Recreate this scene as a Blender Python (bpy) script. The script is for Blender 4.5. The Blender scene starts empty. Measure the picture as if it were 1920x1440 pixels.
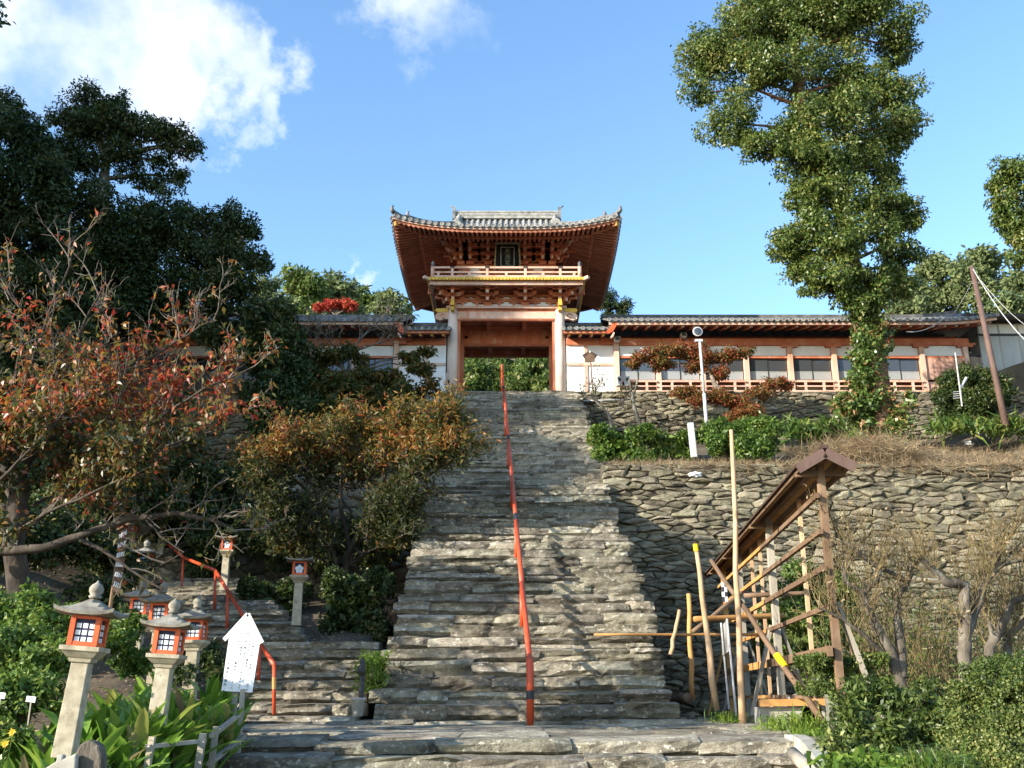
import bpy, bmesh, math, random
import numpy as np
from mathutils import Vector, Matrix

R = math.radians
scene = bpy.context.scene
col = scene.collection

# ---------------------------------------------------------------- camera
PITCH = R(17.5)
FPX = 1867.0            # focal length in pixels of the 1920 px wide photograph
EYE = 1.6
cam_data = bpy.data.cameras.new('camera')
cam_data.sensor_width = 36.0
cam_data.lens = 36.0 * FPX / 1920.0
cam_data.clip_start = 0.1
cam_data.clip_end = 3000.0
cam = bpy.data.objects.new('camera', cam_data)
cam.location = (0, 0, EYE)
cam.rotation_euler = (R(90) + PITCH, 0, 0)
col.objects.link(cam)
scene.camera = cam

# ---------------------------------------------------------------- sun and sky
TO_SUN = Vector((-1.6, -1.0, 0.72)).normalized()
SUN_EL = math.asin(TO_SUN.z)
SUN_AZ = math.atan2(TO_SUN.x, TO_SUN.y)
sd = bpy.data.lights.new('sun', 'SUN')
sd.energy = 4.0
sd.angle = R(0.5)
sd.color = (1.0, 0.92, 0.79)
sun = bpy.data.objects.new('sun', sd)
sun.rotation_euler = (-TO_SUN).to_track_quat('-Z', 'Y').to_euler()
sun.location = (-20, -12, 30)
col.objects.link(sun)

world = bpy.data.worlds.new('World')
scene.world = world
world.use_nodes = True
wn = world.node_tree
wn.nodes.clear()
PC, PS = math.cos(PITCH), math.sin(PITCH)

def ray(u, v):
    dx = (u - 960) / FPX
    dy = (720 - v) / FPX
    return Vector((dx, PC - dy * PS, PS + dy * PC))

def at(u, v, Y):
    """the point at distance Y in front of the camera seen at pixel u, v of the 1920x1440 photograph"""
    d = ray(u, v)
    t = Y / d.y
    return Vector((d.x * t, Y, EYE + d.z * t))

def pxm(v, Y):
    """metres per photograph pixel at distance Y, row v"""
    return (Y / ray(960, v).y) / FPX

def build_world():
    N, Lk = wn.nodes, wn.links
    out = N.new('ShaderNodeOutputWorld')
    bg = N.new('ShaderNodeBackground')
    bg.inputs['Strength'].default_value = 0.15
    sky = N.new('ShaderNodeTexSky')
    sky.sky_type = 'NISHITA'
    sky.sun_disc = False
    sky.sun_elevation = SUN_EL
    sky.sun_rotation = SUN_AZ
    sky.altitude = 50
    sky.air_density = 1.0
    sky.dust_density = 0.35
    sky.ozone_density = 1.4
    tc = N.new('ShaderNodeTexCoord')
    nz = N.new('ShaderNodeTexNoise')
    nz.inputs['Scale'].default_value = 4.2
    nz.inputs['Detail'].default_value = 7.0
    nz.inputs['Roughness'].default_value = 0.58
    Lk.new(tc.outputs['Generated'], nz.inputs['Vector'])
    nz2 = N.new('ShaderNodeTexNoise')
    nz2.inputs['Scale'].default_value = 13.0; nz2.inputs['Detail'].default_value = 6.0; nz2.inputs['Roughness'].default_value = .6
    Lk.new(tc.outputs['Generated'], nz2.inputs['Vector'])
    sb = N.new('ShaderNodeVectorMath'); sb.operation = 'SUBTRACT'; sb.inputs[1].default_value = (.5, .5, .5)
    Lk.new(nz2.outputs['Color'], sb.inputs[0])
    sc_ = N.new('ShaderNodeVectorMath'); sc_.operation = 'SCALE'; sc_.inputs['Scale'].default_value = .22
    Lk.new(sb.outputs[0], sc_.inputs[0])
    wd = N.new('ShaderNodeVectorMath'); wd.operation = 'ADD'
    Lk.new(tc.outputs['Generated'], wd.inputs[0]); Lk.new(sc_.outputs[0], wd.inputs[1])
    wnz = N.new('ShaderNodeVectorMath'); wnz.operation = 'NORMALIZE'
    Lk.new(wd.outputs[0], wnz.inputs[0])
    # clouds: soft banks at given directions, broken up by fractal noise
    banks = [(-60, 20, 260, 1.0), (120, 10, 230, 1.0), (220, 60, 220, 1.0), (320, 110, 140, .9), (460, 115, 95, .8),
             (780, 20, 120, .58), (840, 70, 80, .5), (695, 540, 36, .9), (470, 235, 60, .55),
             (-700, 100, 300, .9), (2700, -300, 320, .8), (-1700, 500, 350, .9)]
    total = None
    for (u, v, rpx, amp) in banks:
        c = ray(u, v).normalized()
        ang = rpx / FPX * .8
        dot = N.new('ShaderNodeVectorMath'); dot.operation = 'DOT_PRODUCT'
        dot.inputs[1].default_value = c
        Lk.new(wnz.outputs[0], dot.inputs[0])
        mr = N.new('ShaderNodeMapRange'); mr.interpolation_type = 'SMOOTHSTEP'
        mr.inputs['From Min'].default_value = math.cos(ang * 1.7)
        mr.inputs['From Max'].default_value = math.cos(ang * .05)
        mr.inputs['To Max'].default_value = amp
        Lk.new(dot.outputs['Value'], mr.inputs['Value'])
        if total is None:
            total = mr.outputs['Result']
        else:
            mx = N.new('ShaderNodeMath'); mx.operation = 'MAXIMUM'
            Lk.new(total, mx.inputs[0]); Lk.new(mr.outputs['Result'], mx.inputs[1])
            total = mx.outputs[0]
    # density = bank*1.25 + (noise-0.5)*1.6 - 0.28
    a = N.new('ShaderNodeMath'); a.operation = 'MULTIPLY_ADD'
    Lk.new(nz.outputs['Fac'], a.inputs[0]); a.inputs[1].default_value = 4.2; a.inputs[2].default_value = -2.72
    b = N.new('ShaderNodeMath'); b.operation = 'MULTIPLY_ADD'
    Lk.new(total, b.inputs[0]); b.inputs[1].default_value = 1.3; Lk.new(a.outputs[0], b.inputs[2])
    mr = N.new('ShaderNodeMapRange'); mr.interpolation_type = 'SMOOTHSTEP'
    mr.inputs['From Min'].default_value = 0.0; mr.inputs['From Max'].default_value = 1.8
    Lk.new(b.outputs[0], mr.inputs['Value'])
    hs = N.new('ShaderNodeHueSaturation')
    hs.inputs['Saturation'].default_value = 1.14
    hs.inputs['Value'].default_value = 1.0
    Lk.new(sky.outputs['Color'], hs.inputs['Color'])
    mix = N.new('ShaderNodeMix'); mix.data_type = 'RGBA'
    gate_ = N.new('ShaderNodeMapRange'); gate_.interpolation_type = 'SMOOTHSTEP'
    gate_.inputs['From Max'].default_value = .22
    Lk.new(total, gate_.inputs['Value'])
    fac = N.new('ShaderNodeMath'); fac.operation = 'MULTIPLY'
    Lk.new(mr.outputs['Result'], fac.inputs[0]); Lk.new(gate_.outputs['Result'], fac.inputs[1])
    Lk.new(fac.outputs[0], mix.inputs['Factor'])
    Lk.new(hs.outputs['Color'], mix.inputs[6])
    mix.inputs[7].default_value = (3.9, 3.9, 4.0, 1)
    Lk.new(mix.outputs[2], bg.inputs['Color'])
    Lk.new(bg.outputs[0], out.inputs['Surface'])
build_world()

vs = scene.view_settings
vs.view_transform = 'Standard'
vs.look = 'None'
vs.exposure = 1.46
vs.gamma = 1.0
vs.use_curve_mapping = False
scene.cycles.use_denoising = True
scene.cycles.max_bounces = 6
scene.cycles.diffuse_bounces = 3
scene.cycles.glossy_bounces = 2
scene.cycles.transmission_bounces = 4
scene.cycles.transparent_max_bounces = 8
scene.cycles.sample_clamp_indirect = 6.0

# ---------------------------------------------------------------- helpers
class MB:
    """collects shapes; build() links them as one mesh object"""
    def __init__(s):
        s.v = []; s.f = []
    def add(s, vs_, fs_):
        o = len(s.v)
        s.v.extend([tuple(p) for p in vs_])
        s.f.extend([tuple(i + o for i in f) for f in fs_])
        return s
    def box(s, c, d, rz=0.0, rx=0.0, ry=0.0, taper=1.0):
        hx, hy, hz = d[0] / 2, d[1] / 2, d[2] / 2
        m = Matrix.Translation(Vector(c)) @ Matrix.Rotation(rz, 4, 'Z') @ Matrix.Rotation(ry, 4, 'Y') @ Matrix.Rotation(rx, 4, 'X')
        pts = []
        for (z, t) in ((-hz, 1.0), (hz, taper)):
            for (x, y) in ((-hx, -hy), (hx, -hy), (hx, hy), (-hx, hy)):
                pts.append(m @ Vector((x * t, y * t, z)))
        return s.add(pts, [(3, 2, 1, 0), (4, 5, 6, 7), (0, 1, 5, 4), (1, 2, 6, 5), (2, 3, 7, 6), (3, 0, 4, 7)])
    def b2(s, x0, x1, y0, y1, z0, z1):
        return s.box(((x0 + x1) / 2, (y0 + y1) / 2, (z0 + z1) / 2), (abs(x1 - x0), abs(y1 - y0), abs(z1 - z0)))
    def bar(s, p0, p1, w, h, up=(0, 0, 1)):
        p0, p1 = Vector(p0), Vector(p1)
        d = (p1 - p0).normalized()
        upv = Vector(up)
        if abs(d.dot(upv)) > .98:
            upv = Vector((0, 1, 0))
        sx = d.cross(upv).normalized() * (w / 2)
        sz = sx.normalized().cross(d).normalized() * (h / 2)
        pts = [p + a * sx + b * sz for p in (p0, p1) for (a, b) in ((-1, -1), (1, -1), (1, 1), (-1, 1))]
        return s.add(pts, [(0, 1, 2, 3), (7, 6, 5, 4), (0, 4, 5, 1), (1, 5, 6, 2), (2, 6, 7, 3), (3, 7, 4, 0)])
    def tube(s, path, rad, n=8, cap=True):
        path = [Vector(p) for p in path]
        if not hasattr(rad, '__len__'):
            rad = [rad] * len(path)
        rings = []
        prev = None
        for i, p in enumerate(path):
            a = path[max(0, i - 1)]; b = path[min(len(path) - 1, i + 1)]
            d = (b - a)
            if d.length < 1e-9:
                d = Vector((0, 0, 1))
            d.normalize()
            if prev is None:
                ref = Vector((0, 0, 1)) if abs(d.z) < .9 else Vector((1, 0, 0))
                x = d.cross(ref).normalized()
            else:
                x = (prev - d * prev.dot(d))
                if x.length < 1e-6:
                    x = d.orthogonal()
                x.normalize()
            prev = x
            y = d.cross(x)
            rings.append([p + (x * math.cos(2 * math.pi * k / n) + y * math.sin(2 * math.pi * k / n)) * rad[i] for k in range(n)])
        pts = [q for r_ in rings for q in r_]
        fs = []
        for i in range(len(rings) - 1):
            for k in range(n):
                k2 = (k + 1) % n
                fs.append((i * n + k, i * n + k2, (i + 1) * n + k2, (i + 1) * n + k))
        if cap:
            fs.append(tuple(range(n - 1, -1, -1)))
            fs.append(tuple((len(rings) - 1) * n + k for k in range(n)))
        return s.add(pts, fs)
    def lathe(s, prof, c=(0, 0, 0), n=16, axis='Z'):
        pts = []
        for (r, z) in prof:
            for k in range(n):
                a = 2 * math.pi * k / n
                q = (r * math.cos(a), r * math.sin(a), z)
                if axis == 'Y':
                    q = (q[0], q[2], q[1])
                pts.append((q[0] + c[0], q[1] + c[1], q[2] + c[2]))
        fs = []
        for i in range(len(prof) - 1):
            for k in range(n):
                k2 = (k + 1) % n
                fs.append((i * n + k, i * n + k2, (i + 1) * n + k2, (i + 1) * n + k))
        fs.append(tuple(range(n - 1, -1, -1)))
        fs.append(tuple((len(prof) - 1) * n + k for k in range(n)))
        return s.add(pts, fs)
    def prism(s, poly, y0, y1):
        """poly in x,z; extruded along y"""
        n = len(poly)
        pts = [(x, y0, z) for (x, z) in poly] + [(x, y1, z) for (x, z) in poly]
        fs = [tuple(range(n)), tuple(range(2 * n - 1, n - 1, -1))]
        for i in range(n):
            j = (i + 1) % n
            fs.append((i, i + n, j + n, j))
        return s.add(pts, fs)
    def grid(s, fn, us, vs_):
        nu, nv = len(us), len(vs_)
        pts = [fn(u, v) for v in vs_ for u in us]
        fs = [(j * nu + i, j * nu + i + 1, (j + 1) * nu + i + 1, (j + 1) * nu + i) for j in range(nv - 1) for i in range(nu - 1)]
        return s.add(pts, fs)
    def mesh(s, name):
        me = bpy.data.meshes.new(name)
        me.from_pydata(s.v, [], s.f)
        me.update()
        return me
    def build(s, name, m, parent=None, world=False, smooth=False, bevel=0):
        if world and parent is not None:
            o = root_loc(parent)
            s.v = [(p[0] - o.x, p[1] - o.y, p[2] - o.z) for p in s.v]
        me = s.mesh(name)
        me.materials.append(m)
        if smooth:
            me.polygons.foreach_set('use_smooth', [True] * len(me.polygons))
        ob = link(name, me, parent)
        if bevel:
            md = ob.modifiers.new('bevel', 'BEVEL'); md.width = bevel; md.segments = 2; md.limit_method = 'ANGLE'
        return ob

def root_loc(o):
    l = Vector((0, 0, 0))
    while o is not None:
        l += o.location
        o = o.parent
    return l

def link(name, data, parent=None, loc=None):
    ob = bpy.data.objects.new(name, data)
    col.objects.link(ob)
    if parent is not None:
        ob.parent = parent
    if loc is not None:
        ob.location = loc
    return ob

def tag(o, label=None, cat=None, group=None, kind=None):
    if label: o['label'] = label
    if cat: o['category'] = cat
    if group: o['group'] = group
    if kind: o['kind'] = kind
    return o

def thing(name, loc, label=None, cat=None, group=None, kind=None, rz=0.0):
    o = link(name, None, None, loc)
    o.empty_display_size = .2
    o.rotation_euler = (0, 0, rz)
    return tag(o, label, cat, group, kind)

def copy_tree(o, parent=None):
    c = o.copy()
    col.objects.link(c)
    c.parent = parent
    for ch in list(o.children):
        copy_tree(ch, c)
    return c

def quads_mesh(name, verts, m, parent=None, world=True, smooth=False, nv=4):
    """verts: (n*nv, 3) array, every nv consecutive vertices one face"""
    verts = np.asarray(verts, dtype=np.float32)
    if world and parent is not None:
        o = root_loc(parent)
        verts = verts - np.array((o.x, o.y, o.z), dtype=np.float32)
    n = len(verts) // nv
    me = bpy.data.meshes.new(name)
    me.vertices.add(n * nv)
    me.vertices.foreach_set('co', verts.ravel())
    me.loops.add(n * nv)
    me.loops.foreach_set('vertex_index', np.arange(n * nv, dtype=np.int32))
    me.polygons.add(n)
    me.polygons.foreach_set('loop_start', np.arange(0, n * nv, nv, dtype=np.int32))
    me.polygons.foreach_set('loop_total', np.full(n, nv, dtype=np.int32))
    me.update(calc_edges=True)
    me.materials.append(m)
    return link(name, me, parent)

# ---------------------------------------------------------------- materials
def nodes(name):
    m = bpy.data.materials.new(name)
    m.use_nodes = True
    nt = m.node_tree
    return m, nt, nt.nodes, nt.links, nt.nodes['Principled BSDF']

def ramp(N, stops):
    r = N.new('ShaderNodeValToRGB')
    e = r.color_ramp.elements
    while len(e) > 1:
        e.remove(e[-1])
    e[0].position = stops[0][0]; e[0].color = (*stops[0][1], 1)
    for p, c in stops[1:]:
        q = e.new(p); q.color = (*c, 1)
    return r

def coords(N, Lk, stretch=(1, 1, 1), space='obj'):
    if space == 'obj':
        t = N.new('ShaderNodeTexCoord'); src = t.outputs['Object']
    else:
        t = N.new('ShaderNodeNewGeometry'); src = t.outputs['Position']
    oi = N.new('ShaderNodeObjectInfo')
    ml = N.new('ShaderNodeMath'); ml.operation = 'MULTIPLY'; ml.inputs[1].default_value = 37.0
    Lk.new(oi.outputs['Random'], ml.inputs[0])
    ad = N.new('ShaderNodeVectorMath'); ad.operation = 'ADD'
    Lk.new(src, ad.inputs[0]); Lk.new(ml.outputs[0], ad.inputs[1])
    mp = N.new('ShaderNodeMapping')
    mp.inputs['Scale'].default_value = stretch
    Lk.new(ad.outputs[0], mp.inputs['Vector'])
    return mp.outputs['Vector'], oi

def noise(N, Lk, vec, scale, detail=6, rough=.6):
    n = N.new('ShaderNodeTexNoise')
    n.inputs['Scale'].default_value = scale
    n.inputs['Detail'].default_value = detail
    n.inputs['Roughness'].default_value = rough
    Lk.new(vec, n.inputs['Vector'])
    return n.outputs['Fac']

def mixc(N, Lk, fac, a, b, mode='MIX'):
    m = N.new('ShaderNodeMix'); m.data_type = 'RGBA'; m.blend_type = mode
    if isinstance(fac, (int, float)): m.inputs['Factor'].default_value = fac
    else: Lk.new(fac, m.inputs['Factor'])
    for i, x in ((6, a), (7, b)):
        if isinstance(x, tuple): m.inputs[i].default_value = (*x, 1)
        else: Lk.new(x, m.inputs[i])
    return m.outputs[2]

def vary(N, Lk, color, oi, amt):
    """each object a little lighter or darker"""
    mr = N.new('ShaderNodeMapRange')
    mr.inputs['To Min'].default_value = 1 - amt; mr.inputs['To Max'].default_value = 1 + amt
    Lk.new(oi.outputs['Random'], mr.inputs['Value'])
    hs = N.new('ShaderNodeHueSaturation')
    Lk.new(color, hs.inputs['Color']); Lk.new(mr.outputs[0], hs.inputs['Value'])
    return hs.outputs['Color']

def pmat(name, stops, scale=4, rough=.8, bump=.3, bscale=12, stretch=(1, 1, 1), space='obj', var=.1, detail=4, spec=.3, bdist=.02, wear=None):
    m, nt, N, Lk, P = nodes(name)
    vec, oi = coords(N, Lk, stretch, space)
    f = noise(N, Lk, vec, scale, detail)
    r = ramp(N, stops)
    Lk.new(f, r.inputs['Fac'])
    c = r.outputs['Color']
    if wear:
        wc, wth, wsc = wear
        wf = noise(N, Lk, vec, wsc, 4, .65)
        wr = ramp(N, [(wth, (0, 0, 0)), (min(1, wth + .12), (1, 1, 1))])
        Lk.new(wf, wr.inputs['Fac'])
        c = mixc(N, Lk, wr.outputs['Color'], c, wc)
    c = vary(N, Lk, c, oi, var)
    Lk.new(c, P.inputs['Base Color'])
    P.inputs['Roughness'].default_value = rough
    P.inputs['Specular IOR Level'].default_value = spec
    if bump:
        b = N.new('ShaderNodeBump')
        b.inputs['Strength'].default_value = bump
        b.inputs['Distance'].default_value = bdist
        Lk.new(noise(N, Lk, vec, bscale, 4, .65), b.inputs['Height'])
        Lk.new(b.outputs[0], P.inputs['Normal'])
    return m

def stone_mat(name, dark, mid, light, lichen, lich=.62, layer=4.0, var=.25):
    m, nt, N, Lk, P = nodes(name)
    vec, oi = coords(N, Lk, (1, 1, layer), 'world')
    plain, _ = coords(N, Lk, (1, 1, 1.6), 'world')
    r = ramp(N, [(.28, dark), (.47, mid), (.72, light)])
    Lk.new(noise(N, Lk, plain, 2.6, 6, .72), r.inputs['Fac'])
    # pale lichen blotches with shapes of their own, dark algae streaks
    l1 = ramp(N, [(lich, (0, 0, 0)), (lich + .05, (1, 1, 1))])
    Lk.new(noise(N, Lk, plain, 9.0, 5, .72), l1.inputs['Fac'])
    c = mixc(N, Lk, l1.outputs['Color'], r.outputs['Color'], lichen)
    l2 = ramp(N, [(.56, (0, 0, 0)), (.7, (.85, .85, .85))])
    Lk.new(noise(N, Lk, plain, 1.1, 4, .7), l2.inputs['Fac'])
    c = mixc(N, Lk, l2.outputs['Color'], c, tuple(x * .75 for x in dark))
    gi = N.new('ShaderNodeNewGeometry')
    sm = N.new('ShaderNodeMath'); sm.operation = 'ADD'
    Lk.new(oi.outputs['Random'], sm.inputs[0]); Lk.new(gi.outputs['Random Per Island'], sm.inputs[1])
    fr = N.new('ShaderNodeMath'); fr.operation = 'FRACT'
    Lk.new(sm.outputs[0], fr.inputs[0])
    mr = N.new('ShaderNodeMapRange')
    mr.inputs['To Min'].default_value = 1 - var; mr.inputs['To Max'].default_value = 1 + var
    Lk.new(fr.outputs[0], mr.inputs['Value'])
    hs = N.new('ShaderNodeHueSaturation')
    Lk.new(c, hs.inputs['Color']); Lk.new(mr.outputs[0], hs.inputs['Value'])
    mh = N.new('ShaderNodeMapRange'); mh.inputs['To Min'].default_value = .485; mh.inputs['To Max'].default_value = .512
    f2 = N.new('ShaderNodeMath'); f2.operation = 'MULTIPLY'; f2.inputs[1].default_value = 7.3
    Lk.new(fr.outputs[0], f2.inputs[0])
    f3 = N.new('ShaderNodeMath'); f3.operation = 'FRACT'; Lk.new(f2.outputs[0], f3.inputs[0])
    Lk.new(f3.outputs[0], mh.inputs['Value']); Lk.new(mh.outputs[0], hs.inputs['Hue'])
    c = hs.outputs['Color']
    Lk.new(c, P.inputs['Base Color'])
    P.inputs['Roughness'].default_value = .9
    P.inputs['Specular IOR Level'].default_value = .2
    b = N.new('ShaderNodeBump'); b.inputs['Strength'].default_value = .8; b.inputs['Distance'].default_value = .035
    Lk.new(noise(N, Lk, vec, 3.2, 6, .74), b.inputs['Height'])
    b2 = N.new('ShaderNodeBump'); b2.inputs['Strength'].default_value = 1.0; b2.inputs['Distance'].default_value = .045
    Lk.new(noise(N, Lk, plain, 17, 4, .75), b2.inputs['Height'])
    Lk.new(b.outputs[0], b2.inputs['Normal'])
    Lk.new(b2.outputs[0], P.inputs['Normal'])
    return m

def leaf_mat(name, stops, transl=.3, rough=.48, spec=.35):
    m, nt, N, Lk, P = nodes(name)
    g = N.new('ShaderNodeNewGeometry')
    r = ramp(N, stops)
    nz = N.new('ShaderNodeTexNoise'); nz.inputs['Scale'].default_value = .9; nz.inputs['Detail'].default_value = 2
    Lk.new(g.outputs['Position'], nz.inputs['Vector'])
    f1 = N.new('ShaderNodeMath'); f1.operation = 'MULTIPLY_ADD'; f1.inputs[1].default_value = 1.3; f1.inputs[2].default_value = -.65
    Lk.new(nz.outputs['Fac'], f1.inputs[0])
    f2 = N.new('ShaderNodeMath'); f2.operation = 'ADD'; f2.use_clamp = True
    Lk.new(g.outputs['Random Per Island'], f2.inputs[0]); Lk.new(f1.outputs[0], f2.inputs[1])
    Lk.new(f2.outputs[0], r.inputs['Fac'])
    Lk.new(r.outputs['Color'], P.inputs['Base Color'])
    P.inputs['Roughness'].default_value = rough
    P.inputs['Specular IOR Level'].default_value = spec
    t = N.new('ShaderNodeBsdfTranslucent')
    hs = N.new('ShaderNodeHueSaturation'); hs.inputs['Value'].default_value = 1.5
    Lk.new(r.outputs['Color'], hs.inputs['Color']); Lk.new(hs.outputs[0], t.inputs['Color'])
    mx = N.new('ShaderNodeMixShader'); mx.inputs[0].default_value = transl
    Lk.new(P.outputs[0], mx.inputs[1]); Lk.new(t.outputs[0], mx.inputs[2])
    Lk.new(mx.outputs[0], nt.nodes['Material Output'].inputs['Surface'])
    return m

MT = {}
MT['stair'] = stone_mat('stair_schist', (.05, .043, .031), (.225, .20, .148), (.43, .39, .295), (.54, .505, .405), .57, 3.0, .34)
MT['wall'] = stone_mat('wall_schist', (.055, .047, .032), (.195, .172, .117), (.34, .305, .21), (.43, .395, .29), .60, 2.2, .38)
MT['mortar'] = pmat('joint_earth', [(.3, (.06, .054, .04)), (.7, (.15, .135, .10))], 3, .95, .5, 18, space='world')
MT['soil'] = pmat('soil', [(.3, (.045, .034, .022)), (.55, (.10, .078, .05)), (.8, (.165, .135, .09))], .9, .95, .6, 9, space='world', detail=6)
MT['granite'] = pmat('lantern_granite', [(.3, (.26, .22, .15)), (.55, (.40, .345, .245)), (.75, (.48, .425, .315))], 9, .85, .35, 60, wear=((.17, .15, .11), .62, 5), var=.12, bdist=.006)
MT['roofstone'] = pmat('lantern_cap_stone', [(.3, (.13, .115, .09)), (.55, (.25, .225, .18)), (.75, (.36, .33, .265))], 7, .9, .45, 40, wear=((.34, .30, .2), .6, 4), var=.15, bdist=.01)
MT['concrete'] = pmat('concrete', [(.3, (.30, .28, .23)), (.6, (.42, .40, .34)), (.8, (.48, .46, .40))], 3, .9, .3, 30, wear=((.2, .18, .13), .6, 2.5), bdist=.01)
MT['paint'] = pmat('vermilion_paint', [(.3, (.52, .075, .018)), (.6, (.66, .115, .028)), (.8, (.70, .15, .045))], 3, .5, .1, 20, var=.05, spec=.4)
MT['red'] = pmat('red_rail_paint', [(.3, (.46, .05, .014)), (.7, (.60, .085, .024))], 3, .45, .08, 30, var=.05, spec=.5, space='world')
MT['vermil'] = pmat('weathered_vermilion_wood', [(.25, (.36, .10, .05)), (.5, (.48, .155, .075)), (.75, (.54, .26, .16))], 2.2, .75, .25, 14, (1, 1, .35), 'world', var=.10, wear=((.54, .38, .29), .61, 3.5), bdist=.01)
MT['faded'] = pmat('faded_vermilion_wood', [(.28, (.50, .24, .15)), (.5, (.60, .40, .30)), (.75, (.62, .48, .39))], 2.0, .8, .25, 14, (1, 1, .3), 'world', var=.06, wear=((.50, .19, .09), .60, 2.2), bdist=.01)
MT['pillar'] = pmat('bleached_pillar_wood', [(.28, (.58, .40, .31)), (.5, (.68, .56, .48)), (.75, (.70, .62, .55))], 2.0, .8, .25, 14, (1, 1, .3), 'world', var=.06, wear=((.52, .25, .15), .64, 2.2), bdist=.01)
MT['rafter'] = pmat('rafter_wood', [(.3, (.38, .14, .08)), (.6, (.50, .205, .12)), (.8, (.56, .31, .20))], 3, .8, .2, 14, var=.15, bdist=.008)
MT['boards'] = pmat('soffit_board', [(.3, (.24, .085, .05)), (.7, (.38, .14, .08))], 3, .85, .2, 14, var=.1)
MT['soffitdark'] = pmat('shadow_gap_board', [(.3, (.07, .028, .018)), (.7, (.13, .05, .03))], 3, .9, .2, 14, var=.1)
MT['yellow'] = pmat('yellow_ochre_paint', [(.3, (.55, .34, .05)), (.7, (.72, .47, .09))], 5, .7, .2, 20, var=.1)
MT['plaster'] = pmat('white_plaster', [(.3, (.70, .69, .66)), (.6, (.80, .79, .77)), (.8, (.82, .82, .80))], 1.5, .9, .08, 20, var=.03, space='world')
MT['tile'] = pmat('grey_roof_tile', [(.25, (.055, .057, .058)), (.5, (.13, .13, .125)), (.75, (.26, .255, .235))], 4, .6, .3, 20, var=.22, wear=((.36, .34, .29), .62, 6), spec=.4, bdist=.01)
MT['tilepale'] = pmat('weathered_ridge_tile', [(.25, (.13, .13, .12)), (.5, (.25, .245, .225)), (.75, (.38, .37, .33))], 4, .7, .3, 20, var=.15, wear=((.08, .08, .08), .62, 6), bdist=.01)
MT['greywood'] = pmat('silvered_wood', [(.3, (.20, .17, .13)), (.55, (.33, .29, .23)), (.8, (.43, .39, .32))], 3, .85, .3, 16, (1, 1, .2), 'obj', var=.15, bdist=.008)
MT['oldboard'] = pmat('weathered_fence_board', [(.3, (.20, .16, .125)), (.55, (.30, .25, .20)), (.8, (.38, .33, .27))], 3, .9, .3, 16, (3, 3, .2), 'obj', var=.15, bdist=.008)
MT['pinkboard'] = pmat('pink_faded_board', [(.3, (.34, .17, .12)), (.55, (.46, .27, .20)), (.8, (.52, .36, .29))], 3, .85, .3, 16, (3, 3, .2), 'obj', var=.1, bdist=.008)
MT['newwood'] = pmat('fresh_timber', [(.3, (.36, .17, .05)), (.55, (.50, .26, .085)), (.8, (.58, .34, .13))], 3, .7, .2, 20, (.6, .6, .6), 'obj', var=.15, bdist=.006)
MT['brownwood'] = pmat('brown_timber', [(.3, (.11, .065, .036)), (.55, (.20, .125, .075)), (.8, (.29, .20, .13))], 3, .8, .3, 18, (.7, .7, .7), 'obj', var=.2, bdist=.008)
MT['darkroof'] = pmat('brown_shelter_roof', [(.3, (.045, .026, .018)), (.7, (.085, .05, .035))], 3, .6, .2, 20, var=.1)
MT['pole'] = pmat('peeled_log', [(.3, (.40, .24, .13)), (.55, (.54, .36, .21)), (.8, (.62, .45, .29))], 4, .75, .25, 18, (1, 1, .3), 'obj', var=.15, wear=((.26, .15, .08), .62, 5), bdist=.008)
MT['yellowtape'] = pmat('yellow_tape', [(.3, (.75, .45, .0)), (.7, (.80, .52, .01))], 3, .4, 0, var=.03)
MT['blacktape'] = pmat('black_tape', [(.3, (.02, .02, .025)), (.7, (.045, .045, .055))], 3, .5, 0, var=.03)
MT['white'] = pmat('white_paint', [(.3, (.78, .78, .78)), (.7, (.83, .83, .83))], 3, .6, 0, var=.02)
MT['ink'] = pmat('ink', [(.3, (.02, .02, .03)), (.7, (.03, .03, .04))], 3, .7, 0, var=.0)
MT['greyink'] = pmat('faded_ink', [(.3, (.25, .25, .28)), (.7, (.30, .30, .33))], 3, .7, 0, var=.0)
MT['navy'] = pmat('navy_lattice', [(.3, (.012, .014, .04)), (.7, (.02, .024, .065))], 3, .5, 0, var=.05)
MT['paper'] = pmat('white_paper_pane', [(.3, (.62, .66, .72)), (.7, (.78, .80, .83))], 6, .5, 0, var=.08)
MT['blacklac'] = pmat('black_lacquer', [(.3, (.006, .007, .007)), (.7, (.014, .016, .015))], 3, .8, .05, 20, var=.05, spec=.1)
MT['gold'] = pmat('dull_gold', [(.3, (.20, .17, .09)), (.7, (.36, .31, .18))], 8, .5, .1, 30, var=.05)
MT['goldtext'] = pmat('dim_relief_gold', [(.3, (.10, .10, .08)), (.7, (.17, .16, .13))], 8, .5, .1, 30, var=.05)
MT['metal'] = pmat('galvanised_steel', [(.3, (.42, .42, .42)), (.7, (.56, .56, .55))], 6, .45, .05, 30, var=.05, spec=.6)
MT['greymetal'] = pmat('grey_box_metal', [(.3, (.35, .34, .31)), (.7, (.46, .45, .42))], 4, .6, .05, 30, var=.05)
MT['darkmetal'] = pmat('dark_metal', [(.3, (.03, .03, .03)), (.7, (.06, .055, .05))], 4, .5, .05, 30, var=.05)
MT['brownpole'] = pmat('brown_pole', [(.3, (.085, .05, .04)), (.7, (.15, .095, .075))], 4, .7, .15, 20, (1, 1, .3), var=.05)
MT['panelgrey'] = pmat('pale_grey_panel', [(.3, (.36, .38, .38)), (.6, (.47, .49, .485)), (.8, (.54, .55, .54))], 1.2, .7, .05, 20, (1, 1, .4), 'world', var=.06)
MT['bark'] = pmat('grey_bark', [(.3, (.055, .045, .034)), (.55, (.13, .11, .085)), (.8, (.26, .24, .195))], 6, .95, .8, 18, (1, 1, .5), 'world', var=.05, bdist=.03)
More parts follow.
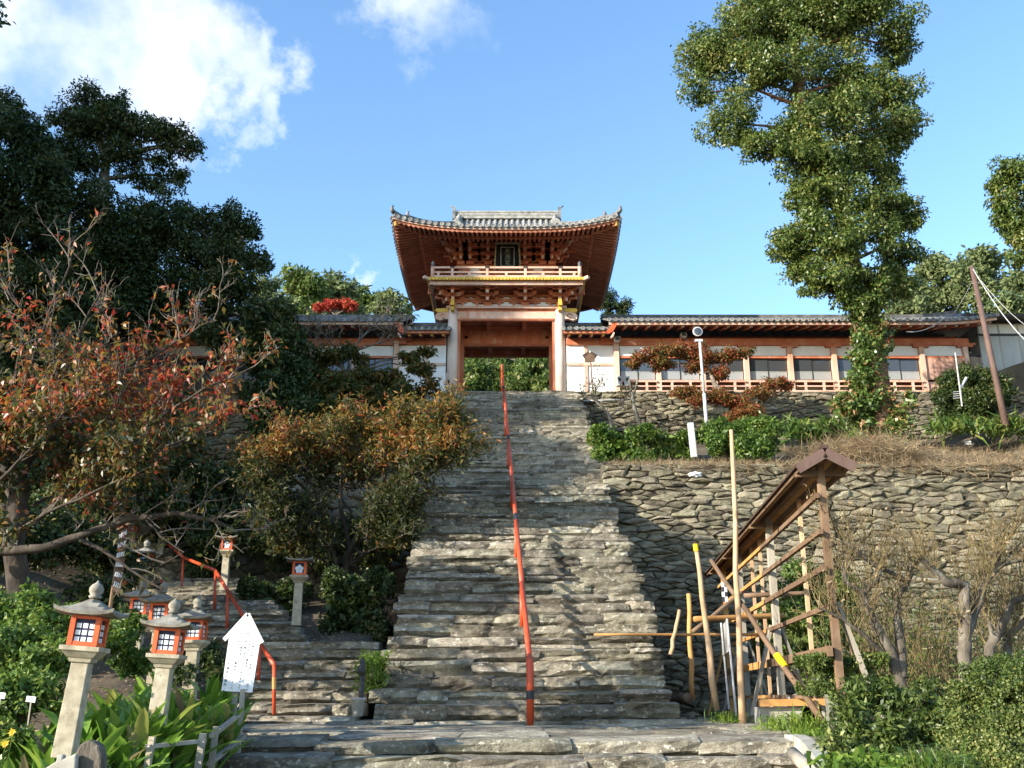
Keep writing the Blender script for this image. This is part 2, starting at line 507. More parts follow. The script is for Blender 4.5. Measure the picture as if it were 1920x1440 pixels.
MT['palebark'] = pmat('lichened_bark', [(.3, (.05, .043, .034)), (.52, (.15, .135, .105)), (.75, (.34, .33, .27))], 7, .95, .8, 20, (1, 1, .5), 'world', var=.05, bdist=.02)
MT['darkbark'] = pmat('dark_bark', [(.3, (.025, .02, .016)), (.6, (.07, .055, .042)), (.8, (.13, .11, .085))], 6, .95, .8, 18, (1, 1, .5), 'world', var=.05, bdist=.02)
MT['redbark'] = pmat('reddish_bark', [(.3, (.10, .05, .03)), (.55, (.22, .115, .065)), (.8, (.34, .20, .12))], 6, .95, .8, 18, (1, 1, .5), 'world', var=.05, bdist=.03)
MT['twig'] = pmat('pale_twig', [(.3, (.11, .08, .06)), (.6, (.22, .18, .145)), (.8, (.36, .31, .26))], 5, .85, .2, 20, space='world', var=.05)
MT['olivetwig'] = pmat('olive_twig', [(.3, (.10, .07, .035)), (.6, (.19, .145, .06)), (.8, (.27, .20, .08))], 4, .8, .1, 20, space='world', var=.05)
MT['camphor'] = leaf_mat('camphor_leaf', [(0, (.04, .075, .014)), (.4, (.085, .13, .025)), (.8, (.145, .19, .04)), (1, (.24, .22, .065))], .28, .42, .45)
MT['dark_ever'] = leaf_mat('dark_evergreen_leaf', [(0, (.018, .034, .009)), (.5, (.042, .068, .016)), (.9, (.08, .108, .026)), (1, (.13, .11, .035))], .2, .45, .3)
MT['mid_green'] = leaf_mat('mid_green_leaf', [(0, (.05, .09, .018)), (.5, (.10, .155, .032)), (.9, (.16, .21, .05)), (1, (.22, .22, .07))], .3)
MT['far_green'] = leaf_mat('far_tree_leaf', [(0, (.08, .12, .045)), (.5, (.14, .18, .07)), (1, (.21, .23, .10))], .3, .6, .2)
MT['hedge'] = leaf_mat('hedge_leaf', [(0, (.035, .08, .012)), (.5, (.085, .15, .022)), (.9, (.16, .23, .04)), (1, (.25, .28, .07))], .3, .46, .4)
MT['boxleaf'] = leaf_mat('olive_bush_leaf', [(0, (.035, .065, .012)), (.5, (.085, .125, .026)), (.88, (.16, .19, .045)), (1, (.28, .28, .09))], .3, .46, .4)
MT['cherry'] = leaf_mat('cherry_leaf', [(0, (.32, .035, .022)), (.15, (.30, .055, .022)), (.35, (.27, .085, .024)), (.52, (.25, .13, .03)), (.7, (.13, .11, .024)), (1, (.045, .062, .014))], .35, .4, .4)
MT['cherrylow'] = leaf_mat('lower_cherry_leaf', [(0, (.18, .036, .018)), (.12, (.18, .075, .018)), (.3, (.13, .10, .02)), (.5, (.06, .068, .015)), (1, (.022, .036, .009))], .35, .4, .4)  # darker, more olive mix for the lower part of the cherry
MT['orange'] = leaf_mat('orange_autumn_leaf', [(0, (.26, .07, .024)), (.2, (.27, .12, .028)), (.42, (.23, .15, .032)), (.65, (.11, .11, .024)), (1, (.04, .058, .014))], .35, .5, .3)
MT['maple'] = leaf_mat('maple_leaf', [(0, (.19, .085, .022)), (.16, (.16, .12, .026)), (.4, (.085, .095, .02)), (1, (.026, .042, .011))], .35, .55, .25)
MT['shadeleaf'] = leaf_mat('shaded_leaf', [(0, (.13, .07, .02)), (.12, (.09, .075, .018)), (.3, (.05, .06, .014)), (1, (.016, .028, .008))], .3, .55, .25)  # leaf colour darkened to stand for shade in the lower crown
MT['redmaple'] = leaf_mat('red_maple_leaf', [(0, (.27, .055, .028)), (.3, (.26, .09, .032)), (.6, (.21, .115, .036)), (.8, (.13, .12, .03)), (1, (.06, .085, .022))], .35, .55, .25)
MT['scarlet'] = leaf_mat('scarlet_maple_leaf', [(0, (.38, .035, .025)), (1, (.42, .09, .04))], .35, .55, .25)
MT['aspid'] = leaf_mat('broad_strap_leaf', [(0, (.035, .09, .012)), (1, (.06, .13, .018))], .3, .3, .5)
MT['strap'] = leaf_mat('strap_leaf', [(0, (.04, .09, .015)), (.6, (.09, .15, .025)), (1, (.2, .22, .05))], .35, .35, .45)
MT['drygrass'] = leaf_mat('dry_grass', [(0, (.15, .10, .055)), (.5, (.26, .19, .11)), (1, (.40, .32, .20))], .3, .8, .1)
MT['fern'] = leaf_mat('fresh_weed', [(0, (.06, .12, .015)), (.6, (.12, .20, .025)), (1, (.22, .28, .04))], .4, .5, .3)
MT['ivy'] = leaf_mat('ivy_leaf', [(0, (.045, .085, .018)), (.5, (.09, .145, .03)), (.84, (.14, .20, .045)), (.9, (.32, .15, .06)), (1, (.40, .22, .10))], .25, .35, .45)
MT['yellowfl'] = leaf_mat('yellow_petal', [(0, (.7, .45, .02)), (1, (.75, .55, .04))], .3)

def aspid_variant(name, c0, c1):
    m, nt, N, Lk, P = nodes(name)
    oi = N.new('ShaderNodeObjectInfo')
    r = ramp(N, [(0, c0), (.7, c1), (.9, (.40, .40, .09)), (.96, (.42, .34, .16)), (1, (.30, .20, .10))])
    Lk.new(oi.outputs['Random'], r.inputs['Fac'])
    Lk.new(r.outputs['Color'], P.inputs['Base Color'])
    P.inputs['Roughness'].default_value = .3
    P.inputs['Specular IOR Level'].default_value = .5
    t = N.new('ShaderNodeBsdfTranslucent'); Lk.new(r.outputs['Color'], t.inputs['Color'])
    mx = N.new('ShaderNodeMixShader'); mx.inputs[0].default_value = .4
    Lk.new(P.outputs[0], mx.inputs[1]); Lk.new(t.outputs[0], mx.inputs[2])
    Lk.new(mx.outputs[0], nt.nodes['Material Output'].inputs['Surface'])
    return m
MT['aspid'] = aspid_variant('broad_leaf', (.09, .19, .02), (.22, .36, .05))

def glass_mat():
    m, nt, N, Lk, P = nodes('dark_window_glass')
    P.inputs['Base Color'].default_value = (.05, .055, .06, 1)
    P.inputs['Roughness'].default_value = .06
    P.inputs['Specular IOR Level'].default_value = .8
    return m
MT['glass'] = glass_mat()
MT['frost'] = pmat('frosted_glass', [(.3, (.24, .25, .245)), (.7, (.33, .34, .33))], 14, .4, .05, 20, (8, 1, .4), 'obj', var=.05, spec=.5)

# ================================================================ THE SETTING
ST_X0, ST_X1 = -2.38, 2.80        # main stairs, left and right edge
ST_Y0, ST_Z0 = 17.5, 1.26
NS, RISE, TREAD = 50, 0.2482, 0.442
TOP_Z = ST_Z0 + NS * RISE          # 13.67
LANE_Z = 1.14

def lerp(a, b, t):
    return a + (b - a) * max(0.0, min(1.0, t))

def gz(x, y):
    """height of the ground sheet"""
    if y < 9.0: z = 0.0
    elif y < 12.6: z = lerp(0, .95, (y - 9.0) / 3.6)
    elif y < 28.55: z = 1.06
    elif y < 39.6: z = lerp(7.98, 11.6, (y - 28.6) / 10.6) if x > -2 else lerp(7.75, 8.9, (y - 28.6) / 10.6)
    elif y < 52: z = 13.5
    else: z = 13.5 + min(40, (y - 52) * .42)
    if y < 28.55 and x < 0:
        if y < 12.5: xb = -3.35
        elif y < 17: xb = lerp(-3.35, -4.7, (y - 12.5) / 4.5)
        elif y < 20.3: xb = -5.6
        else: xb = -2.4
        b = .62 + (y - 8.5) * .135 if y > 8 else max(0, .62 - (8 - y) * .3)
        if y > 16: b = .62 + 7.5 * .135 + (y - 16) * .22
        if x < xb: z = max(z, lerp(z, b, (xb - x) / .5 + .3))
    if x > 3.6 and y < 12.6:
        b = .55 + (y - 8) * .1 if y > 8 else max(0, .55 - (8 - y) * .3)
        z = max(z, lerp(0, b, (x - 3.6) / .5))
    if x < -10 and y > 12:
        z += min(8, (-10 - x) * .42) * lerp(0, 1, (y - 12) / 8)
    if x > 17 and y > 14:
        z += min(3, (x - 17) * .34) * lerp(0, 1, (y - 14) / 8)
    if ST_X0 + .15 < x < ST_X1 - .15 and 17.6 < y < 39.5:
        z = min(z, ST_Z0 + (y - ST_Y0) / TREAD * RISE - .6)
    return z

def build_ground():
    xs = sorted(set([-900, -500, -250, -150, -100, -75, -60, -50, -45, -40, -35, -30, -26, -23, -20, -18, -16] +
                    [round(-15 + .5 * i, 2) for i in range(66)] + [18.5, 19.5, 21, 23, 26, 30, 35, 40, 50, 60, 75, 100, 150, 250, 500, 900] +
                    [ST_X0 + .1, ST_X0 + .2, ST_X1 - .2, ST_X1 - .1]))
    ys = sorted(set([-300, -100, -40, -20, -10, -5, 0, 3, 5, 6, 7] + [round(8 + .5 * i, 2) for i in range(90)] +
                    [28.54, 28.56, 39.55, 39.62, 55, 58, 62, 66, 70, 75, 80, 90, 100, 120, 150, 200, 300, 500, 900]))
    rnd = random.Random(3)
    def fn(x, y):
        j = rnd.uniform(-.05, .05) if (abs(x) < 30 and 13 < y < 60) else 0
        return (x, y, gz(x, y) + j)
    g = MB().grid(fn, xs, ys).build('ground', MT['soil'], smooth=True)
    tag(g, 'bare brown earth of the hillside and the terraces', None, None, 'structure')
build_ground()

# ---------------------------------------------------------------- rough stone blocks
def block_mesh(seed, D=.62, H=.25, nx=5, nz=3, ny=2, rough=1.0):
    """unit long rough schist block: x -0.5..0.5, front at y=0, top at z=0, layered front face"""
    rnd = random.Random(seed)
    pts, fs = [], []
    # front face: ledges at random layer heights
    lay = [rnd.uniform(-.03, .03) * rough for _ in range(nz + 1)]
    def fy(i, k):
        return lay[k] + rnd.uniform(-.022, .022) * rough + (.10 * rough if k == 0 else 0)
    zs = [-H + H * (k / nz) + (rnd.uniform(-.02, .02) if 0 < k < nz else 0) for k in range(nz + 1)]
    xs = [-.5 + i / nx + (rnd.uniform(-.06, .06) if 0 < i < nx else 0) for i in range(nx + 1)]
    F = {}
    for k in range(nz + 1):
        for i in range(nx + 1):
            end = i in (0, nx)
            x = xs[i] + rnd.uniform(-.02, .02)
            y = fy(i, k) + (.05 * rough if end else 0)
            z = zs[k] + rnd.uniform(-.014, .014) * rough
            if k == nz:
                z = rnd.uniform(-.03, .0) * rough - (.02 * rough if end else 0)
            F[(i, k)] = len(pts); pts.append((x, y, z))
    T = {}
    for j in range(1, ny + 1):
        for i in range(nx + 1):
            T[(i, j)] = len(pts)
            pts.append((xs[i], D * j / ny, rnd.uniform(-.012, .006)))
    for i in range(nx + 1):
        T[(i, 0)] = F[(i, nz)]
    B = {}
    for k in range(nz + 1):
        for i in (0, nx):
            if k == nz: B[(i, k)] = T[(i, ny)]
            else:
                B[(i, k)] = len(pts); pts.append((xs[i], D, zs[k]))
    for k in range(nz):
        for i in range(nx):
            fs.append((F[(i, k)], F[(i + 1, k)], F[(i + 1, k + 1)], F[(i, k + 1)]))
    for j in range(ny):
        for i in range(nx):
            fs.append((T[(i, j)], T[(i + 1, j)], T[(i + 1, j + 1)], T[(i, j + 1)]))
    for (i, fl) in ((0, 0), (nx, 1)):
        poly = [F[(i, k)] for k in range(nz + 1)] + [T[(i, j)] for j in range(1, ny)] + [B[(i, k)] for k in range(nz, -1, -1)]
        fs.append(tuple(reversed(poly)) if not fl else tuple(poly))
    me = bpy.data.meshes.new('stone')
    me.from_pydata(pts, [], fs)
    me.update()
    return me

BLOCKS = [block_mesh(100 + i) for i in range(14)]
THIN = [block_mesh(200 + i, H=.135, nz=2) for i in range(10)]
for me in BLOCKS + THIN:
    me.materials.append(MT['stair'])

def row_of_stones(parent, x0, x1, y, ztop, rnd, meshes, lmin, lmax, out, sy=1.0, sz=1.0, jig=1.0, sag=None, ang=0.0, pivot=None):
    """one course of stones along x (or along a line turned by ang about pivot)"""
    x = x0
    while x < x1 - .12:
        L = rnd.uniform(lmin, lmax)
        if x1 - (x + L) < lmin * .6:
            L = x1 - x
        cx = x + L / 2
        zz = ztop + (sag(cx) if sag else 0) + rnd.uniform(-.015, .012) * jig
        o = bpy.data.objects.new('stone', rnd.choice(meshes))
        p = Vector((cx, y + rnd.uniform(-.05, .05) * jig, zz))
        rz = rnd.uniform(-.03, .03) * jig
        if ang:
            c = Vector(pivot)
            p = c + Matrix.Rotation(ang, 3, 'Z') @ (p - c)
            rz += ang
        o.location = p - root_loc(parent)
        o.scale = (L + .03, sy, sz)
        o.rotation_euler = (rnd.uniform(-.03, .03) * jig, rnd.uniform(-.018, .018) * jig, rz)
        if rnd.random() < .5:
            pass
        out.append((o, L * abs(sz) * .25 / max(6.0, p.y)))
        x += L

def finish_stones(parent, items, limit=300, mat=None):
    """the largest-looking stones are parts, the rest one mass"""
    items.sort(key=lambda t: -t[1])
    for (o, s) in items[:limit]:
        col.objects.link(o); o.parent = parent
    rest = items[limit:]
    if rest:
        mb = MB()
        for (o, s) in rest:
            m = Matrix.LocRotScale(o.location, o.rotation_euler, o.scale)
            mb.add([m @ v.co for v in o.data.vertices], [tuple(p.vertices) for p in o.data.polygons])
        for (o, s) in rest:
            bpy.data.objects.remove(o)
        ob = mb.build('stone_infill', mat or MT['stair'], parent)
        ob['kind'] = 'stuff'

def build_main_stairs():
    S = thing('stone_stairs', (0.2, ST_Y0, ST_Z0), 'long steep flight of rough schist steps rising to the red gate', None, None, 'structure')
    rnd = random.Random(11)
    core = MB()
    # stepped core a little behind and below the stones
    prof = []
    for i in range(NS):
        y = ST_Y0 + i * TREAD + .1
        z = ST_Z0 + (i + 1) * RISE - .05
        prof.append((y, z - RISE)); prof.append((y, z))
    prof.append((39.9, TOP_Z - .05)); prof.append((39.9, .2)); prof.append((ST_Y0 + .1, .2))
    n = len(prof)
    xa, xb = ST_X0 + .12, ST_X1 - .12
    core.add([(xa, y, z) for (y, z) in prof] + [(xb, y, z) for (y, z) in prof],
             [tuple(range(n - 1, -1, -1)), tuple(range(n, 2 * n))] + [(i, (i + 1) % n, (i + 1) % n + n, i + n) for i in range(n)])
    core.build('core', MT['mortar'], S, world=True)
    items = []
    for i in range(NS):
        y = ST_Y0 + i * TREAD
        z = ST_Z0 + (i + 1) * RISE
        a = rnd.uniform(-.05, .05); b = rnd.uniform(-.03, .03)
        sag = lambda x, a=a, b=b: .02 * (x - .2) * a + b * .6 - .03 * math.cos((x - .2) * .9)
        xl = ST_X0 + rnd.uniform(-.1, .1); xr = ST_X1 + rnd.uniform(-.16, .14)
        far = i > 30
        if not far and rnd.random() < .42:
            # a course of two thin slabs over part of the width
            xm = rnd.uniform(xl + 1.3, xr - 1.3)
            A, Bq = (xl, xm), (xm, xr)
            if rnd.random() < .5: A, Bq = Bq, A
            row_of_stones(S, A[0], A[1], y, z, rnd, BLOCKS, .6, 1.7, items, sag=sag)
            row_of_stones(S, Bq[0], Bq[1], y, z, rnd, THIN, .7, 1.8, items, sag=sag)
            row_of_stones(S, Bq[0], Bq[1], y + .03, z - .13, rnd, THIN, .5, 1.4, items, sag=sag)
        else:
            row_of_stones(S, xl, xr, y, z, rnd, BLOCKS, .55 if not far else .7, 1.7 if not far else 2.0, items, sag=sag)
    finish_stones(S, items)
    # top landing in front of the gate
    L = MB()
    L.b2(-3.2, 3.6, 39.62, 46.5, TOP_Z - .5, TOP_Z - .02)
    L.build('landing', MT['stair'], S, world=True)
build_main_stairs()

def build_terrace():
    T = thing('terrace_steps', (0, 12.4, 0), 'broad low terrace of big lichened stones at the foot of the stairs', None, None, 'structure')
    rnd = random.Random(21)
    big = [block_mesh(300 + i, D=.75, H=.20, nx=6, nz=3, ny=2, rough=1.3) for i in range(8)]
    slab = [block_mesh(320 + i, D=1.7, H=.12, nx=5, nz=2, ny=3, rough=1.0) for i in range(6)]
    for me in big + slab: me.materials.append(MT['stair'])
    items = []
    core = MB()
    for k in range(8):
        z = LANE_Z - k * .165
        y = 12.4 - k * .44
        if z < .1: break
        xl, xr = -3.45 - .05 * k + rnd.uniform(-.1, .1), 3.55 + rnd.uniform(-.1, .1)
        row_of_stones(T, xl, xr, y, z, rnd, big, .55, 1.6, items, jig=1.2)
        core.b2(-3.3, 3.45, y + .16, y + .75, -.3, z - .06)
    for (y, dy) in ((13.05, 0), (14.6, 0), (16.1, 0)):
        row_of_stones(T, -3.5 - (.8 if y > 14 else 0), 3.9, y, LANE_Z + .015 * (y - 13), rnd, slab, .9, 2.0, items, jig=.6)
    core.b2(-4.4, 3.8, 12.9, 17.9, .2, LANE_Z - .05)
    core.build('core', MT['mortar'], T, world=True)
    # low kerb course at the very foot of the stairs
    row_of_stones(T, -4.5, 3.7, 17.12, 1.255, rnd, THIN, .6, 1.9, items, jig=1.0)
    finish_stones(T, items)
build_terrace()

def build_side_stairs():
    S = thing('side_stairs', (-3.6, 17.4, LANE_Z), 'shaded narrow side steps climbing past the row of lanterns', None, None, 'structure')
    rnd = random.Random(31)
    items = []
    core = MB()
    for i in range(8):
        y = 17.35 + i * .37; z = LANE_Z + (i + 1) * .19
        row_of_stones(S, -4.75 - .1 * i, -2.56 + rnd.uniform(-.05, .05), y, z, rnd, BLOCKS, .45, 1.1, items, sz=.8)
        core.b2(-4.6 - .1 * i, -2.65, y + .1, y + .55, .3, z - .05)
    core.b2(-6.2, -2.65, 20.2, 21.6, .5, 2.6)
    for i in range(12):
        t = i / 11
        cx = lerp(-5.3, -8.0, t); y = 20.5 + i * .55; z = 2.66 + (i + 1) * .165
        row_of_stones(S, cx - 1.25, cx + 1.15, y, z, rnd, BLOCKS, .5, 1.2, items, sz=.7)
        core.b2(cx - 1.2, cx + 1.1, y + .1, y + .7, z - 1.2, z - .05)
    core.build('core', MT['mortar'], S, world=True)
    finish_stones(S, items)
build_side_stairs()

# ---------------------------------------------------------------- rubble walls
def clip_poly(poly, nx, ny, c):
    """keep the side nx*x+ny*y <= c"""
    out = []
    n = len(poly)
    for i in range(n):
        p, q = poly[i], poly[(i + 1) % n]
        a = nx * p[0] + ny * p[1] - c
        b = nx * q[0] + ny * q[1] - c
        if a <= 0: out.append(p)
        if (a < 0 < b) or (b < 0 < a):
            t = a / (a - b)
            out.append((p[0] + (q[0] - p[0]) * t, p[1] + (q[1] - p[1]) * t))
    return out

def rubble_cells(W, H, sx, sz, rnd):
    nu, nv = int(W / sx) + 1, int(H / sz) + 1
    P = {}
    for j in range(-1, nv + 1):
        for i in range(-1, nu + 1):
            if rnd.random() < .16: continue
            P[(i, j)] = (i + .5 + (.5 if j % 2 else 0) + rnd.uniform(-.5, .5), j + .5 + rnd.uniform(-.5, .5) + .14 * math.sin(i * .9 + j * .3))
    cells = []
    for (i, j), p in P.items():
        poly = [(p[0] - 2, p[1] - 2), (p[0] + 2, p[1] - 2), (p[0] + 2, p[1] + 2), (p[0] - 2, p[1] + 2)]
        for dj in range(-3, 4):
            for di in range(-3, 4):
                q = P.get((i + di, j + dj))
                if q is None or (di == 0 and dj == 0): continue
                nx, ny = q[0] - p[0], q[1] - p[1]
                c = (q[0] ** 2 + q[1] ** 2 - p[0] ** 2 - p[1] ** 2) / 2
                poly = clip_poly(poly, nx, ny, c)
                if len(poly) < 3: break
            if len(poly) < 3: break
        poly = [(x * sx, y * sz) for (x, y) in poly]
        for (nx, ny, c) in ((-1, 0, 0), (1, 0, W), (0, -1, 0), (0, 1, H)):
            poly = clip_poly(poly, nx, ny, c)
            if len(poly) < 3: break
        if len(poly) >= 3:
            cells.append(poly)
    return cells

def rubble_wall(name, label, origin, W, H, sx, sz, seed, batter=.1, limit=300, ang=0.0, depth=1.0):
    rnd = random.Random(seed)
    w = thing(name, origin, label, 'stone wall', None, 'thing')
    w.rotation_euler = (0, 0, ang)
    items = []
    for poly in rubble_cells(W, H, sx, sz, rnd):
        # shrink, drop tiny edges
        cx = sum(p[0] for p in poly) / len(poly); cz = sum(p[1] for p in poly) / len(poly)
        area = abs(sum(poly[i][0] * poly[(i + 1) % len(poly)][1] - poly[(i + 1) % len(poly)][0] * poly[i][1] for i in range(len(poly)))) / 2
        if area < .012: continue
        q = []
        for p in poly:
            if not q or (abs(p[0] - q[-1][0]) + abs(p[1] - q[-1][1])) > .05: q.append(p)
        if len(q) < 3: continue
        # broken, uneven outline
        q2 = []
        for i in range(len(q)):
            p, r_ = q[i], q[(i + 1) % len(q)]
            q2.append((p[0] + rnd.uniform(-.015, .015), p[1] + rnd.uniform(-.012, .012)))
            ln = math.hypot(r_[0] - p[0], r_[1] - p[1])
            if ln > .22:
                t = rnd.uniform(.35, .65)
                q2.append((lerp(p[0], r_[0], t) + rnd.uniform(-.02, .02), lerp(p[1], r_[1], t) + rnd.uniform(-.022, .018)))
        q = q2
        n = len(q)
        k = max(.8, 1 - .011 / math.sqrt(area))
        tx, tz = rnd.uniform(-.16, .16), rnd.uniform(-.3, .2)
        out = rnd.uniform(-.08, .07) * depth
        v = []
        for (s, y) in ((k, .16), (k * .985, .0), (k * rnd.uniform(.72, .88), -.05 * depth)):
            for (x, z) in q:
                jx, jz = (rnd.uniform(-.012, .012), rnd.uniform(-.012, .012)) if s != k else (0, 0)
                xx, zz = cx + (x - cx) * s + jx, cz + (z - cz) * s + jz
                yy = y + (out + tx * (xx - cx) + tz * (zz - cz) + (rnd.uniform(-.022, .022) * depth) if y < .1 else 0)
                v.append((xx, yy + zz * batter, zz))
        v.append((cx, -.075 * depth + out + cz * batter + rnd.uniform(-.03, .02) * depth, cz))
        f = []
        for r_ in (0, 1):
            for i in range(n):
                j = (i + 1) % n
                f.append((r_ * n + i, r_ * n + j, (r_ + 1) * n + j, (r_ + 1) * n + i))
        for i in range(n):
            f.append((2 * n + i, 2 * n + (i + 1) % n, 3 * n))
        items.append((area, v, f))
    items.sort(key=lambda t: -t[0])
    for (a, v, f) in items[:limit]:
        MB().add(v, f).build('stone', MT['wall'], w)
    if items[limit:]:
        mb = MB()
        for (a, v, f) in items[limit:]: mb.add(v, f)
        mb.build('stone_infill', MT['wall'], w)['kind'] = 'stuff'
    b = MB()
    b.add([(0, .06, 0), (W, .06, 0), (W, .06 + H * batter, H), (0, .06 + H * batter, H), (0, 1.2, 0), (W, 1.2, 0), (W, 1.2, H), (0, 1.2, H)],
          [(0, 1, 2, 3), (7, 6, 5, 4), (3, 2, 6, 7), (0, 3, 7, 4), (1, 5, 6, 2), (0, 4, 5, 1)])
    b.build('backing', MT['mortar'], w)
    return w

rubble_wall('retaining_wall', 'tall sunlit rubble wall behind the roofed timber frame', (2.62, 27.75, .9), 16.5, 7.2, .52, .145, 41, .1)
rubble_wall('retaining_wall', 'low rubble wall carrying the long hall with the windows', (2.72, 39.05, 11.0), 18.5, 2.66, .52, .15, 42, .09)
rubble_wall('retaining_wall', 'tall dark overgrown rubble wall between the side steps and the orange bushes', (-17.2, 27.75, 2.4), 14.9, 5.4, .8, .29, 43, .1, 200)
rubble_wall('retaining_wall', 'rubble wall under the vermilion hall half hidden by autumn trees', (-19.5, 38.85, 8.5), 17.2, 5.16, .62, .2, 44, .09, 220)

# ================================================================ THE GATE
def text_mesh(name, body, size, m, parent, loc, rot=(R(90), 0, 0), spacing=1.0, ext=.002):
    cu = bpy.data.curves.new(name, 'FONT')
    cu.body = body
    cu.size = size
    cu.align_x = 'CENTER'; cu.align_y = 'TOP'
    cu.space_line = spacing
    cu.extrude = ext
    tmp = bpy.data.objects.new('tmp', cu)
    col.objects.link(tmp)
    bpy.context.view_layer.update()
    me = bpy.data.meshes.new_from_object(tmp.evaluated_get(bpy.context.evaluated_depsgraph_get()))
    bpy.data.objects.remove(tmp)
    me.materials.clear(); me.materials.append(m)
    o = link(name, me, parent, loc)
    o.rotation_euler = rot
    o['kind'] = 'stuff'
    return o

GX, GY, GZ = -0.25, 41.0, TOP_Z
gate = thing('shrine_gate', (GX, GY, GZ), 'two-storey vermilion gate with curved tiled roof at the top of the stairs', 'gate')

WX, WY, YC = 4.86, 5.0, 2.6        # roof half width, half depth, centre line
EAVE = 7.15                           # top of eave tiles above the landing
GAB = 2.35                            # half length of the main ridge
def rf(s_):
    return .28 * s_ + .06 * s_ * s_
def upturn(x, y):
    return .50 * (min(1, abs(x) / WX) ** 3.0) * (min(1, abs(y - YC) / WY) ** 3.0)
def roof_z(x, y):
    dx, dy = WX - abs(x), WY - abs(y - YC)
    s_ = dy if abs(x) <= GAB else min(dx, dy)
    return EAVE + rf(max(0, s_)) + upturn(x, y)

def build_roof():
    n = 48
    xs = sorted(set([round(-WX + 2 * WX * i / n, 4) for i in range(n + 1)] + [-GAB - .02, -GAB, GAB, GAB + .02]))
    ys = [YC - WY + 2 * WY * i / 36 for i in range(37)]
    MB().grid(lambda x, y: (x, y, roof_z(x, y) - .05), xs, ys).build('roof', MT['tile'], gate, smooth=False)
    roof = gate.children[-1]
    # rows of half-round cover tiles up the front and back slopes
    pitch = .273
    kx = int(WX / pitch)
    for i in range(-kx, kx + 1):
        x = i * pitch
        for front in (True, False):
            ylim = YC if abs(x) <= GAB else None
            pts = []
            smax = WY if abs(x) <= GAB else WX - abs(x)
            if smax < .35: smax = .35
            for k in range(9):
                s_ = -.06 + (smax + .02) * k / 8
                y = (YC - WY + s_) if front else (YC + WY - s_)
                pts.append((x, y, roof_z(x, max(YC - WY, min(YC + WY, y))) + .0))
            mb = MB()
            prev = None
            sec = [(-.075, 0), (-.055, .055), (0, .078), (.055, .055), (.075, 0)]
            V, F = [], []
            for (px, py, pz) in pts:
                for (a, b) in sec: V.append((px + a, py, pz + b - .03))
            for q in range(len(pts) - 1):
                for a in range(4): F.append((q * 5 + a, q * 5 + a + 1, (q + 1) * 5 + a + 1, (q + 1) * 5 + a))
            mb.add(V, F).build('cover_tile_row', MT['tilepale'] if front else MT['tile'], gate, smooth=True)
    # round end tiles and drip tiles along all eaves
    disc = MB().lathe([(.092, 0), (.092, .05), (.070, .055), (.064, .035), (.030, .035), (.026, .05)], n=12, axis='Y').mesh('eave_end_tile')
    for v in disc.vertices: v.co.y = -v.co.y
    disc.materials.append(MT['tilepale'])
    drip = MB()
    drip.add([(-.12, 0, .03), (-.06, 0, -.035), (0, 0, -.055), (.06, 0, -.035), (.12, 0, .03), (.12, 0, .055), (-.12, 0, .055)] +
             [(-.12, .25, .03), (-.06, .25, -.035), (0, .25, -.055), (.06, .25, -.035), (.12, .25, .03), (.12, .25, .055), (-.12, .25, .055)],
             [(0, 1, 2, 3, 4, 5, 6), (7, 8, 1, 0), (8, 9, 2, 1), (9, 10, 3, 2), (10, 11, 4, 3)])
    dripm = drip.mesh('drip_tile'); dripm.materials.append(MT['tile'])
    def put(me, nm, x, y, z, rz, rx=0):
        o = link(nm, me, gate, (x, y, z)); o.rotation_euler = (rx, 0, rz)
    for i in range(-kx, kx + 1):
        x = i * pitch
        for (y, rz) in ((YC - WY - .07, 0), (YC + WY + .07, math.pi)):
            put(disc, 'eave_end_tile', x, y, roof_z(x, YC - WY) + .0, rz)
        if i < kx:
            put(dripm, 'drip_tile', x + pitch / 2, YC - WY - .05, roof_z(x + pitch / 2, YC - WY) - .05, 0)
    ky = int(WY / pitch)
    for i in range(-ky, ky + 1):
        y = YC + i * pitch
        for (x, rz) in ((-WX - .07, -math.pi / 2), (WX + .07, math.pi / 2)):
            put(disc, 'eave_end_tile', x, y, roof_z(WX, y), rz)
    # side slopes: cover tiles
    for i in range(-ky, ky + 1):
        y = YC + i * pitch
        for sg in (-1, 1):
            smax = max(.3, min(WX - GAB, WY - abs(y - YC)))
            V, F = [], []
            for k in range(6):
                s_ = -.06 + smax * k / 5
                x = sg * (WX - s_)
                z = roof_z(sg * min(WX, abs(x)), y)
                for (a, b) in ((-.075, 0), (-.055, .055), (0, .078), (.055, .055), (.075, 0)): V.append((x, y + a, z + b - .03))
            for q in range(5):
                for a in range(4): F.append((q * 5 + a, q * 5 + a + 1, (q + 1) * 5 + a + 1, (q + 1) * 5 + a))
            MB().add(V, F).build('cover_tile_row', MT['tile'], gate, smooth=True)
    # gable ends
    zb = EAVE + rf(WX - GAB)
    for sg in (-1, 1):
        g = MB()
        pts = []
        for k in range(13):
            y = YC - 2.4 + 4.8 * k / 12
            pts.append((y, EAVE + rf(WY - abs(y - YC)) - .05))
        poly = [(YC - 2.4, zb - .4)] + pts + [(YC + 2.4, zb - .4)]
        n2 = len(poly)
        x0, x1 = sg * (GAB - .25), sg * (GAB - .15)
        g.add([(x0, y, z) for (y, z) in poly] + [(x1, y, z) for (y, z) in poly], [tuple(range(n2)), tuple(range(2 * n2 - 1, n2 - 1, -1))])
        g.build('gable_wall', MT['vermil'], gate)
    # main ridge: stacked flat tiles, round cap tiles, mortar pins
    zr = EAVE + rf(WY)
    rd = MB()
    for k, (w, h) in enumerate(((.42, .09), (.36, .09), (.40, .06), (.32, .09), (.36, .06))):
        z0 = zr - .05 + sum((.09, .09, .06, .09, .06)[:k])
        rd.b2(-GAB - .12, GAB + .12, YC - w / 2, YC + w / 2, z0, z0 + h - .006)
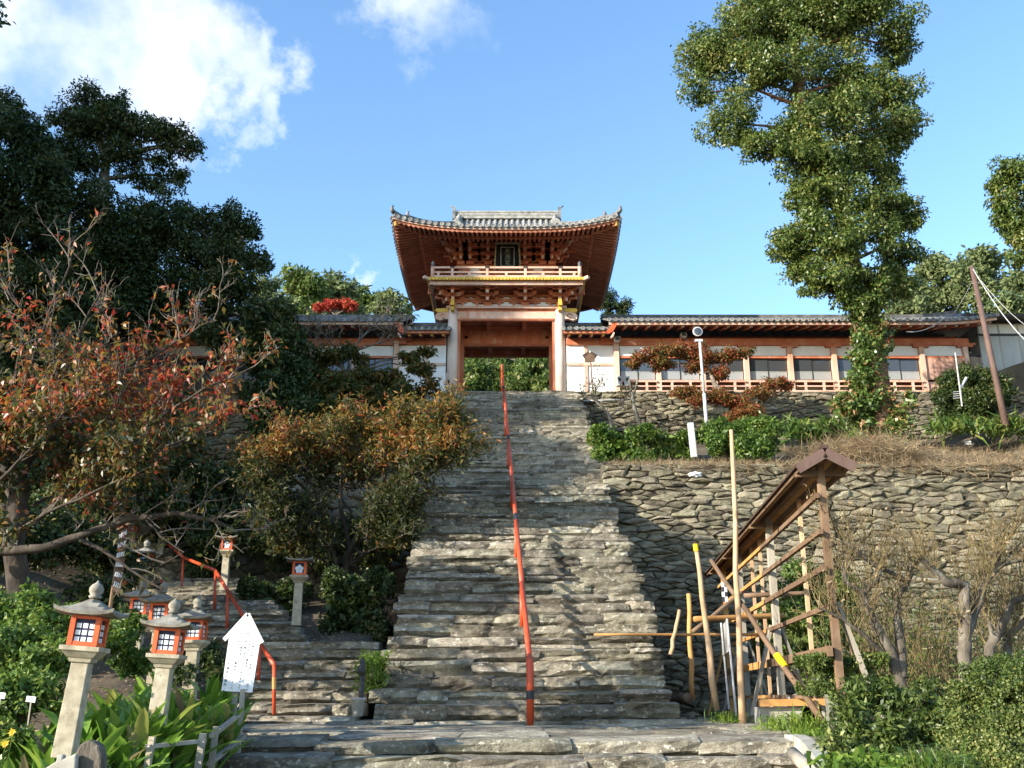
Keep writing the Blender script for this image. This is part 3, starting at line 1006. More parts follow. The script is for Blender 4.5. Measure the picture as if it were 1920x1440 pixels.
    ridge = rd.build('main_ridge', MT['tilepale'], gate)
    for i in range(20):
        x = -GAB - .1 + (2 * GAB + .2) * (i + .5) / 20
        MB().tube([(x - .125, YC, zr + .36), (x + .118, YC, zr + .36)], .085, 10).build('ridge_cap_tile', MT['tilepale'], ridge, smooth=False)
    for sg in (-1, 1):
        oni = MB()
        x = sg * (GAB + .2)
        oni.prism([(-.34, -.2), (.34, -.2), (.30, .25), (.22, .38), (.2, .58), (.1, .5), (0, .62), (-.1, .5), (-.2, .58), (-.22, .38), (-.30, .25)], -.07, .07)
        oni.v = [(x + p[1], YC + p[0] * .9, zr + p[2] * .9 + .05) for p in oni.v]
        oni.build('ridge_end_tile', MT['tile'], gate)
        fin = MB().tube([(x, YC, zr + .45), (x + sg * .06, YC, zr + .62), (x + sg * .2, YC, zr + .72)], [.05, .045, .03], 7)
        fin.build('ridge_horn', MT['tile'], gate, smooth=True)
        # descending ridges down the gable edge, front and back
        for fr in (-1, 1):
            path = []
            for k in range(7):
                y = YC + fr * (.25 + 2.1 * k / 6)
                path.append((sg * (GAB - .05), y, EAVE + rf(WY - abs(y - YC)) + .12))
            dr = MB()
            for a, b in zip(path[:-1], path[1:]): dr.bar(a, b, .26, .26)
            dr.tube([Vector(p) + Vector((0, 0, .17)) for p in path], .075, 8)
            dr.build('descending_ridge', MT['tilepale'], gate)
            e = path[-1]
            om = MB().prism([(-.2, -.2), (.2, -.2), (.24, .12), (.13, .3), (0, .42), (-.13, .3), (-.24, .12)], -.06, .06)
            om.v = [(e[0] + p[0], e[1] + fr * .1 + p[1], e[2] + p[2]) for p in om.v]
            om.build('demon_tile', MT['tilepale'], gate)
            # corner ridge along the hip, with two stepped ends and horns
            cp = []
            for k in range(9):
                t = k / 8
                x = lerp(GAB + .05, WX - .02, t); s_ = WX - x
                y = YC + fr * (WY - s_)
                cp.append(Vector((sg * x, y, roof_z(x, y) + .1)))
            cr = MB()
            for a, b in zip(cp[:-1], cp[1:]): cr.bar(a, b, .2, .24)
            for a, b in zip(cp[:6], cp[1:7]): cr.bar(a + Vector((0, 0, .17)), b + Vector((0, 0, .17)), .2, .16)
            cr.tube([p + Vector((0, 0, .15 if i > 6 else .28)) for i, p in enumerate(cp)], .07, 8)
            cr.build('corner_ridge', MT['tile'], gate)
            for (i, hgt) in ((8, .2), (6, .32)):
                b = cp[i]
                d = Vector((sg, fr, 0)).normalized()
                h = MB().tube([b + d * .0 + Vector((0, 0, .1)), b + d * .1 + Vector((0, 0, hgt)), b + d * .1 + Vector((0, 0, hgt + .12)), b + d * .02 + Vector((0, 0, hgt + .22))], [.1, .09, .06, .03], 8)
                h.build('corner_horn_tile', MT['tile'], gate, smooth=True)

def soff(x, y):
    """height of the rafter line"""
    dx, dy = WX - abs(x), WY - abs(y - YC)
    return EAVE - .27 + .30 * min(dx, dy, 2.75) + upturn(x, y)

def build_eaves():
    # pale edge boards under the tiles
    for (nm, drop, inset, h, mt) in (('eave_board', -.10, .02, .07, 'faded'), ('eave_board', -.185, .10, .09, 'rafter')):
        for side in range(4):
            mb = MB()
            m = 24
            pts = []
            for k in range(m + 1):
                t = -1 + 2 * k / m
                if side < 2:
                    x = t * (WX - inset); y = YC + (-1 if side == 0 else 1) * (WY - inset)
                else:
                    x = (-1 if side == 2 else 1) * (WX - inset); y = YC + t * (WY - inset)
                pts.append((x, y, EAVE + upturn(x * WX / (WX - inset), YC + (y - YC) * WY / (WY - inset)) + drop))
            for a, b in zip(pts[:-1], pts[1:]): mb.bar(a, b, .10, h)
            mb.build(nm, MT[mt], gate)
    # soffit boards, their dark colour deepens the shade between the rafters
    xs = [-WX + .05 + (2 * WX - .1) * i / 40 for i in range(41)]
    ys = [YC - WY + .05 + (2 * WY - .1) * i / 36 for i in range(37)]
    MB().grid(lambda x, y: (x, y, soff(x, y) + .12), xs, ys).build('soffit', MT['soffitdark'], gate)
    # rafters, two tiers, running square to each eave
    def rafters(axis, sg):
        half = WX if axis == 'y' else WY
        nn = int(half * 2 / .21)
        for i in range(nn + 1):
            t = -half + .06 + (2 * half - .12) * i / nn
            lim = half - abs(t)
            for (d0, d1, low, sz) in ((.04, 1.15, .0, .075), (1.0, 2.8, -.10, .085)):
                e = min(d1, lim if axis == 'y' else lim)
                if e - d0 < .1: continue
                P = []
                for d in (d0, e):
                    if axis == 'y': x, y = t, YC + sg * (WY - d)
                    else: x, y = sg * (WX - d), YC + t
                    P.append(Vector((x, y, soff(x, y) + .05 + low)))
                MB().bar(P[0], P[1], .10, sz * 1.25).build('rafter', MT['rafter'], gate)
    rafters('y', -1); rafters('x', -1); rafters('x', 1)
    # cross beams between the tiers and the purlin on the brackets
    for (d, low, w, mt) in ((1.08, -.02, .1, 'vermil'), (2.15, -.16, .16, 'vermil')):
        mb = MB()
        m = 20
        for side in range(4):
            P = []
            for k in range(m + 1):
                t = -1 + 2 * k / m
                if side < 2: x, y = t * (WX - d), YC + (-1 if side == 0 else 1) * (WY - d)
                else: x, y = (-1 if side == 2 else 1) * (WX - d), YC + t * (WY - d)
                P.append(Vector((x, y, soff(x, y) + low - .02)))
            for a, b in zip(P[:-1], P[1:]): mb.bar(a, b, w, w * 1.05)
        mb.build('eave_purlin', MT[mt], gate)
    # diagonal hip rafters with pale ends
    for sg in (-1, 1):
        for fr in (-1, 1):
            a = Vector((sg * (WX - .12), YC + fr * (WY - .12), soff(sg * (WX - .12), YC + fr * (WY - .12)) + .0))
            b = Vector((sg * (WX - 2.7), YC + fr * (WY - 2.7), soff(sg * (WX - 2.7), YC + fr * (WY - 2.7)) - .12))
            h = MB().bar(a, b, .17, .22).build('hip_rafter', MT['vermil'], gate)
            d = (a - b).normalized()
            MB().bar(a, a + d * .05, .15, .2).build('rafter_cap', MT['yellow'], h)

def bracket(x, y, z0, steps, dirs, scale=1.0, up=.23, out=.36, gmat='vermil', tip='yellow'):
    """a bracket complex: bearing blocks and boat-shaped arms stepping outward; dirs are outward unit vectors"""
    b = MB()
    blocks = MB(); tips = MB()
    b.box((x, y, z0 + .09), (.34 * scale, .34 * scale, .18), taper=1.0)
    def arm(c, d, half, w=.13, h=.16):
        c = Vector(c); d = Vector(d).normalized()
        n = 6
        # boat-shaped underside: two bars, upper longer
        b.bar(c - d * half + Vector((0, 0, .03)), c + d * half + Vector((0, 0, .03)), w, h * .55)
        b.bar(c - d * half * .72 - Vector((0, 0, h * .38)), c + d * half * .72 - Vector((0, 0, h * .38)), w, h * .35)
    def block(p):
        blocks.box((p[0], p[1], p[2]), (.2 * scale, .2 * scale, .11))
    z = z0 + .18
    for d in dirs:
        d = Vector((d[0], d[1], 0)).normalized()
        side = Vector((-d.y, d.x, 0))
        for k in range(steps):
            zz = z0 + .24 + k * up
            e = Vector((x, y, zz)) + d * (out * (k + 1))
            b.bar((x, y, zz), e + d * .08, .13, .15)
            tips.bar(e + d * .08, e + d * .11, .125, .145)
            block((e.x, e.y, zz + .13))
            if abs(d.x) < .1 or abs(d.y) < .1:
                arm((e.x, e.y, zz + .22), side, .46)
                for q in (-.4, .4):
                    block((e.x + side.x * q, e.y + side.y * q, zz + .33))
    arm((x, y, z0 + .26), (1, 0, 0), .5)
    arm((x, y, z0 + .26 + up), (1, 0, 0), .7)
    for q in (-.42, .42): block((x + q, y, z0 + .38))
    o = b.build('bracket', MT[gmat], gate)
    blocks.build('bearing_block', MT[gmat], o)
    tips.build('arm_tip', MT[tip], o)
    return o

def build_gate_body():
    PX = 2.35
    D = 5.2
    DM = 1.9
    # stone bases and pillars
    for sx_ in (-PX, PX):
        for y in (0, D):
            MB().lathe([(.34, -.02), (.36, .08), (.30, .14)], (sx_, y, 0), 14).build('pillar_base', MT['concrete'], gate)
            n = 18
            MB().lathe([(.235, .14), (.235, 2.2), (.222, 3.6), (.20, 4.30)], (sx_, y, 0), n).build('pillar', MT['pillar'], gate, smooth=True)
    # middle posts carrying the door frame
    for sx_ in (-PX, PX):
        MB().lathe([(.21, .0), (.21, 4.2)], (sx_, DM, 0), 14).build('inner_pillar', MT['vermil'], gate, smooth=True)
    for sx_ in (-1, 1):
        MB().b2(sx_ * 1.93, sx_ * 2.22, DM - .12, DM + .12, 0, 3.335).build('door_jamb', MT['vermil'], gate)
        MB().b2(sx_ * 2.02, sx_ * 2.30, -.04, .16, .05, 3.75).build('front_jamb', MT['vermil'], gate)
        # side walls between the pillars: plaster with a rail
        w = MB().b2(sx_ * (PX - .05), sx_ * (PX + .05), .2, D - .2, .3, 3.8).build('side_wall', MT['plaster'], gate)
        MB().b2(sx_ * (PX - .09), sx_ * (PX + .09), .2, D - .2, 1.7, 1.9).build('side_rail', MT['vermil'], w)
    # beams: front lintel, its moulded cap, inner lintels
    MB().b2(-PX + .2, PX - .2, -.13, .13, 3.83, 4.16).build('front_lintel', MT['faded'], gate)
    MB().b2(-PX + .2, PX - .2, -.10, .10, 3.76, 3.828).build('lintel_underside', MT['vermil'], gate)
    MB().b2(-PX - .3, PX + .3, -.19, .19, 4.30, 4.42).build('plate_beam', MT['faded'], gate)
    MB().b2(-PX + .15, PX - .15, -.05, .08, 4.162, 4.298).build('plate_gap_board', MT['vermil'], gate)
    MB().b2(-PX, PX, DM - .12, DM + .12, 3.34, 3.98).build('door_lintel', MT['vermil'], gate)
    MB().b2(-PX, PX, DM - .06, DM + .06, 3.98, 4.3).build('transom_board', MT['vermil'], gate)
    MB().b2(-1.93, 1.93, DM - .10, DM + .10, 3.24, 3.338).build('door_head', MT['vermil'], gate)
    MB().b2(-PX, PX, D - .12, D + .12, 3.88, 4.2).build('rear_lintel', MT['vermil'], gate)
    for sx_ in (-1, 1):
        MB().b2(sx_ * PX - .1, sx_ * PX + .1, 0, D, 3.8, 4.1).build('side_beam', MT['vermil'], gate)
        for x in (sx_ * .8,):
            MB().b2(x - .1, x + .1, .1, D, 3.95, 4.2).build('ceiling_beam', MT['vermil'], gate)
        # round pegs on the door lintel
        MB().lathe([(.085, 0), (.085, .05), (.04, .07)], (sx_ * 1.85, DM - .12, 3.66), 10, 'Y').build('peg', MT['darkmetal'], gate)
    for v in gate.children:
        pass
    MB().b2(-PX - .1, PX + .1, 0, D, 4.2, 4.29).build('ceiling', MT['boards'], gate)
    # carved beam ends outside the pillars, with yellow edge and a scroll
    for sx_ in (-1, 1):
        e = MB()
        poly = [(0, 0), (.22, .02), (.42, -.06), (.60, .02), (.62, .18), (.50, .30), (.28, .33), (0, .34)]
        e.prism([(sx_ * (PX + .16 + p[0]), 3.82 + p[1]) for p in poly], -.1, .1)
        eo = e.build('beam_end', MT['faded'], gate)
        y_ = MB().prism([(sx_ * (PX + .2 + p[0]), 4.17 + p[1]) for p in [(0, 0), (.45, -.04), (.58, .04), (.55, .14), (.1, .16), (0, .14)]], -.12, .12)
        y_.build('gilt_edge', MT['yellow'], eo)
        sc = MB().tube([(sx_ * (PX + .44 + .1 * math.cos(a)), -.12, 3.97 + .1 * math.sin(a)) for a in [k * .6 for k in range(10)]], .018, 6)
        sc.build('scroll', MT['vermil'], eo)
        # carved yellow nosing on the pillar front
        nz_ = MB()
        for (z, dy, w) in ((4.18, .30, .15), (4.36, .42, .17), (4.54, .36, .15)):
            nz_.b2(sx_ * PX - w / 2, sx_ * PX + w / 2, -.2 - dy, -.18, z - .08, z + .08)
        nz_.build('carved_nosing', MT['yellow'], gate)
    # white plaster frieze behind the lower brackets, with vermilion arms in front
    MB().b2(-PX, PX, .06, .12, 4.42, 5.2).build('frieze', MT['plaster'], gate)
    for i in range(6):
        x = -PX + .58 + i * .7
        w = .24
        for (z, hw) in ((4.63, .30), (4.86, .36), (5.08, .4)):
            pass
    fr = MB()
    for z in (4.70, 4.92):
        fr.b2(-PX, PX, -.04, .055, z, z + .10)
    fr.b2(-PX, PX, -.06, .055, 5.06, 5.2)
    fr.build('frieze_rail', MT['vermil'], gate)
    for i in range(6):
        x = (-1.95, -1.3, -.32, .32, 1.3, 1.95)[i]
        s_ = MB()
        s_.b2(x - .05, x + .05, -.05, .05, 4.42, 4.70)
        s_.b2(x - .05, x + .05, -.045, .05, 4.8, 4.92)
        s_.b2(x - .2, x + .2, -.048, .048, 4.62, 4.699)
        s_.build('frieze_strut', MT['vermil'], gate)
    # lower bracket sets carrying the balcony
    for x in (-.83, .83):
        bracket(x, -.02, 4.42, 3, [(0, -1)], up=.21, out=.34, tip='faded')
    for sx_ in (-1, 1):
        bracket(sx_ * PX, -.02, 4.42, 3, [(0, -1), (sx_, 0), (sx_ * .75, -.75)], up=.21, out=.34, tip='faded')
        bracket(sx_ * PX, D, 4.42, 3, [(0, 1), (sx_, 0)], up=.21, out=.34)
    # outer beam under the balcony, floor and its row of yellow beam ends
    BX, BY = 3.32, -1.18
    for (a, b_, nm) in (((-BX, BY + .12), (BX, BY + .12), 'balcony_beam'), ((-BX + .05, BY + .1), (-BX + .05, D + 1.0), 'balcony_beam'), ((BX - .05, BY + .1), (BX - .05, D + 1.0), 'balcony_beam')):
        MB().bar((a[0], a[1], 5.09), (b_[0], b_[1], 5.09), .15, .15).build(nm, MT['faded'], gate)
    MB().b2(-BX, BX, BY - .02, D + 1.1, 5.172, 5.22).build('balcony_floor', MT['boards'], gate)
    nb = 46
    be = MB().b2(-.062, .062, -.10, .04, -.062, .062).mesh('floor_beam_end')
    be.materials.append(MT['yellow'])
    for i in range(nb):
        x = -BX - .05 + (2 * BX + .1) * (i + .5) / nb
        link('floor_beam_end', be, gate, (x, BY - .02, 5.245))
    for sx_ in (-1, 1):
        for i in range(30):
            y = BY + .1 + i * .185
            o = link('floor_beam_end', be, gate, (sx_ * (BX + .02), y, 5.245)); o.rotation_euler = (0, 0, sx_ * math.pi / 2)
        t_ = MB().bar((sx_ * (BX - .1), BY + .1, 5.22), (sx_ * (BX + .24), BY - .22, 5.26), .13, .14)
        t_.build('balcony_corner_tip', MT['faded'], gate)
    MB().b2(-BX - .03, BX + .03, BY - .04, BY + .3, 5.308, 5.345).build('balcony_edge', MT['faded'], gate)
    # railing: posts with giboshi caps, three rails, short struts
    ry = BY + .06
    for sx_ in (-1, 1):
        p = MB().lathe([(.085, 5.345), (.085, 5.86)], (sx_ * 3.2, ry, 0), 12).build('railing_post', MT['faded'], gate, smooth=True)
        MB().lathe([(.088, 5.86), (.088, 5.93), (.05, 5.95), (.088, 6.0), (.07, 6.07), (.015, 6.15)], (sx_ * 3.2, ry, 0), 12).build('finial', MT['tile'], p, smooth=True)
        MB().bar((sx_ * 3.2, ry, 5.80), (sx_ * 3.2, D + .9, 5.80), .08, .07).build('railing_rail', MT['faded'], gate)
        MB().bar((sx_ * 3.2, ry, 5.58), (sx_ * 3.2, D + .9, 5.58), .07, .06).build('railing_rail', MT['faded'], gate)
    for (z, w) in ((5.82, .085), (5.60, .075), (5.41, .08)):
        MB().bar((-3.2, ry, z), (3.2, ry, z), w, w).build('railing_rail', MT['faded'], gate)
    for i, x in enumerate((-2.95, -2.35, -1.6, -.83, 0, .83, 1.6, 2.35, 2.95)):
        tall = i % 2 == 1
        MB().b2(x - .055, x + .055, ry - .045, ry + .045, 5.43, 5.79 if tall else 5.575).build('railing_strut', MT['faded'], gate)
        if tall:
            MB().b2(x - .09, x + .09, ry - .062, ry + .062, 5.785, 5.868).build('rail_sleeve', MT['darkmetal'], gate)
    # upper storey
    UX, UY0, UY1 = 2.05, .25, D - .25
    MB().b2(-UX, UX, UY0 + .1, UY1, 5.22, 7.9).build('upper_wall', MT['vermil'], gate)
    for x in (-UX, -.82, .82, UX):
        MB().lathe([(.14, 5.22), (.14, 6.3)], (x, UY0, 0), 12).build('upper_pillar', MT['vermil'], gate, smooth=True)
    for (x0, x1) in ((-1.9, -.97), (.97, 1.9)):
        MB().b2(x0, x1, UY0 + .03, UY0 + .08, 5.3, 6.42).build('upper_plaster_panel', MT['plaster'], gate)
    for sx_ in (-1, 1):
        c = sx_ * 1.43
        # cloud-shaped spandrel pieces leaving a frog-leg shaped white panel
        for q in (-1, 1):
            poly = [(.50, 0), (.30, .0), (.33, .10), (.22, .16), (.20, .28), (.10, .34), (.0, .36), (.0, .46), (.50, .46)]
            s_ = MB().prism([(c + q * p[0], 6.12 + p[1]) for p in poly], UY0 - .06, UY0 + .028)
            s_.build('spandrel', MT['vermil'], gate)
    MB().b2(-UX - .2, UX + .2, UY0 - .1, UY0 + .1, 5.92 + .5, 6.53).build('upper_plate', MT['vermil'], gate)
    MB().b2(-UX, UX, UY0 - .12, UY0 + .08, 5.24, 5.42).build('upper_sill', MT['vermil'], gate)
    for x in (-.82, .82):
        bracket(x, UY0, 6.53, 3, [(0, -1)], up=.25, out=.33, tip='faded')
    for sx_ in (-1, 1):
        bracket(sx_ * UX, UY0, 6.53, 3, [(0, -1), (sx_, 0), (sx_ * .75, -.75)], up=.25, out=.33, tip='faded')
        bracket(sx_ * (UX - .42), UY0, 6.53, 3, [(0, -1)], up=.25, out=.33, tip='faded')
        for (z, l) in ((7.0, .9), (7.3, 1.35)):
            t_ = MB().tube([(sx_ * UX, UY0, z), (sx_ * (UX + l * .5), UY0 - l * .5, z + .02), (sx_ * (UX + l * .75), UY0 - l * .75, z + .1)], [.09, .08, .05], 8)
            t_.build('tail_rafter', MT['faded'], gate, smooth=True)
    for z in (6.95, 7.22, 7.48):
        MB().b2(-UX - .55, UX + .55, UY0 - .36, UY0 - .24, z, z + .12).build('bracket_beam', MT['vermil'], gate)
    # name plaque leaning out under the eaves



    pq = MB().b2(-.5, .5, -.04, .04, 0, 1.2).build('plaque', MT['blacklac'], gate)
    pq.location = (0.05, -.48, 5.98); pq.rotation_euler = (R(13), 0, 0)
    frm = MB()
    rnd = random.Random(5)
    for k in range(12):
        t = -.52 + 1.04 * k / 11
        frm.box((t, -.045, 1.2), (.1, .05, .06 + rnd.uniform(0, .03)))
    for k in range(14):
        z = .02 + 1.16 * k / 13
        for sx_ in (-1, 1):
            frm.box((sx_ * (.52 + .05 * (1 - z)), -.045, z), (.05 + rnd.uniform(0, .02), .05, .07))
    frm.build('plaque_border', MT['gold'], pq)
    ln = MB()
    ln.b2(-.30, .30, -.058, -.041, .17, .19); ln.b2(-.30, .30, -.058, -.041, 1.02, 1.04)
    ln.b2(-.30, -.28, -.0575, -.0415, .19, 1.02); ln.b2(.28, .30, -.0575, -.0415, .19, 1.02)
    ln.build('plaque_line', MT['greymetal'], pq)
    MB().b2(-.42, .42, -.11, -.042, -.02, .12).build('plaque_foot', MT['brownwood'], pq)
    text_mesh('plaque_lettering', '天\n満\n宮', .27, MT['goldtext'], pq, (0, -.046, .98), spacing=.98)
build_roof(); build_eaves(); build_gate_body()

# ================================================================ THE HALLS EITHER SIDE
def wing(label, sg, length, seed, name='shrine_hall'):
    """corridor hall; local x runs outward from the gate (mirrored for the left one), facade at y=0"""
    H = thing(name, (GX + sg * 2.6, 40.55, TOP_Z - .05), label, 'building')
    rnd = random.Random(seed)
    X = lambda x: sg * x
    def B(nm, m, x0, x1, y0, y1, z0, z1, par=None):
        a, b = sorted((X(x0), X(x1)))
        return MB().b2(a, b, y0, y1, z0, z1).build(nm, MT[m], par or H)
    LK = 2.05          # link bay beside the gate
    E0 = 3.05          # eave underside height
    # --- link bay: white plaster with faded posts and one rail
    B('link_wall', 'plaster', .02, LK, .3, .42, 0, 2.95)
    B('sill', 'faded', .02, LK, .22, .44, -.1, .14)
    B('link_rail', 'faded', .02, LK, .24, .299, 1.68, 1.80)
    B('link_post', 'faded', .78, .92, .25, .299, .14, 1.68)
    B('link_post', 'faded', .78, .92, .25, .299, 1.80, 2.62)
    B('link_beam', 'vermil', .02, LK, .2, .299, 2.62, 2.90)
    # corner post with a bracket arm
    B('corner_post', 'faded', LK, LK + .22, .05, .30, 0, 2.75)
    for k, (dz, w) in enumerate(((0, .9), (.14, 1.3))):
        a, b = sorted((X(LK + .11 - w / 2), X(LK + .11 + w / 2)))
        MB().b2(a, b, .08, .24, 2.62 + dz, 2.62 + dz + .13).build('bracket_arm', MT['vermil'], H)
    # --- main range
    n = int((length - LK) / 1.9)
    L1 = LK + n * 1.9
    B('back_wall', 'boards', LK, L1, .75, .85, 0, 3.2)
    B('lower_wall', 'greywood', LK + .2, L1, .68, .749, .0, .95)
    B('ground_beam', 'faded', LK, L1 + .3, -.06, .16, -.14, .03)
    B('floor_edge', 'faded', LK, L1 + .3, -.10, .5, .16, .25)
    B('head_beam', 'vermil', LK, L1 + .2, .06, .30, 2.56, 2.86)
    B('window_head', 'vermil', LK + .2, L1, .12, .28, 1.98, 2.08)
    B('window_sill', 'vermil', LK + .2, L1, .12, .28, .90, .99)
    for i in range(n + 1):
        x = LK + i * 1.9
        if i:
            B('hall_post', 'faded', x - .10, x + .10, .03, .27, -.12, 2.56)
            for w, dz in ((.62, 0), (.85, .09)):
                B('bracket_arm', 'vermil', x - w / 2 * 1.1, x + w / 2 * 1.1, .02, .20, 2.46 + dz, 2.46 + dz + .085)
        if i < n:
            xa, xb = x + .12, x + 1.78
            if i == 0: xa = x + .26
            wooden = (i == n - 1)
            B('plaster_panel', 'plaster', xa, xb, .18, .24, 2.085, 2.555)
            if wooden:
                nb = 5
                for k in range(nb):
                    B('board', 'pinkboard', xa + (xb - xa) * k / nb + .006, xa + (xb - xa) * (k + 1) / nb - .006, .12 + .012 * (k % 2), .18, .03, 1.975)
                continue
            w = B('window', 'vermil', xa, xb, .26, .30, .995, 1.03)
            for k in range(2):
                p0 = xa + (xb - xa) * k / 2 + .02; p1 = xa + (xb - xa) * (k + 1) / 2 - .02
                B('pane', 'glass', p0, p1, .22 + .03 * k, .235 + .03 * k, 1.40, 1.96, w)
                B('frosted_pane', 'frost', p0, p1, .22 + .03 * k, .235 + .03 * k, 1.035, 1.375, w)
                B('window_frame', 'darkmetal', p0 - .018, p0 + .012, .205 + .03 * k, .245 + .03 * k, 1.03, 1.975, w)
                B('window_bar', 'greymetal', p0 + .014, p1, .208 + .03 * k, .24 + .03 * k, 1.377, 1.398, w)
            # veranda railing in the bay
            for (z, h) in ((.88, .07), (.66, .055), (.44, .06)):
                B('railing_rail', 'faded', xa - .02, xb + .02, -.05, .02, z - h / 2, z + h / 2)
            for q in (.25, .72):
                xx = xa + (xb - xa) * q
                B('railing_strut', 'faded', xx - .05, xx + .05, -.045, .015, .25, .84)
            B('floor_strut', 'faded', xa + .8, xa + .92, -.03, .06, .03, .16)
    # --- roof: link part lower, main part with round eave tiles
    for (x0, x1, zz, yo) in ((-.15, LK - .25, 2.98, -.75), (LK - .30, L1 + .9, 3.18, -1.25)):
        nx = max(2, int((x1 - x0) / .27))
        up = lambda x: .22 * max(0, (x - (L1 - 1.6)) / 2.5) ** 2 if x > L1 - 1.6 else 0
        sl = .40
        ridge_y = 2.4
        mb = MB()
        xs = [x0 + (x1 - x0) * k / 24 for k in range(25)]
        if sg < 0:
            mb.grid(lambda x, y: (X(x), y, zz + up(x) + sl * (y - yo)), list(reversed(xs)), [yo, 0, 1, ridge_y])
            mb.grid(lambda x, y: (X(x), y, zz + up(x) + sl * (ridge_y - yo) - sl * (y - ridge_y)), list(reversed(xs)), [ridge_y, 4, 5.4])
        else:
            mb.grid(lambda x, y: (X(x), y, zz + up(x) + sl * (y - yo)), xs, [yo, 0, 1, ridge_y])
            mb.grid(lambda x, y: (X(x), y, zz + up(x) + sl * (ridge_y - yo) - sl * (y - ridge_y)), xs, [ridge_y, 4, 5.4])
        mb.build('roof', MT['tile'], H)
        disc = MB().lathe([(.088, 0), (.088, .05), (.066, .055), (.060, .035), (.028, .035), (.024, .05)], n=10, axis='Y').mesh('eave_end_tile')
        for v in disc.vertices: v.co.y = -v.co.y
        disc.materials.append(MT['tilepale'])
        row = MB()
        V, F = [], []
        for (y, z) in ((-.05, 0), (ridge_y - yo - .1, (ridge_y - yo) * sl)):
            for (a, b) in ((-.075, 0), (-.055, .055), (0, .078), (.055, .055), (.075, 0)): V.append((a, y, z + b))
        for a in range(4): F.append((a, a + 1, a + 6, a + 5))
        rowm = row.add(V, F).mesh('cover_tile_row'); rowm.materials.append(MT['tile'])
        for k in range(nx + 1):
            x = x0 + (x1 - x0) * k / nx
            link('eave_end_tile', disc, H, (X(x), yo - .04, zz + up(x) + .02))
            link('cover_tile_row', rowm, H, (X(x), yo, zz + up(x) - .02))
            if k < nx:
                x2 = x + (x1 - x0) / nx / 2
                link('drip_tile', bpy.data.meshes['drip_tile'], H, (X(x2), yo - .02, zz + up(x2) - .02))
        # ridge
        rr = MB()
        for a, b in zip(xs[:-1], xs[1:]):
            zr = zz + sl * (ridge_y - yo)
            rr.bar((X(a), ridge_y, zr + up(a) + .06), (X(b), ridge_y, zr + up(b) + .06), .3, .26)
        rr.build('ridge', MT['tile'], H)
        # eave board and rafters
        ebs = MB()
        for a, b in zip(xs[:-1], xs[1:]):
            ebs.bar((X(a), yo + .08, zz + up(a) - .11), (X(b), yo + .08, zz + up(b) - .11), .09, .11)
        ebs.build('eave_board', MT['faded'] if x0 > 0 else MT['vermil'], H)
        sf = MB().grid(lambda x, y: (X(x), y, zz + up(x) - .13 + sl * .6 * (y - yo)), xs if sg > 0 else list(reversed(xs)), [yo + .1, .5, .9])
        sf.build('soffit', MT['boards'], H)
        nr = int((x1 - x0) / .47)
        for k in range(nr):
            x = x0 + (x1 - x0) * (k + .5) / nr
            r_ = MB().bar((X(x), yo + .17, zz + up(x) - .20 + sl * .04), (X(x), .5, zz + up(x) - .20 + sl * .6 * (.5 - yo)), .10, .10).build('rafter', MT['rafter'], H)
            MB().bar((X(x), yo + .145, zz + up(x) - .20 + sl * .04), (X(x), yo + .168, zz + up(x) - .20 + sl * .04), .095, .095).build('rafter_end', MT['greywood'] if x0 > 0 else MT['yellow'], r_)
    # carved gable board where the two roofs meet
    poly = [(0, 0), (.18, .1), (.32, .34), (.36, .5), (.22, .52), (.05, .28), (-.12, .06)]
    MB().prism([(X(LK - .32 + p[0]), 2.62 + p[1]) for p in poly], -1.22, -1.12).build('barge_board', MT['paint'], H)
    MB().prism([(X(LK - .22 + p[0] * .4), 2.42 + p[1] * .5) for p in poly], -1.20, -1.12).build('gable_pendant', MT['faded'], H)
    # side wall at the outer end
    B('end_wall', 'plaster', L1 - .05, L1 + .05, .85, 4.0, 0, 3.2)
    return H, LK, L1

hallR, LKR, L1R = wing('long vermilion hall with sliding windows right of the gate', 1, 17.6, 5)
hallL, LKL, L1L = wing('vermilion hall left of the gate half hidden by trees', -1, 15.6, 6)

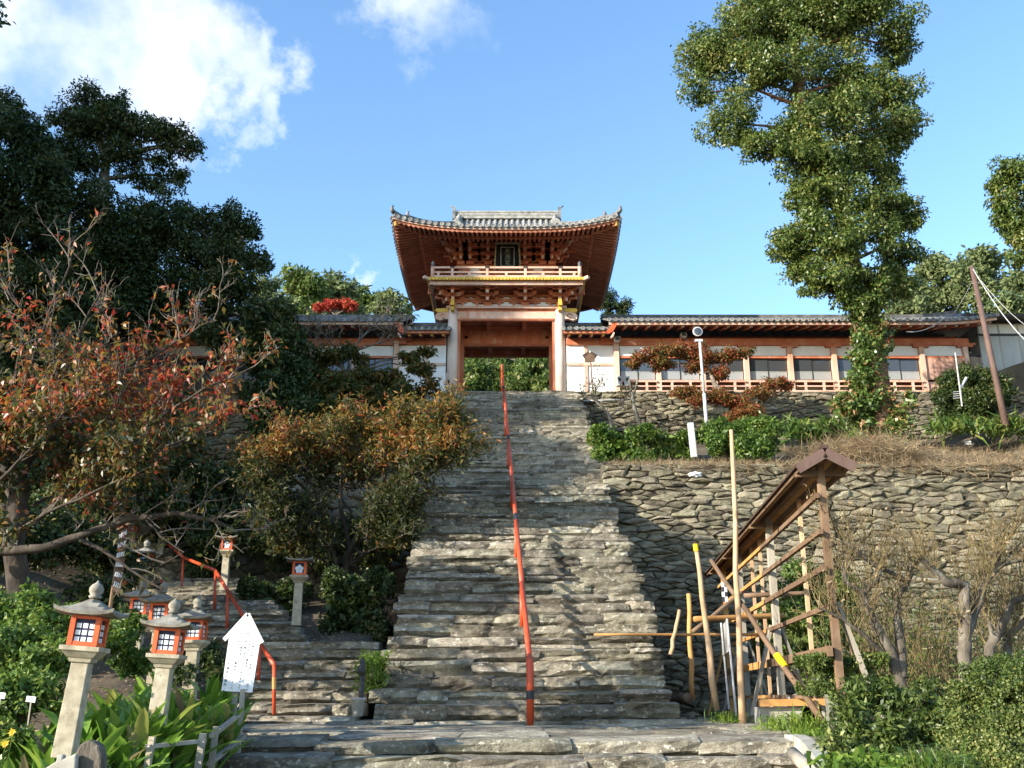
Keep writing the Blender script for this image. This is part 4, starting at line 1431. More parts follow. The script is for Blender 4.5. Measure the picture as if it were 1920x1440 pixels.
# ================================================================ LANTERNS
def lantern_proto(crest=False):
    t = thing('stone_lantern', (0, 0, 0))
    MB().box((0, 0, .46), (.20, .20, .92), taper=.86).build('post', MT['granite'], t, bevel=.008)
    cp = MB()
    for (z0, z1, w0, w1) in ((.92, .965, .21, .235), (.965, 1.03, .26, .38), (1.03, 1.075, .395, .395)):
        h0, h1 = w0 / 2, w1 / 2
        cp.add([(-h0, -h0, z0), (h0, -h0, z0), (h0, h0, z0), (-h0, h0, z0), (-h1, -h1, z1), (h1, -h1, z1), (h1, h1, z1), (-h1, h1, z1)],
               [(3, 2, 1, 0), (4, 5, 6, 7), (0, 1, 5, 4), (1, 2, 6, 5), (2, 3, 7, 6), (3, 0, 4, 7)])
    cp.build('capital', MT['granite'], t)
    # fire box: vermilion frame, navy lattice, white paper panes
    z0, z1, h = 1.077, 1.375, .145
    fb = MB()
    fb.b2(-h, h, -h, h, z0, z0 + .045); fb.b2(-h, h, -h, h, z1 - .03, z1)
    for sx_ in (-1, 1):
        for sy_ in (-1, 1):
            a, b = sorted((sx_ * (h - .045), sx_ * (h + .006))); c, d = sorted((sy_ * (h - .045), sy_ * (h + .006)))
            fb.b2(a, b, c, d, z0 + .01, z1 - .005)
    box = fb.build('fire_box', MT['paint'], t)
    lat = MB().b2(-h + .03, h - .03, -h + .028, h - .028, z0 + .045, z1 - .03)
    lo = lat.build('lattice', MT['navy'], box)
    if not crest:
        pw = .048
        for side in range(4):
            for i in range(3):
                for j in range(3):
                    x = (i - 1) * .066; z = z0 + .133 + (j - 1) * .068
                    p = MB().b2(x - pw / 2, x + pw / 2, -h + .020, -h + .0275, z - pw / 2, z + pw / 2)
                    m = Matrix.Rotation(side * math.pi / 2, 3, 'Z')
                    p.v = [tuple(m @ Vector(q)) for q in p.v]
                    p.build('pane', MT['paper'], box)
    else:
        for side in (0, 1):
            m = Matrix.Rotation(side * math.pi / 2, 3, 'Z')
            if side == 0:
                for k in range(5):
                    a = math.pi / 2 + k * 2 * math.pi / 5
                    p = MB().lathe([(.040, 0), (.040, .008)], (.057 * math.cos(a), -h + .020, z0 + .133 + .057 * math.sin(a)), 12, 'Y')
                    p.build('crest_petal', MT['paper'], box)
                MB().lathe([(.018, 0), (.018, .008)], (0, -h + .017, z0 + .133), 10, 'Y').build('crest_centre', MT['paper'], box)
            else:
                for i in range(3):
                    for j in range(3):
                        x = (i - 1) * .066; z = z0 + .133 + (j - 1) * .068
                        p = MB().b2(x - .02, x + .02, -h + .022, -h + .0275, z - .02, z + .02)
                        p.v = [tuple(m @ Vector(q)) for q in p.v]
                        p.build('pane', MT['greymetal'], box)
    # cap stone: concave pyramid with lifted corners
    W = .30
    g = [-1, -.8, -.55, -.3, 0, .3, .55, .8, 1]
    def top(a, b):
        r_ = max(abs(a), abs(b))
        return (a * W, b * W, 1.415 + (.05 if crest else .165) * (1 - r_) ** 1.35 + .05 * (abs(a) * abs(b)) ** 3)
    def bot(a, b):
        return (a * W * .98, b * W * .98, 1.372 + .04 * (abs(a) * abs(b)) ** 3 + .012 * max(abs(a), abs(b)))
    rf_ = MB().grid(top, g, g)
    n = len(g)
    rf_.grid(lambda a, b: bot(a, b), list(reversed(g)), g)
    # rim
    ring_t = [i for i in range(n)] + [n * k + n - 1 for k in range(1, n)] + [n * (n - 1) + i for i in range(n - 2, -1, -1)] + [n * k for k in range(n - 2, 0, -1)]
    off = n * n
    def bi(i):
        r_, c_ = divmod(i, n)
        return off + r_ * n + (n - 1 - c_)
    for a, b in zip(ring_t, ring_t[1:] + ring_t[:1]):
        rf_.f.append((a, bi(a), bi(b), b))
    rf_.build('cap_stone', MT['roofstone'], t)
    if crest: return t
    fin = MB().lathe([(.06, 1.565), (.068, 1.585), (.05, 1.60), (.072, 1.63), (.075, 1.665), (.055, 1.70), (.02, 1.725), (.006, 1.75)], n=14)
    fin.build('finial', MT['roofstone'], t, smooth=True)
    return t

PLAIN = lantern_proto(False)
CREST = lantern_proto(True)
used = {'p': False, 'c': False}
def put_lantern(u, vbox, Y, label, rz=0.0, crest=False, lean=0.0, s=.92, ground=None):
    """stand a lantern so that its fire box is at u, vbox"""
    p = at(u, vbox, Y)
    key = 'c' if crest else 'p'
    src = CREST if crest else PLAIN
    o = copy_tree(src) if used[key] else src
    used[key] = True
    zb = p.z - 1.225 * s
    o.location = (p.x, Y, zb)
    o.rotation_euler = (0, lean, rz)
    o.scale = (s, s, s)
    tag(o, label, 'lantern', 'stone lanterns along the side steps')
    return o
L1 = put_lantern(150, 1184, 8.9, 'nearest and largest stone lantern with white grid window, in the broad-leaved plants', R(5), lean=R(4), s=.84)
L2 = put_lantern(307, 1203, 10.9, 'stone lantern rising from the broad leaves just left of the white notice board', R(3), lean=R(3), s=.87)
L3 = put_lantern(366, 1182, 14.6, 'stone lantern partly behind another, closest to the red side handrail', R(2))
L4 = put_lantern(302, 1150, 15.6, 'stone lantern with yellowish cap almost hidden behind the one by the notice board', R(2))
L5 = put_lantern(264, 1138, 17.2, 'dark-capped stone lantern below the leaning brown plaque', R(2))
L6 = put_lantern(272, 1052, 22.2, 'shaded stone lantern higher up under the cherry branch', R(2))
L7 = put_lantern(248, 988, 27.0, 'far sunlit red lantern box seen through cherry twigs', R(2))
L8 = put_lantern(308, 972, 27.6, 'highest crest lantern seen under the curved cherry bough', R(4), True)
L9 = put_lantern(427, 1022, 25.2, 'shaded crest lantern on a tall post beyond the bend of the red side rail', R(4), True)
L10 = put_lantern(562, 1067, 20.6, 'white plum-crest lantern standing alone beside the dark clipped hedge', R(8), True)

# ================================================================ RAILS, SIGNS AND SMALL THINGS ON THE LEFT
def main_rail():
    t = thing('handrail', (.3, 17.2, LANE_Z), 'long red steel handrail running up the middle of the stairs', 'handrail')
    ys = [17.2] + [17.2 + 3.24 * k for k in range(1, 8)]
    def P(y, h):
        s_ = (y - 17.2) / 22.7
        z = ST_Z0 + max(0, (y - ST_Y0)) / TREAD * RISE
        return Vector((lerp(.30, -.42, s_), y, z + h))
    # bottom bend: thick lower post, then rail
    MB().tube([P(17.15, -.1) + Vector((0, 0, 0)), P(17.15, .72), P(17.18, .86), P(17.35, .98)], [.062] * 4, 12).build('post', MT['red'], t, world=True, smooth=True)
    segs = [17.3, 20.4, 23.6, 26.8, 30.1, 33.4, 36.6, 39.9]
    for a, b in zip(segs[:-1], segs[1:]):
        MB().tube([P(a, .93), P(b, .93)], .05, 12).build('rail', MT['red'], t, world=True, smooth=True)
    for y in segs[1:]:
        MB().tube([P(y, -.1), P(y, .93)], .045, 10).build('post', MT['red'], t, world=True, smooth=True)
    MB().tube([P(39.9, .93), P(39.92, 1.2)], .05, 10).build('post', MT['red'], t, world=True)
    for (y, dz0, dz1) in ((17.15, .32, .46),):
        MB().tube([P(y, dz0), P(y, dz1)], .066, 12).build('tape_band', MT['blacktape'], t, world=True)
    for y in (17.5, 23.6, 30.1, 36.6):
        MB().tube([P(y, .95), P(y + .35, .95)], .055, 12).build('tape_band', MT['blacktape'], t, world=True)
main_rail()

def side_rail():
    pts = [((514, 1340), (514, 1246), 17.25), ((484, 1292), (487, 1206), 18.7), ((425, 1195), (427, 1108), 21.3), ((402, 1145), (404, 1070), 23.2), ((340, 1115), (344, 1045), 26.0), ((292, 1062), (296, 1004), 29.0)]
    base = at(*pts[0][0], pts[0][2])
    t = thing('side_handrail', base, 'bent red handrail following the shaded side steps', 'handrail')
    tops = []
    for (a, b, Y) in pts:
        p, q = at(a[0], a[1], Y), at(b[0], b[1], Y)
        MB().tube([p, q], .032, 8).build('post', MT['red'], t, world=True, smooth=True)
        tops.append(q)
    for a, b in zip(tops[:-1], tops[1:]):
        MB().tube([a, b], .038, 10).build('rail', MT['red'], t, world=True, smooth=True)
    p, q = at(514, 1292, 17.25), at(514, 1270, 17.25)
    MB().tube([p, q], .036, 8).build('faded_label', MT['newwood'], t, world=True)
side_rail()

def notice():
    Y = 12.9
    k = pxm(1230, Y)
    b = at(445, 1420, Y)
    t = thing('notice_board', (b.x, Y, b.z - .1), 'white house-shaped notice board with vertical black lettering on a post', 'sign')
    P = lambda u, v: ((u - 452) * k, (1230 - v) * k * 1.04)
    c = at(452, 1230, Y)
    off = c - t.location
    board = MB().prism([P(*q) for q in ((421, 1290), (478, 1293), (486, 1202), (459, 1160), (427, 1197))], -.012, .012)
    board.v = [(p[0] + off.x, p[1], p[2] + off.z) for p in board.v]
    bo = board.build('board', MT['white'], t)
    edge = MB()
    for (a, b2) in (((459, 1156), (418, 1202)), ((459, 1156), (490, 1207))):
        pa, pb = P(*a), P(*b2)
        edge.bar((pa[0] + off.x, -.01, pa[1] + off.z), (pb[0] + off.x, -.01, pb[1] + off.z), .05, .012, up=(0, 1, 0))
    edge.build('roof_trim', MT['white'], bo)
    MB().b2(P(440, 0)[0] + off.x, P(450, 0)[0] + off.x, .013, .05, -.1, P(0, 1250)[1] + off.z).build('post', MT['greywood'], t)
    cols = [(474, 1206, '正面の石段は大変急になっております'), (467, 1203, 'お気を付けて御参拝下さい。'), (459.5, 1203, '尚左側にゆるやかな石段があります'), (452.5, 1203, 'ので御利用下さい。'), (446, 1203, '本日はようこそ御参拝下さいました')]
    for i, (u, v, s_) in enumerate(cols):
        x, z = P(u, v)
        tx = text_mesh('lettering', '\n'.join(s_), .031, MT['ink'], bo, (x + off.x, -.0135, z + off.z), rot=(R(90), R(4), 0), spacing=1.2, ext=.0006)
    x, z = P(430, 1241)
    text_mesh('lettering', '\n'.join('天満宮社務所'), .04, MT['ink'], bo, (x + off.x, -.0135, z + off.z), rot=(R(90), R(4), 0), spacing=1.25, ext=.0006)
    x, z = P(454, 1189)
    text_mesh('lettering', '参拝者の皆様', .024, MT['greyink'], bo, (x + off.x, -.0135, z + off.z), spacing=1, ext=.0006)
notice()

def brown_plaque():
    Y = 15.0
    p0 = at(205, 1145, Y)
    t = thing('name_plaque', p0, 'leaning dark brown plaque with white lettering on a wooden pole', 'sign')
    a, b = at(205, 1150, Y), at(228, 1000, Y)
    MB().tube([a - Vector((0.1, 0, .6)), a, b], .03, 8).build('pole', MT['brownwood'], t, world=True)
    k = pxm(1060, Y)
    cs = [at(213, 1110, Y), at(228, 1118, Y), at(244, 992, Y), at(224, 1008, Y)]
    cs = [at(u, v, Y - .05) for (u, v) in ((211, 1108), (227, 1118), (241, 985), (223, 998))]
    bd = MB()
    nrm = Vector((.35, -1, 0)).normalized() * .03
    cs2 = [c + nrm for c in cs]
    bd.add(cs + cs2, [(0, 1, 2, 3), (7, 6, 5, 4), (0, 4, 5, 1), (1, 5, 6, 2), (2, 6, 7, 3), (3, 7, 4, 0)])
    bo = bd.build('board', MT['darkroof'], t, world=True)
    rnd = random.Random(8)
    for row in range(6):
        for cc in range(4):
            s_, q = (row + .5) / 6.4 + .05, (cc + .6) / 4.6
            pt = (cs2[0] * (1 - q) + cs2[1] * q) * (1 - s_) + (cs2[3] * (1 - q) + cs2[2] * q) * s_
            MB().box(pt + nrm * .1, (.020, .006, .07), rz=R(19), ry=R(8)).build('lettering', MT['paper'], bo, world=True)
    MB().bar(cs[3] + Vector((-.02, 0, .03)), cs[2] + Vector((.03, 0, .03)), .1, .03).build('roof_strip', MT['brownwood'], bo, world=True)
brown_plaque()

def rustic_fence():
    t = thing('garden_fence', at(275, 1440, 9.9) - Vector((0, 0, .25)), 'low rustic fence of grey posts and rails beside the bottom steps', 'fence')
    def post(u, v0, v1, Y, w, nm='post', m='greywood', lean=0):
        a, b = at(u, v0, Y), at(u, v1, Y)
        a.z -= .25; b.x = a.x + lean
        MB().bar(a, b, w, w, up=(0, 1, 0)).build(nm, MT[m], t, world=True)
    post(272, 1440, 1381, 9.9, .055, m='granite', lean=.04)
    post(368, 1440, 1375, 10.6, .06, lean=.04)
    post(394, 1435, 1362, 10.9, .055, lean=.03)
    post(447, 1400, 1292, 12.4, .05)
    def rail(u0, v0, Y0, u1, v1, Y1, w=.05):
        MB().bar(at(u0, v0, Y0), at(u1, v1, Y1), w, w * .8).build('rail', MT['greywood'], t, world=True)
    rail(276, 1400, 9.85, 384, 1389, 10.7, .045)
    rail(396, 1380, 10.85, 455, 1335, 12.3)
    rail(392, 1432, 10.85, 458, 1380, 12.3)
rustic_fence()

def bits_left():
    # bucket at the corner of the stairs
    b = at(670, 1343, 17.25)
    t = thing('plastic_bucket', b, 'small pale bucket at the corner between the two flights of steps', 'bucket')
    MB().lathe([(.085, 0), (.115, .26), (.125, .265), (.125, .29), (.108, .285), (.08, .03)], n=18).build('body', MT['greymetal'], t, smooth=True)
    MB().tube([(.12 * math.cos(a), .12 * math.sin(a) - .01, .25 - .03 * math.sin(a)) for a in [math.pi + k * math.pi / 8 for k in range(9)]], .006, 5).build('handle', MT['metal'], t)
    # drain pipe with ivy between the flights
    t = thing('drain_pipe', at(678, 1330, 17.5), 'dark upright drain pipe between the side steps and the main stairs', 'pipe')
    MB().tube([at(676, 1335, 17.6), at(678, 1290, 17.7), at(680, 1248, 17.9), at(679, 1238, 18.1)], .045, 10).build('pipe', MT['darkmetal'], t, world=True, smooth=True)
    MB().tube([at(676, 1262, 17.66), at(679, 1250, 17.72)], .065, 10).build('collar', MT['darkmetal'], t, world=True)
    # plant tags
    for (u, v, Y, lab) in ((58, 1311, 9.5, 'small white plant tag on a stick among leaves left of the nearest lantern'), (1, 1304, 9.3, 'white plant tag cut off by the picture edge beside the ivy')):
        p = at(u, v, Y)
        t = thing('plant_tag', (p.x, Y, p.z - .35), lab, 'tag', 'plant tags')
        MB().box((0, 0, .35), (.085, .008, .05), ry=R(6)).build('plate', MT['white'], t)
        MB().box((0, .007, .17), (.012, .006, .36)).build('stick', MT['greywood'], t)
        if u > 20:
            MB().b2(-.02, -.006, -.0052, -.0042, .34, .358).build('mark', MT['greyink'], t)
            MB().b2(.006, .02, -.0052, -.0042, .34, .358).build('mark', MT['greyink'], t)
    # broken plank piece and slab at the lower edge
    p = at(172, 1440, 7.6)
    t = thing('tree_stump', (p.x, 7.6, p.z - .15), 'grey split stump standing in front of the nearest lantern', 'stump')
    mb = MB()
    k = pxm(1420, 7.6)
    poly = [(-34, -30), (-30, 22), (-22, 42), (-8, 50), (4, 46), (14, 40), (22, 20), (24, 0), (32, -30)]
    mb.prism([(x * k, .15 + y * k) for (x, y) in poly], -.06, .06)
    mb.build('wood', MT['bark'], t, bevel=.015)
    p = at(115, 1436, 7.5)
    t = thing('stone_slab', (p.x, 7.5, p.z - .1), 'leaning grey slab at the foot of the nearest lantern', 'slab')
    mb = MB(); k = pxm(1430, 7.5)
    mb.prism([(x * k, .1 + y * k) for (x, y) in ((-36, -30), (-34, -8), (-8, 8), (-8, 20), (4, 20), (4, 12), (28, 22), (30, -10), (34, -30))], -.03, .03)
    mb.build('slab', MT['concrete'], t, bevel=.01)
bits_left()

# ================================================================ ROOFED TIMBER FRAME ON THE RIGHT
def shelter():
    t = thing('roofed_frame', (4.6, 14.4, 1.06), 'long open timber frame with a narrow gabled roof, rails on slanting props', 'shelter')
    # axis: near end to far end
    A0 = Vector((4.52, 14.1, 0)); A1 = Vector((5.62, 27.3, 0))
    d = (A1 - A0).normalized(); s_ = Vector((d.y, -d.x, 0))     # s_ points right
    Zs = 4.80                                                     # eave height
    def Q(q, off, z):
        p = A0 + d * q + s_ * off
        return Vector((p.x, p.y, z))
    Ln = (A1 - A0).length
    # roof: two slopes of boards, dark covering, barge boards
    hw, rise = .35, .19
    nb = 4
    for side in (-1, 1):
        for k in range(nb):
            a, b = k / nb, (k + 1) / nb
            mb = MB()
            p = [Q(.0, side * hw * a, Zs + rise * (1 - a)), Q(.0, side * hw * b, Zs + rise * (1 - b)), Q(Ln, side * hw * b, Zs + rise * (1 - b)), Q(Ln, side * hw * a, Zs + rise * (1 - a))]
            g_ = .006 if k else 0
            up = Vector((0, 0, .022))
            mb.add(p + [x + up for x in p], [(0, 1, 2, 3), (7, 6, 5, 4), (0, 4, 5, 1), (1, 5, 6, 2), (2, 6, 7, 3), (3, 7, 4, 0)])
            mb.build('roof_board', MT['newwood'] if k % 2 else MT['brownwood'], t, world=True)
        mb = MB()
        p = [Q(-.1, 0, Zs + rise + .03), Q(-.1, side * (hw + .05), Zs + .0), Q(Ln + .1, side * (hw + .05), Zs + .0), Q(Ln + .1, 0, Zs + rise + .03)]
        up = Vector((0, 0, .035))
        mb.add(p + [x + up for x in p], [(0, 1, 2, 3), (7, 6, 5, 4), (0, 4, 5, 1), (1, 5, 6, 2), (2, 6, 7, 3), (3, 7, 4, 0)])
        mb.build('roof_sheet', MT['darkroof'], t, world=True)
        for q in (-.12, Ln + .12):
            mb = MB()
            mb.bar(Q(q, 0, Zs + rise - .02), Q(q, side * (hw + .06), Zs - .06), .035, .15, up=(0, 0, 1))
            mb.build('barge_board', MT['brownpole'], t, world=True)
        MB().bar(Q(-.05, side * (hw - .02), Zs - .02), Q(Ln, side * (hw - .02), Zs - .02), .05, .07).build('eave_beam', MT['brownwood'], t, world=True)
    MB().bar(Q(-.14, 0, Zs + rise + .07), Q(Ln + .1, 0, Zs + rise + .07), .12, .05).build('ridge_cap', MT['darkroof'], t, world=True)
    MB().bar(Q(0, 0, Zs + rise - .06), Q(Ln, 0, Zs + rise - .06), .09, .1).build('ridge_beam', MT['brownwood'], t, world=True)
    # posts: near, middle, far, with slanting props and cross arms
    for i, q in enumerate((.3, 5.0, 9.4, 12.4)):
        m = 'newwood' if i == 3 else ('brownwood' if i == 0 else 'greywood')
        w_ = .10 if i == 0 else .12
        MB().bar(Q(q, 0, 1.06), Q(q, 0, Zs + .12), w_, w_, up=(0, 1, 0)).build('post', MT[m], t, world=True)
        MB().bar(Q(q, -.36, Zs - .05), Q(q, .36, Zs - .05), .09, .09).build('cross_arm', MT['brownwood'], t, world=True)
        for side in ((-1, 1) if i else (1,)):
            MB().bar(Q(q + .1, side * .62, 1.06), Q(q + .1, side * .08, 2.9), .05, .14, up=(0, 1, 0)).build('prop', MT['greywood' if i != 3 else 'newwood'], t, world=True)
    # long rails at several heights
    for (z, off, m, w) in ((4.40, -.10, 'newwood', .07), (3.88, -.10, 'newwood', .07), (3.36, -.10, 'brownwood', .08), (2.82, -.10, 'brownwood', .07), (2.22, -.12, 'brownwood', .14), (1.62, -.1, 'newwood', .06)):
        a, b = Q(.15, off, z), Q(12.7, off, z)
        mid = a.lerp(b, .42)
        MB().bar(a, mid, .06, w).build('rail', MT['brownwood'], t, world=True)
        MB().bar(mid, b, .0595, w * .97).build('rail', MT['newwood'], t, world=True)
    # thin studs
    for q in (2.6, 7.0, 8.2, 10.6):
        for off in (.12,):
            MB().bar(Q(q, off, 1.2), Q(q, off, Zs), .06, .06, up=(0, 1, 0)).build('stud', MT['pole'], t, world=True)
    # sill beam on concrete blocks
    return Q
SQ = shelter()

def footing():
    Y = 17.0
    a, b = at(1424, 1320, Y), at(1545, 1322, Y)
    t = thing('concrete_footing', (a.x, Y, 1.0), 'pale concrete block footing below the fresh orange beam', 'footing')
    MB().b2(a.x + .02, at(1480, 0, Y).x * 1.0, Y + .05, Y + .5, 1.0, at(0, 1326, Y).z).build('block', MT['concrete'], t, world=True, bevel=.012)
    MB().b2(at(1505, 1350, Y).x, at(1545, 1350, Y).x, Y + .05, Y + .5, 1.0, at(0, 1326, Y).z).build('block', MT['concrete'], t, world=True, bevel=.012)
    o = MB().bar(at(1423, 1318, Y), at(1550, 1316, Y), .12, .11).build('orange_beam', MT['newwood'])
    tag(o, 'fresh orange sill beam lying on the concrete footing', 'beam')
    # loose white batten
    o = MB().bar(at(1480, 1310, 17.6), at(1522, 1292, 18.1), .05, .06).build('loose_batten', MT['white'])
    tag(o, 'short white batten leaning behind the diagonal pole', 'timber')
footing()

def pole(u0, v0, Y0, u1, v1, Y1, r0, r1, label, m='pole', tip=None, name='wooden_pole', seed=0, group='loose poles around the timber frame'):
    a, b = at(u0, v0, Y0), at(u1, v1, Y1)
    t = thing(name, a, label, 'pole', group)
    rnd = random.Random(seed)
    n = 7
    path, rad = [], []
    for k in range(n):
        f = k / (n - 1)
        j = Vector((rnd.uniform(-1, 1), rnd.uniform(-1, 1), 0)) * (.018 if 0 < k < n - 1 else 0)
        path.append(a.lerp(b, f) + j); rad.append(lerp(r0, r1, f) * rnd.uniform(.95, 1.05))
    MB().tube(path, rad, 9).build('pole', MT[m], t, world=True, smooth=True)
    if tip:
        f0, f1, mm = tip
        MB().tube([a.lerp(b, f0), a.lerp(b, f1)], [lerp(r0, r1, f0) * 1.12 + .004, lerp(r0, r1, f1) * 1.12 + .004], 9).build('colour_band', MT[mm], t, world=True)
    return t
pole(1393, 1362, 16.8, 1371, 806, 16.9, .058, .034, 'tallest upright peeled log pole in front of the timber frame', seed=1)
pole(1344, 1332, 18.6, 1304, 1020, 18.6, .064, .04, 'leaning pale log pole with a yellow tip', tip=(.955, 1.0, 'yellowtape'), seed=2)
pole(1556, 1372, 15.2, 1333, 1050, 17.6, .055, .036, 'diagonal brown pole with a yellow band crossing the frame', 'brownwood', (.33, .40, 'yellowtape'), seed=3)
pole(1298, 1312, 20.5, 1291, 1113, 20.5, .055, .045, 'short upright orange pole in the shade beside the stairs', 'newwood', seed=4)
pole(1257, 1228, 19.5, 1274, 1144, 19.6, .04, .035, 'stubby stake leaning beside the edge of the stairs', seed=5)
pole(1114, 1190, 19.0, 1462, 1190, 20.5, .022, .035, 'thin horizontal pole lying across the stairs toward the frame', 'newwood', seed=6)
pole(1302, 1161, 19.6, 1470, 1154, 20.4, .055, .05, 'short horizontal orange pole end crossing the leaning pole', 'newwood', seed=7)
pole(1298, 1185, 21.5, 1400, 1105, 22.5, .05, .05, 'slanting brown pole under the far end of the shelter roof', 'brownwood', seed=8)
pole(1395, 1117, 20.5, 1520, 1112, 20.5, .05, .045, 'dark horizontal log high inside the frame', 'brownwood', seed=9)
pole(1262, 1316, 20.0, 1290, 1308, 19.0, .09, .09, 'short sawn log lying on the rubble beside the stairs', 'brownwood', name='sawn_log', seed=10)

def small_right():
    # white metal board on two legs
    Y = 19.0
    t = thing('metal_sign', at(1362, 1330, Y), 'narrow grey metal sign on two thin legs behind the tall pole', 'sign')
    MB().tube([at(1367, 1330, Y), at(1352, 1168, Y)], .018, 7).build('leg', MT['metal'], t, world=True)
    MB().tube([at(1381, 1345, Y - .6), at(1363, 1160, Y - .6)], .02, 7).build('leg', MT['metal'], t, world=True)
    p = [at(1351, 1176, Y), at(1363, 1162, Y - .55), at(1368, 1220, Y - .55), at(1355, 1230, Y)]
    MB().add(p + [q + Vector((.03, .02, 0)) for q in p], [(0, 1, 2, 3), (7, 6, 5, 4), (0, 4, 5, 1), (1, 5, 6, 2), (2, 6, 7, 3), (3, 7, 4, 0)]).build('panel', MT['greymetal'], t, world=True)
    # checked card
    t = thing('checked_card', at(1359, 1120, 21.0), 'small black and white checked strip near the lower roof end', 'strip')
    k = pxm(1110, 21.0)
    for j in range(4):
        for i in range(2):
            MB().b2((i - 1) * 5 * k, i * 5 * k, -.01, .01, (j * 9 - 8) * k, (j * 9 + 1) * k).build('square', MT['white' if (i + j) % 2 else 'blacktape'], t)
    # curved concrete kerb on the right of the low steps
    t = thing('concrete_kerb', at(1490, 1390, 12.2), 'curved pale concrete kerb at the right end of the low steps', 'kerb')
    pts = [(1470, 1377, 12.7), (1487, 1379, 12.4), (1502, 1388, 11.9), (1515, 1402, 11.3), (1528, 1420, 10.7), (1540, 1442, 10.1), (1552, 1470, 9.4)]
    P = [at(*q) for q in pts]
    for i, (a, b) in enumerate(zip(P[:-1], P[1:])):
        dd = (b - a).normalized() * .012
        w = Vector((.16, .05, 0)); h = Vector((0, 0, -.75))
        q = [a + dd, b - dd, b - dd + w, a + dd + w]
        q2 = [x + h for x in q]
        MB().add(q + q2, [(0, 1, 2, 3), (7, 6, 5, 4), (0, 4, 5, 1), (1, 5, 6, 2), (2, 6, 7, 3), (3, 7, 4, 0)]).build('kerb_block', MT['concrete'], t, world=True)
    t = thing('guide_pipe', at(1480, 1400, 11.6), 'grey round post stub lying inside the curved kerb', 'pipe')
    MB().tube([at(1487, 1413, 11.6), at(1530, 1455, 9.9)], .07, 12).build('pipe', MT['greywood'], t, world=True, smooth=True)
    # fence of pale posts and a rail in the bushes
    t = thing('bush_fence', at(1555, 1370, 14.6), 'pale stakes with one weathered rail half sunk in the bushes', 'fence')
    for (u0, v0, u1, v1, Y) in ((1562, 1380, 1553, 1302, 14.3), (1785, 1370, 1778, 1318, 13.2)):
        MB().tube([at(u0, v0 + 40, Y), at(u0, v0, Y), at(u1, v1, Y)], .055, 8).build('stake', MT['palebark'], t, world=True, smooth=True)
    MB().tube([at(1662, 1312, 13.6), at(1780, 1319, 13.1)], .045, 8).build('rail', MT['brownwood'], t, world=True, smooth=True)
    # white bag on the wall top
    p = at(1303, 890, 28.3)
    me = bpy.data.meshes.new('white_bag')
    bm = bmesh.new(); bmesh.ops.create_icosphere(bm, subdivisions=3, radius=1)
    rnd = random.Random(4)
    for v in bm.verts:
        n_ = .75 + .25 * math.sin(v.co.x * 5 + 1) * math.cos(v.co.z * 6) + rnd.uniform(-.06, .06)
        v.co = Vector((v.co.x * .26 * n_, v.co.y * .14 * n_, v.co.z * .1 * n_))
    bm.to_mesh(me); bm.free(); me.materials.append(MT['white'])
    o = link('white_bag', me, None, p)
    tag(o, 'crumpled white bag lying on top of the tall rubble wall', 'bag')
    # loose rubble stones at the foot of the frame
    rnd = random.Random(77)
    rocks = []
    for k in range(6):
        bm = bmesh.new(); bmesh.ops.create_icosphere(bm, subdivisions=1, radius=1)
        for v in bm.verts: v.co *= rnd.uniform(.7, 1.15)
        for v in bm.verts: v.co.z *= .65
        me = bpy.data.meshes.new('rock'); bm.to_mesh(me); bm.free(); me.materials.append(MT['wall']); rocks.append(me)
    hp = thing('rubble_heap', (4.4, 18.5, 1.06), 'heap of loose pale stones between the stairs and the timber frame', 'rubble', None, 'thing')
    for k in range(130):
        x = rnd.uniform(3.2, 6.2); y = rnd.uniform(17.6, 21.5)
        s = rnd.uniform(.05, .16)
        o = link('rock', rnd.choice(rocks), hp, (x - 4.4, y - 18.5, .02 + s * .4 + rnd.uniform(0, .10)))
        o.scale = (s * rnd.uniform(.8, 1.5), s, s); o.rotation_euler = (rnd.uniform(-.4, .4), rnd.uniform(-.4, .4), rnd.uniform(0, 6))
small_right()

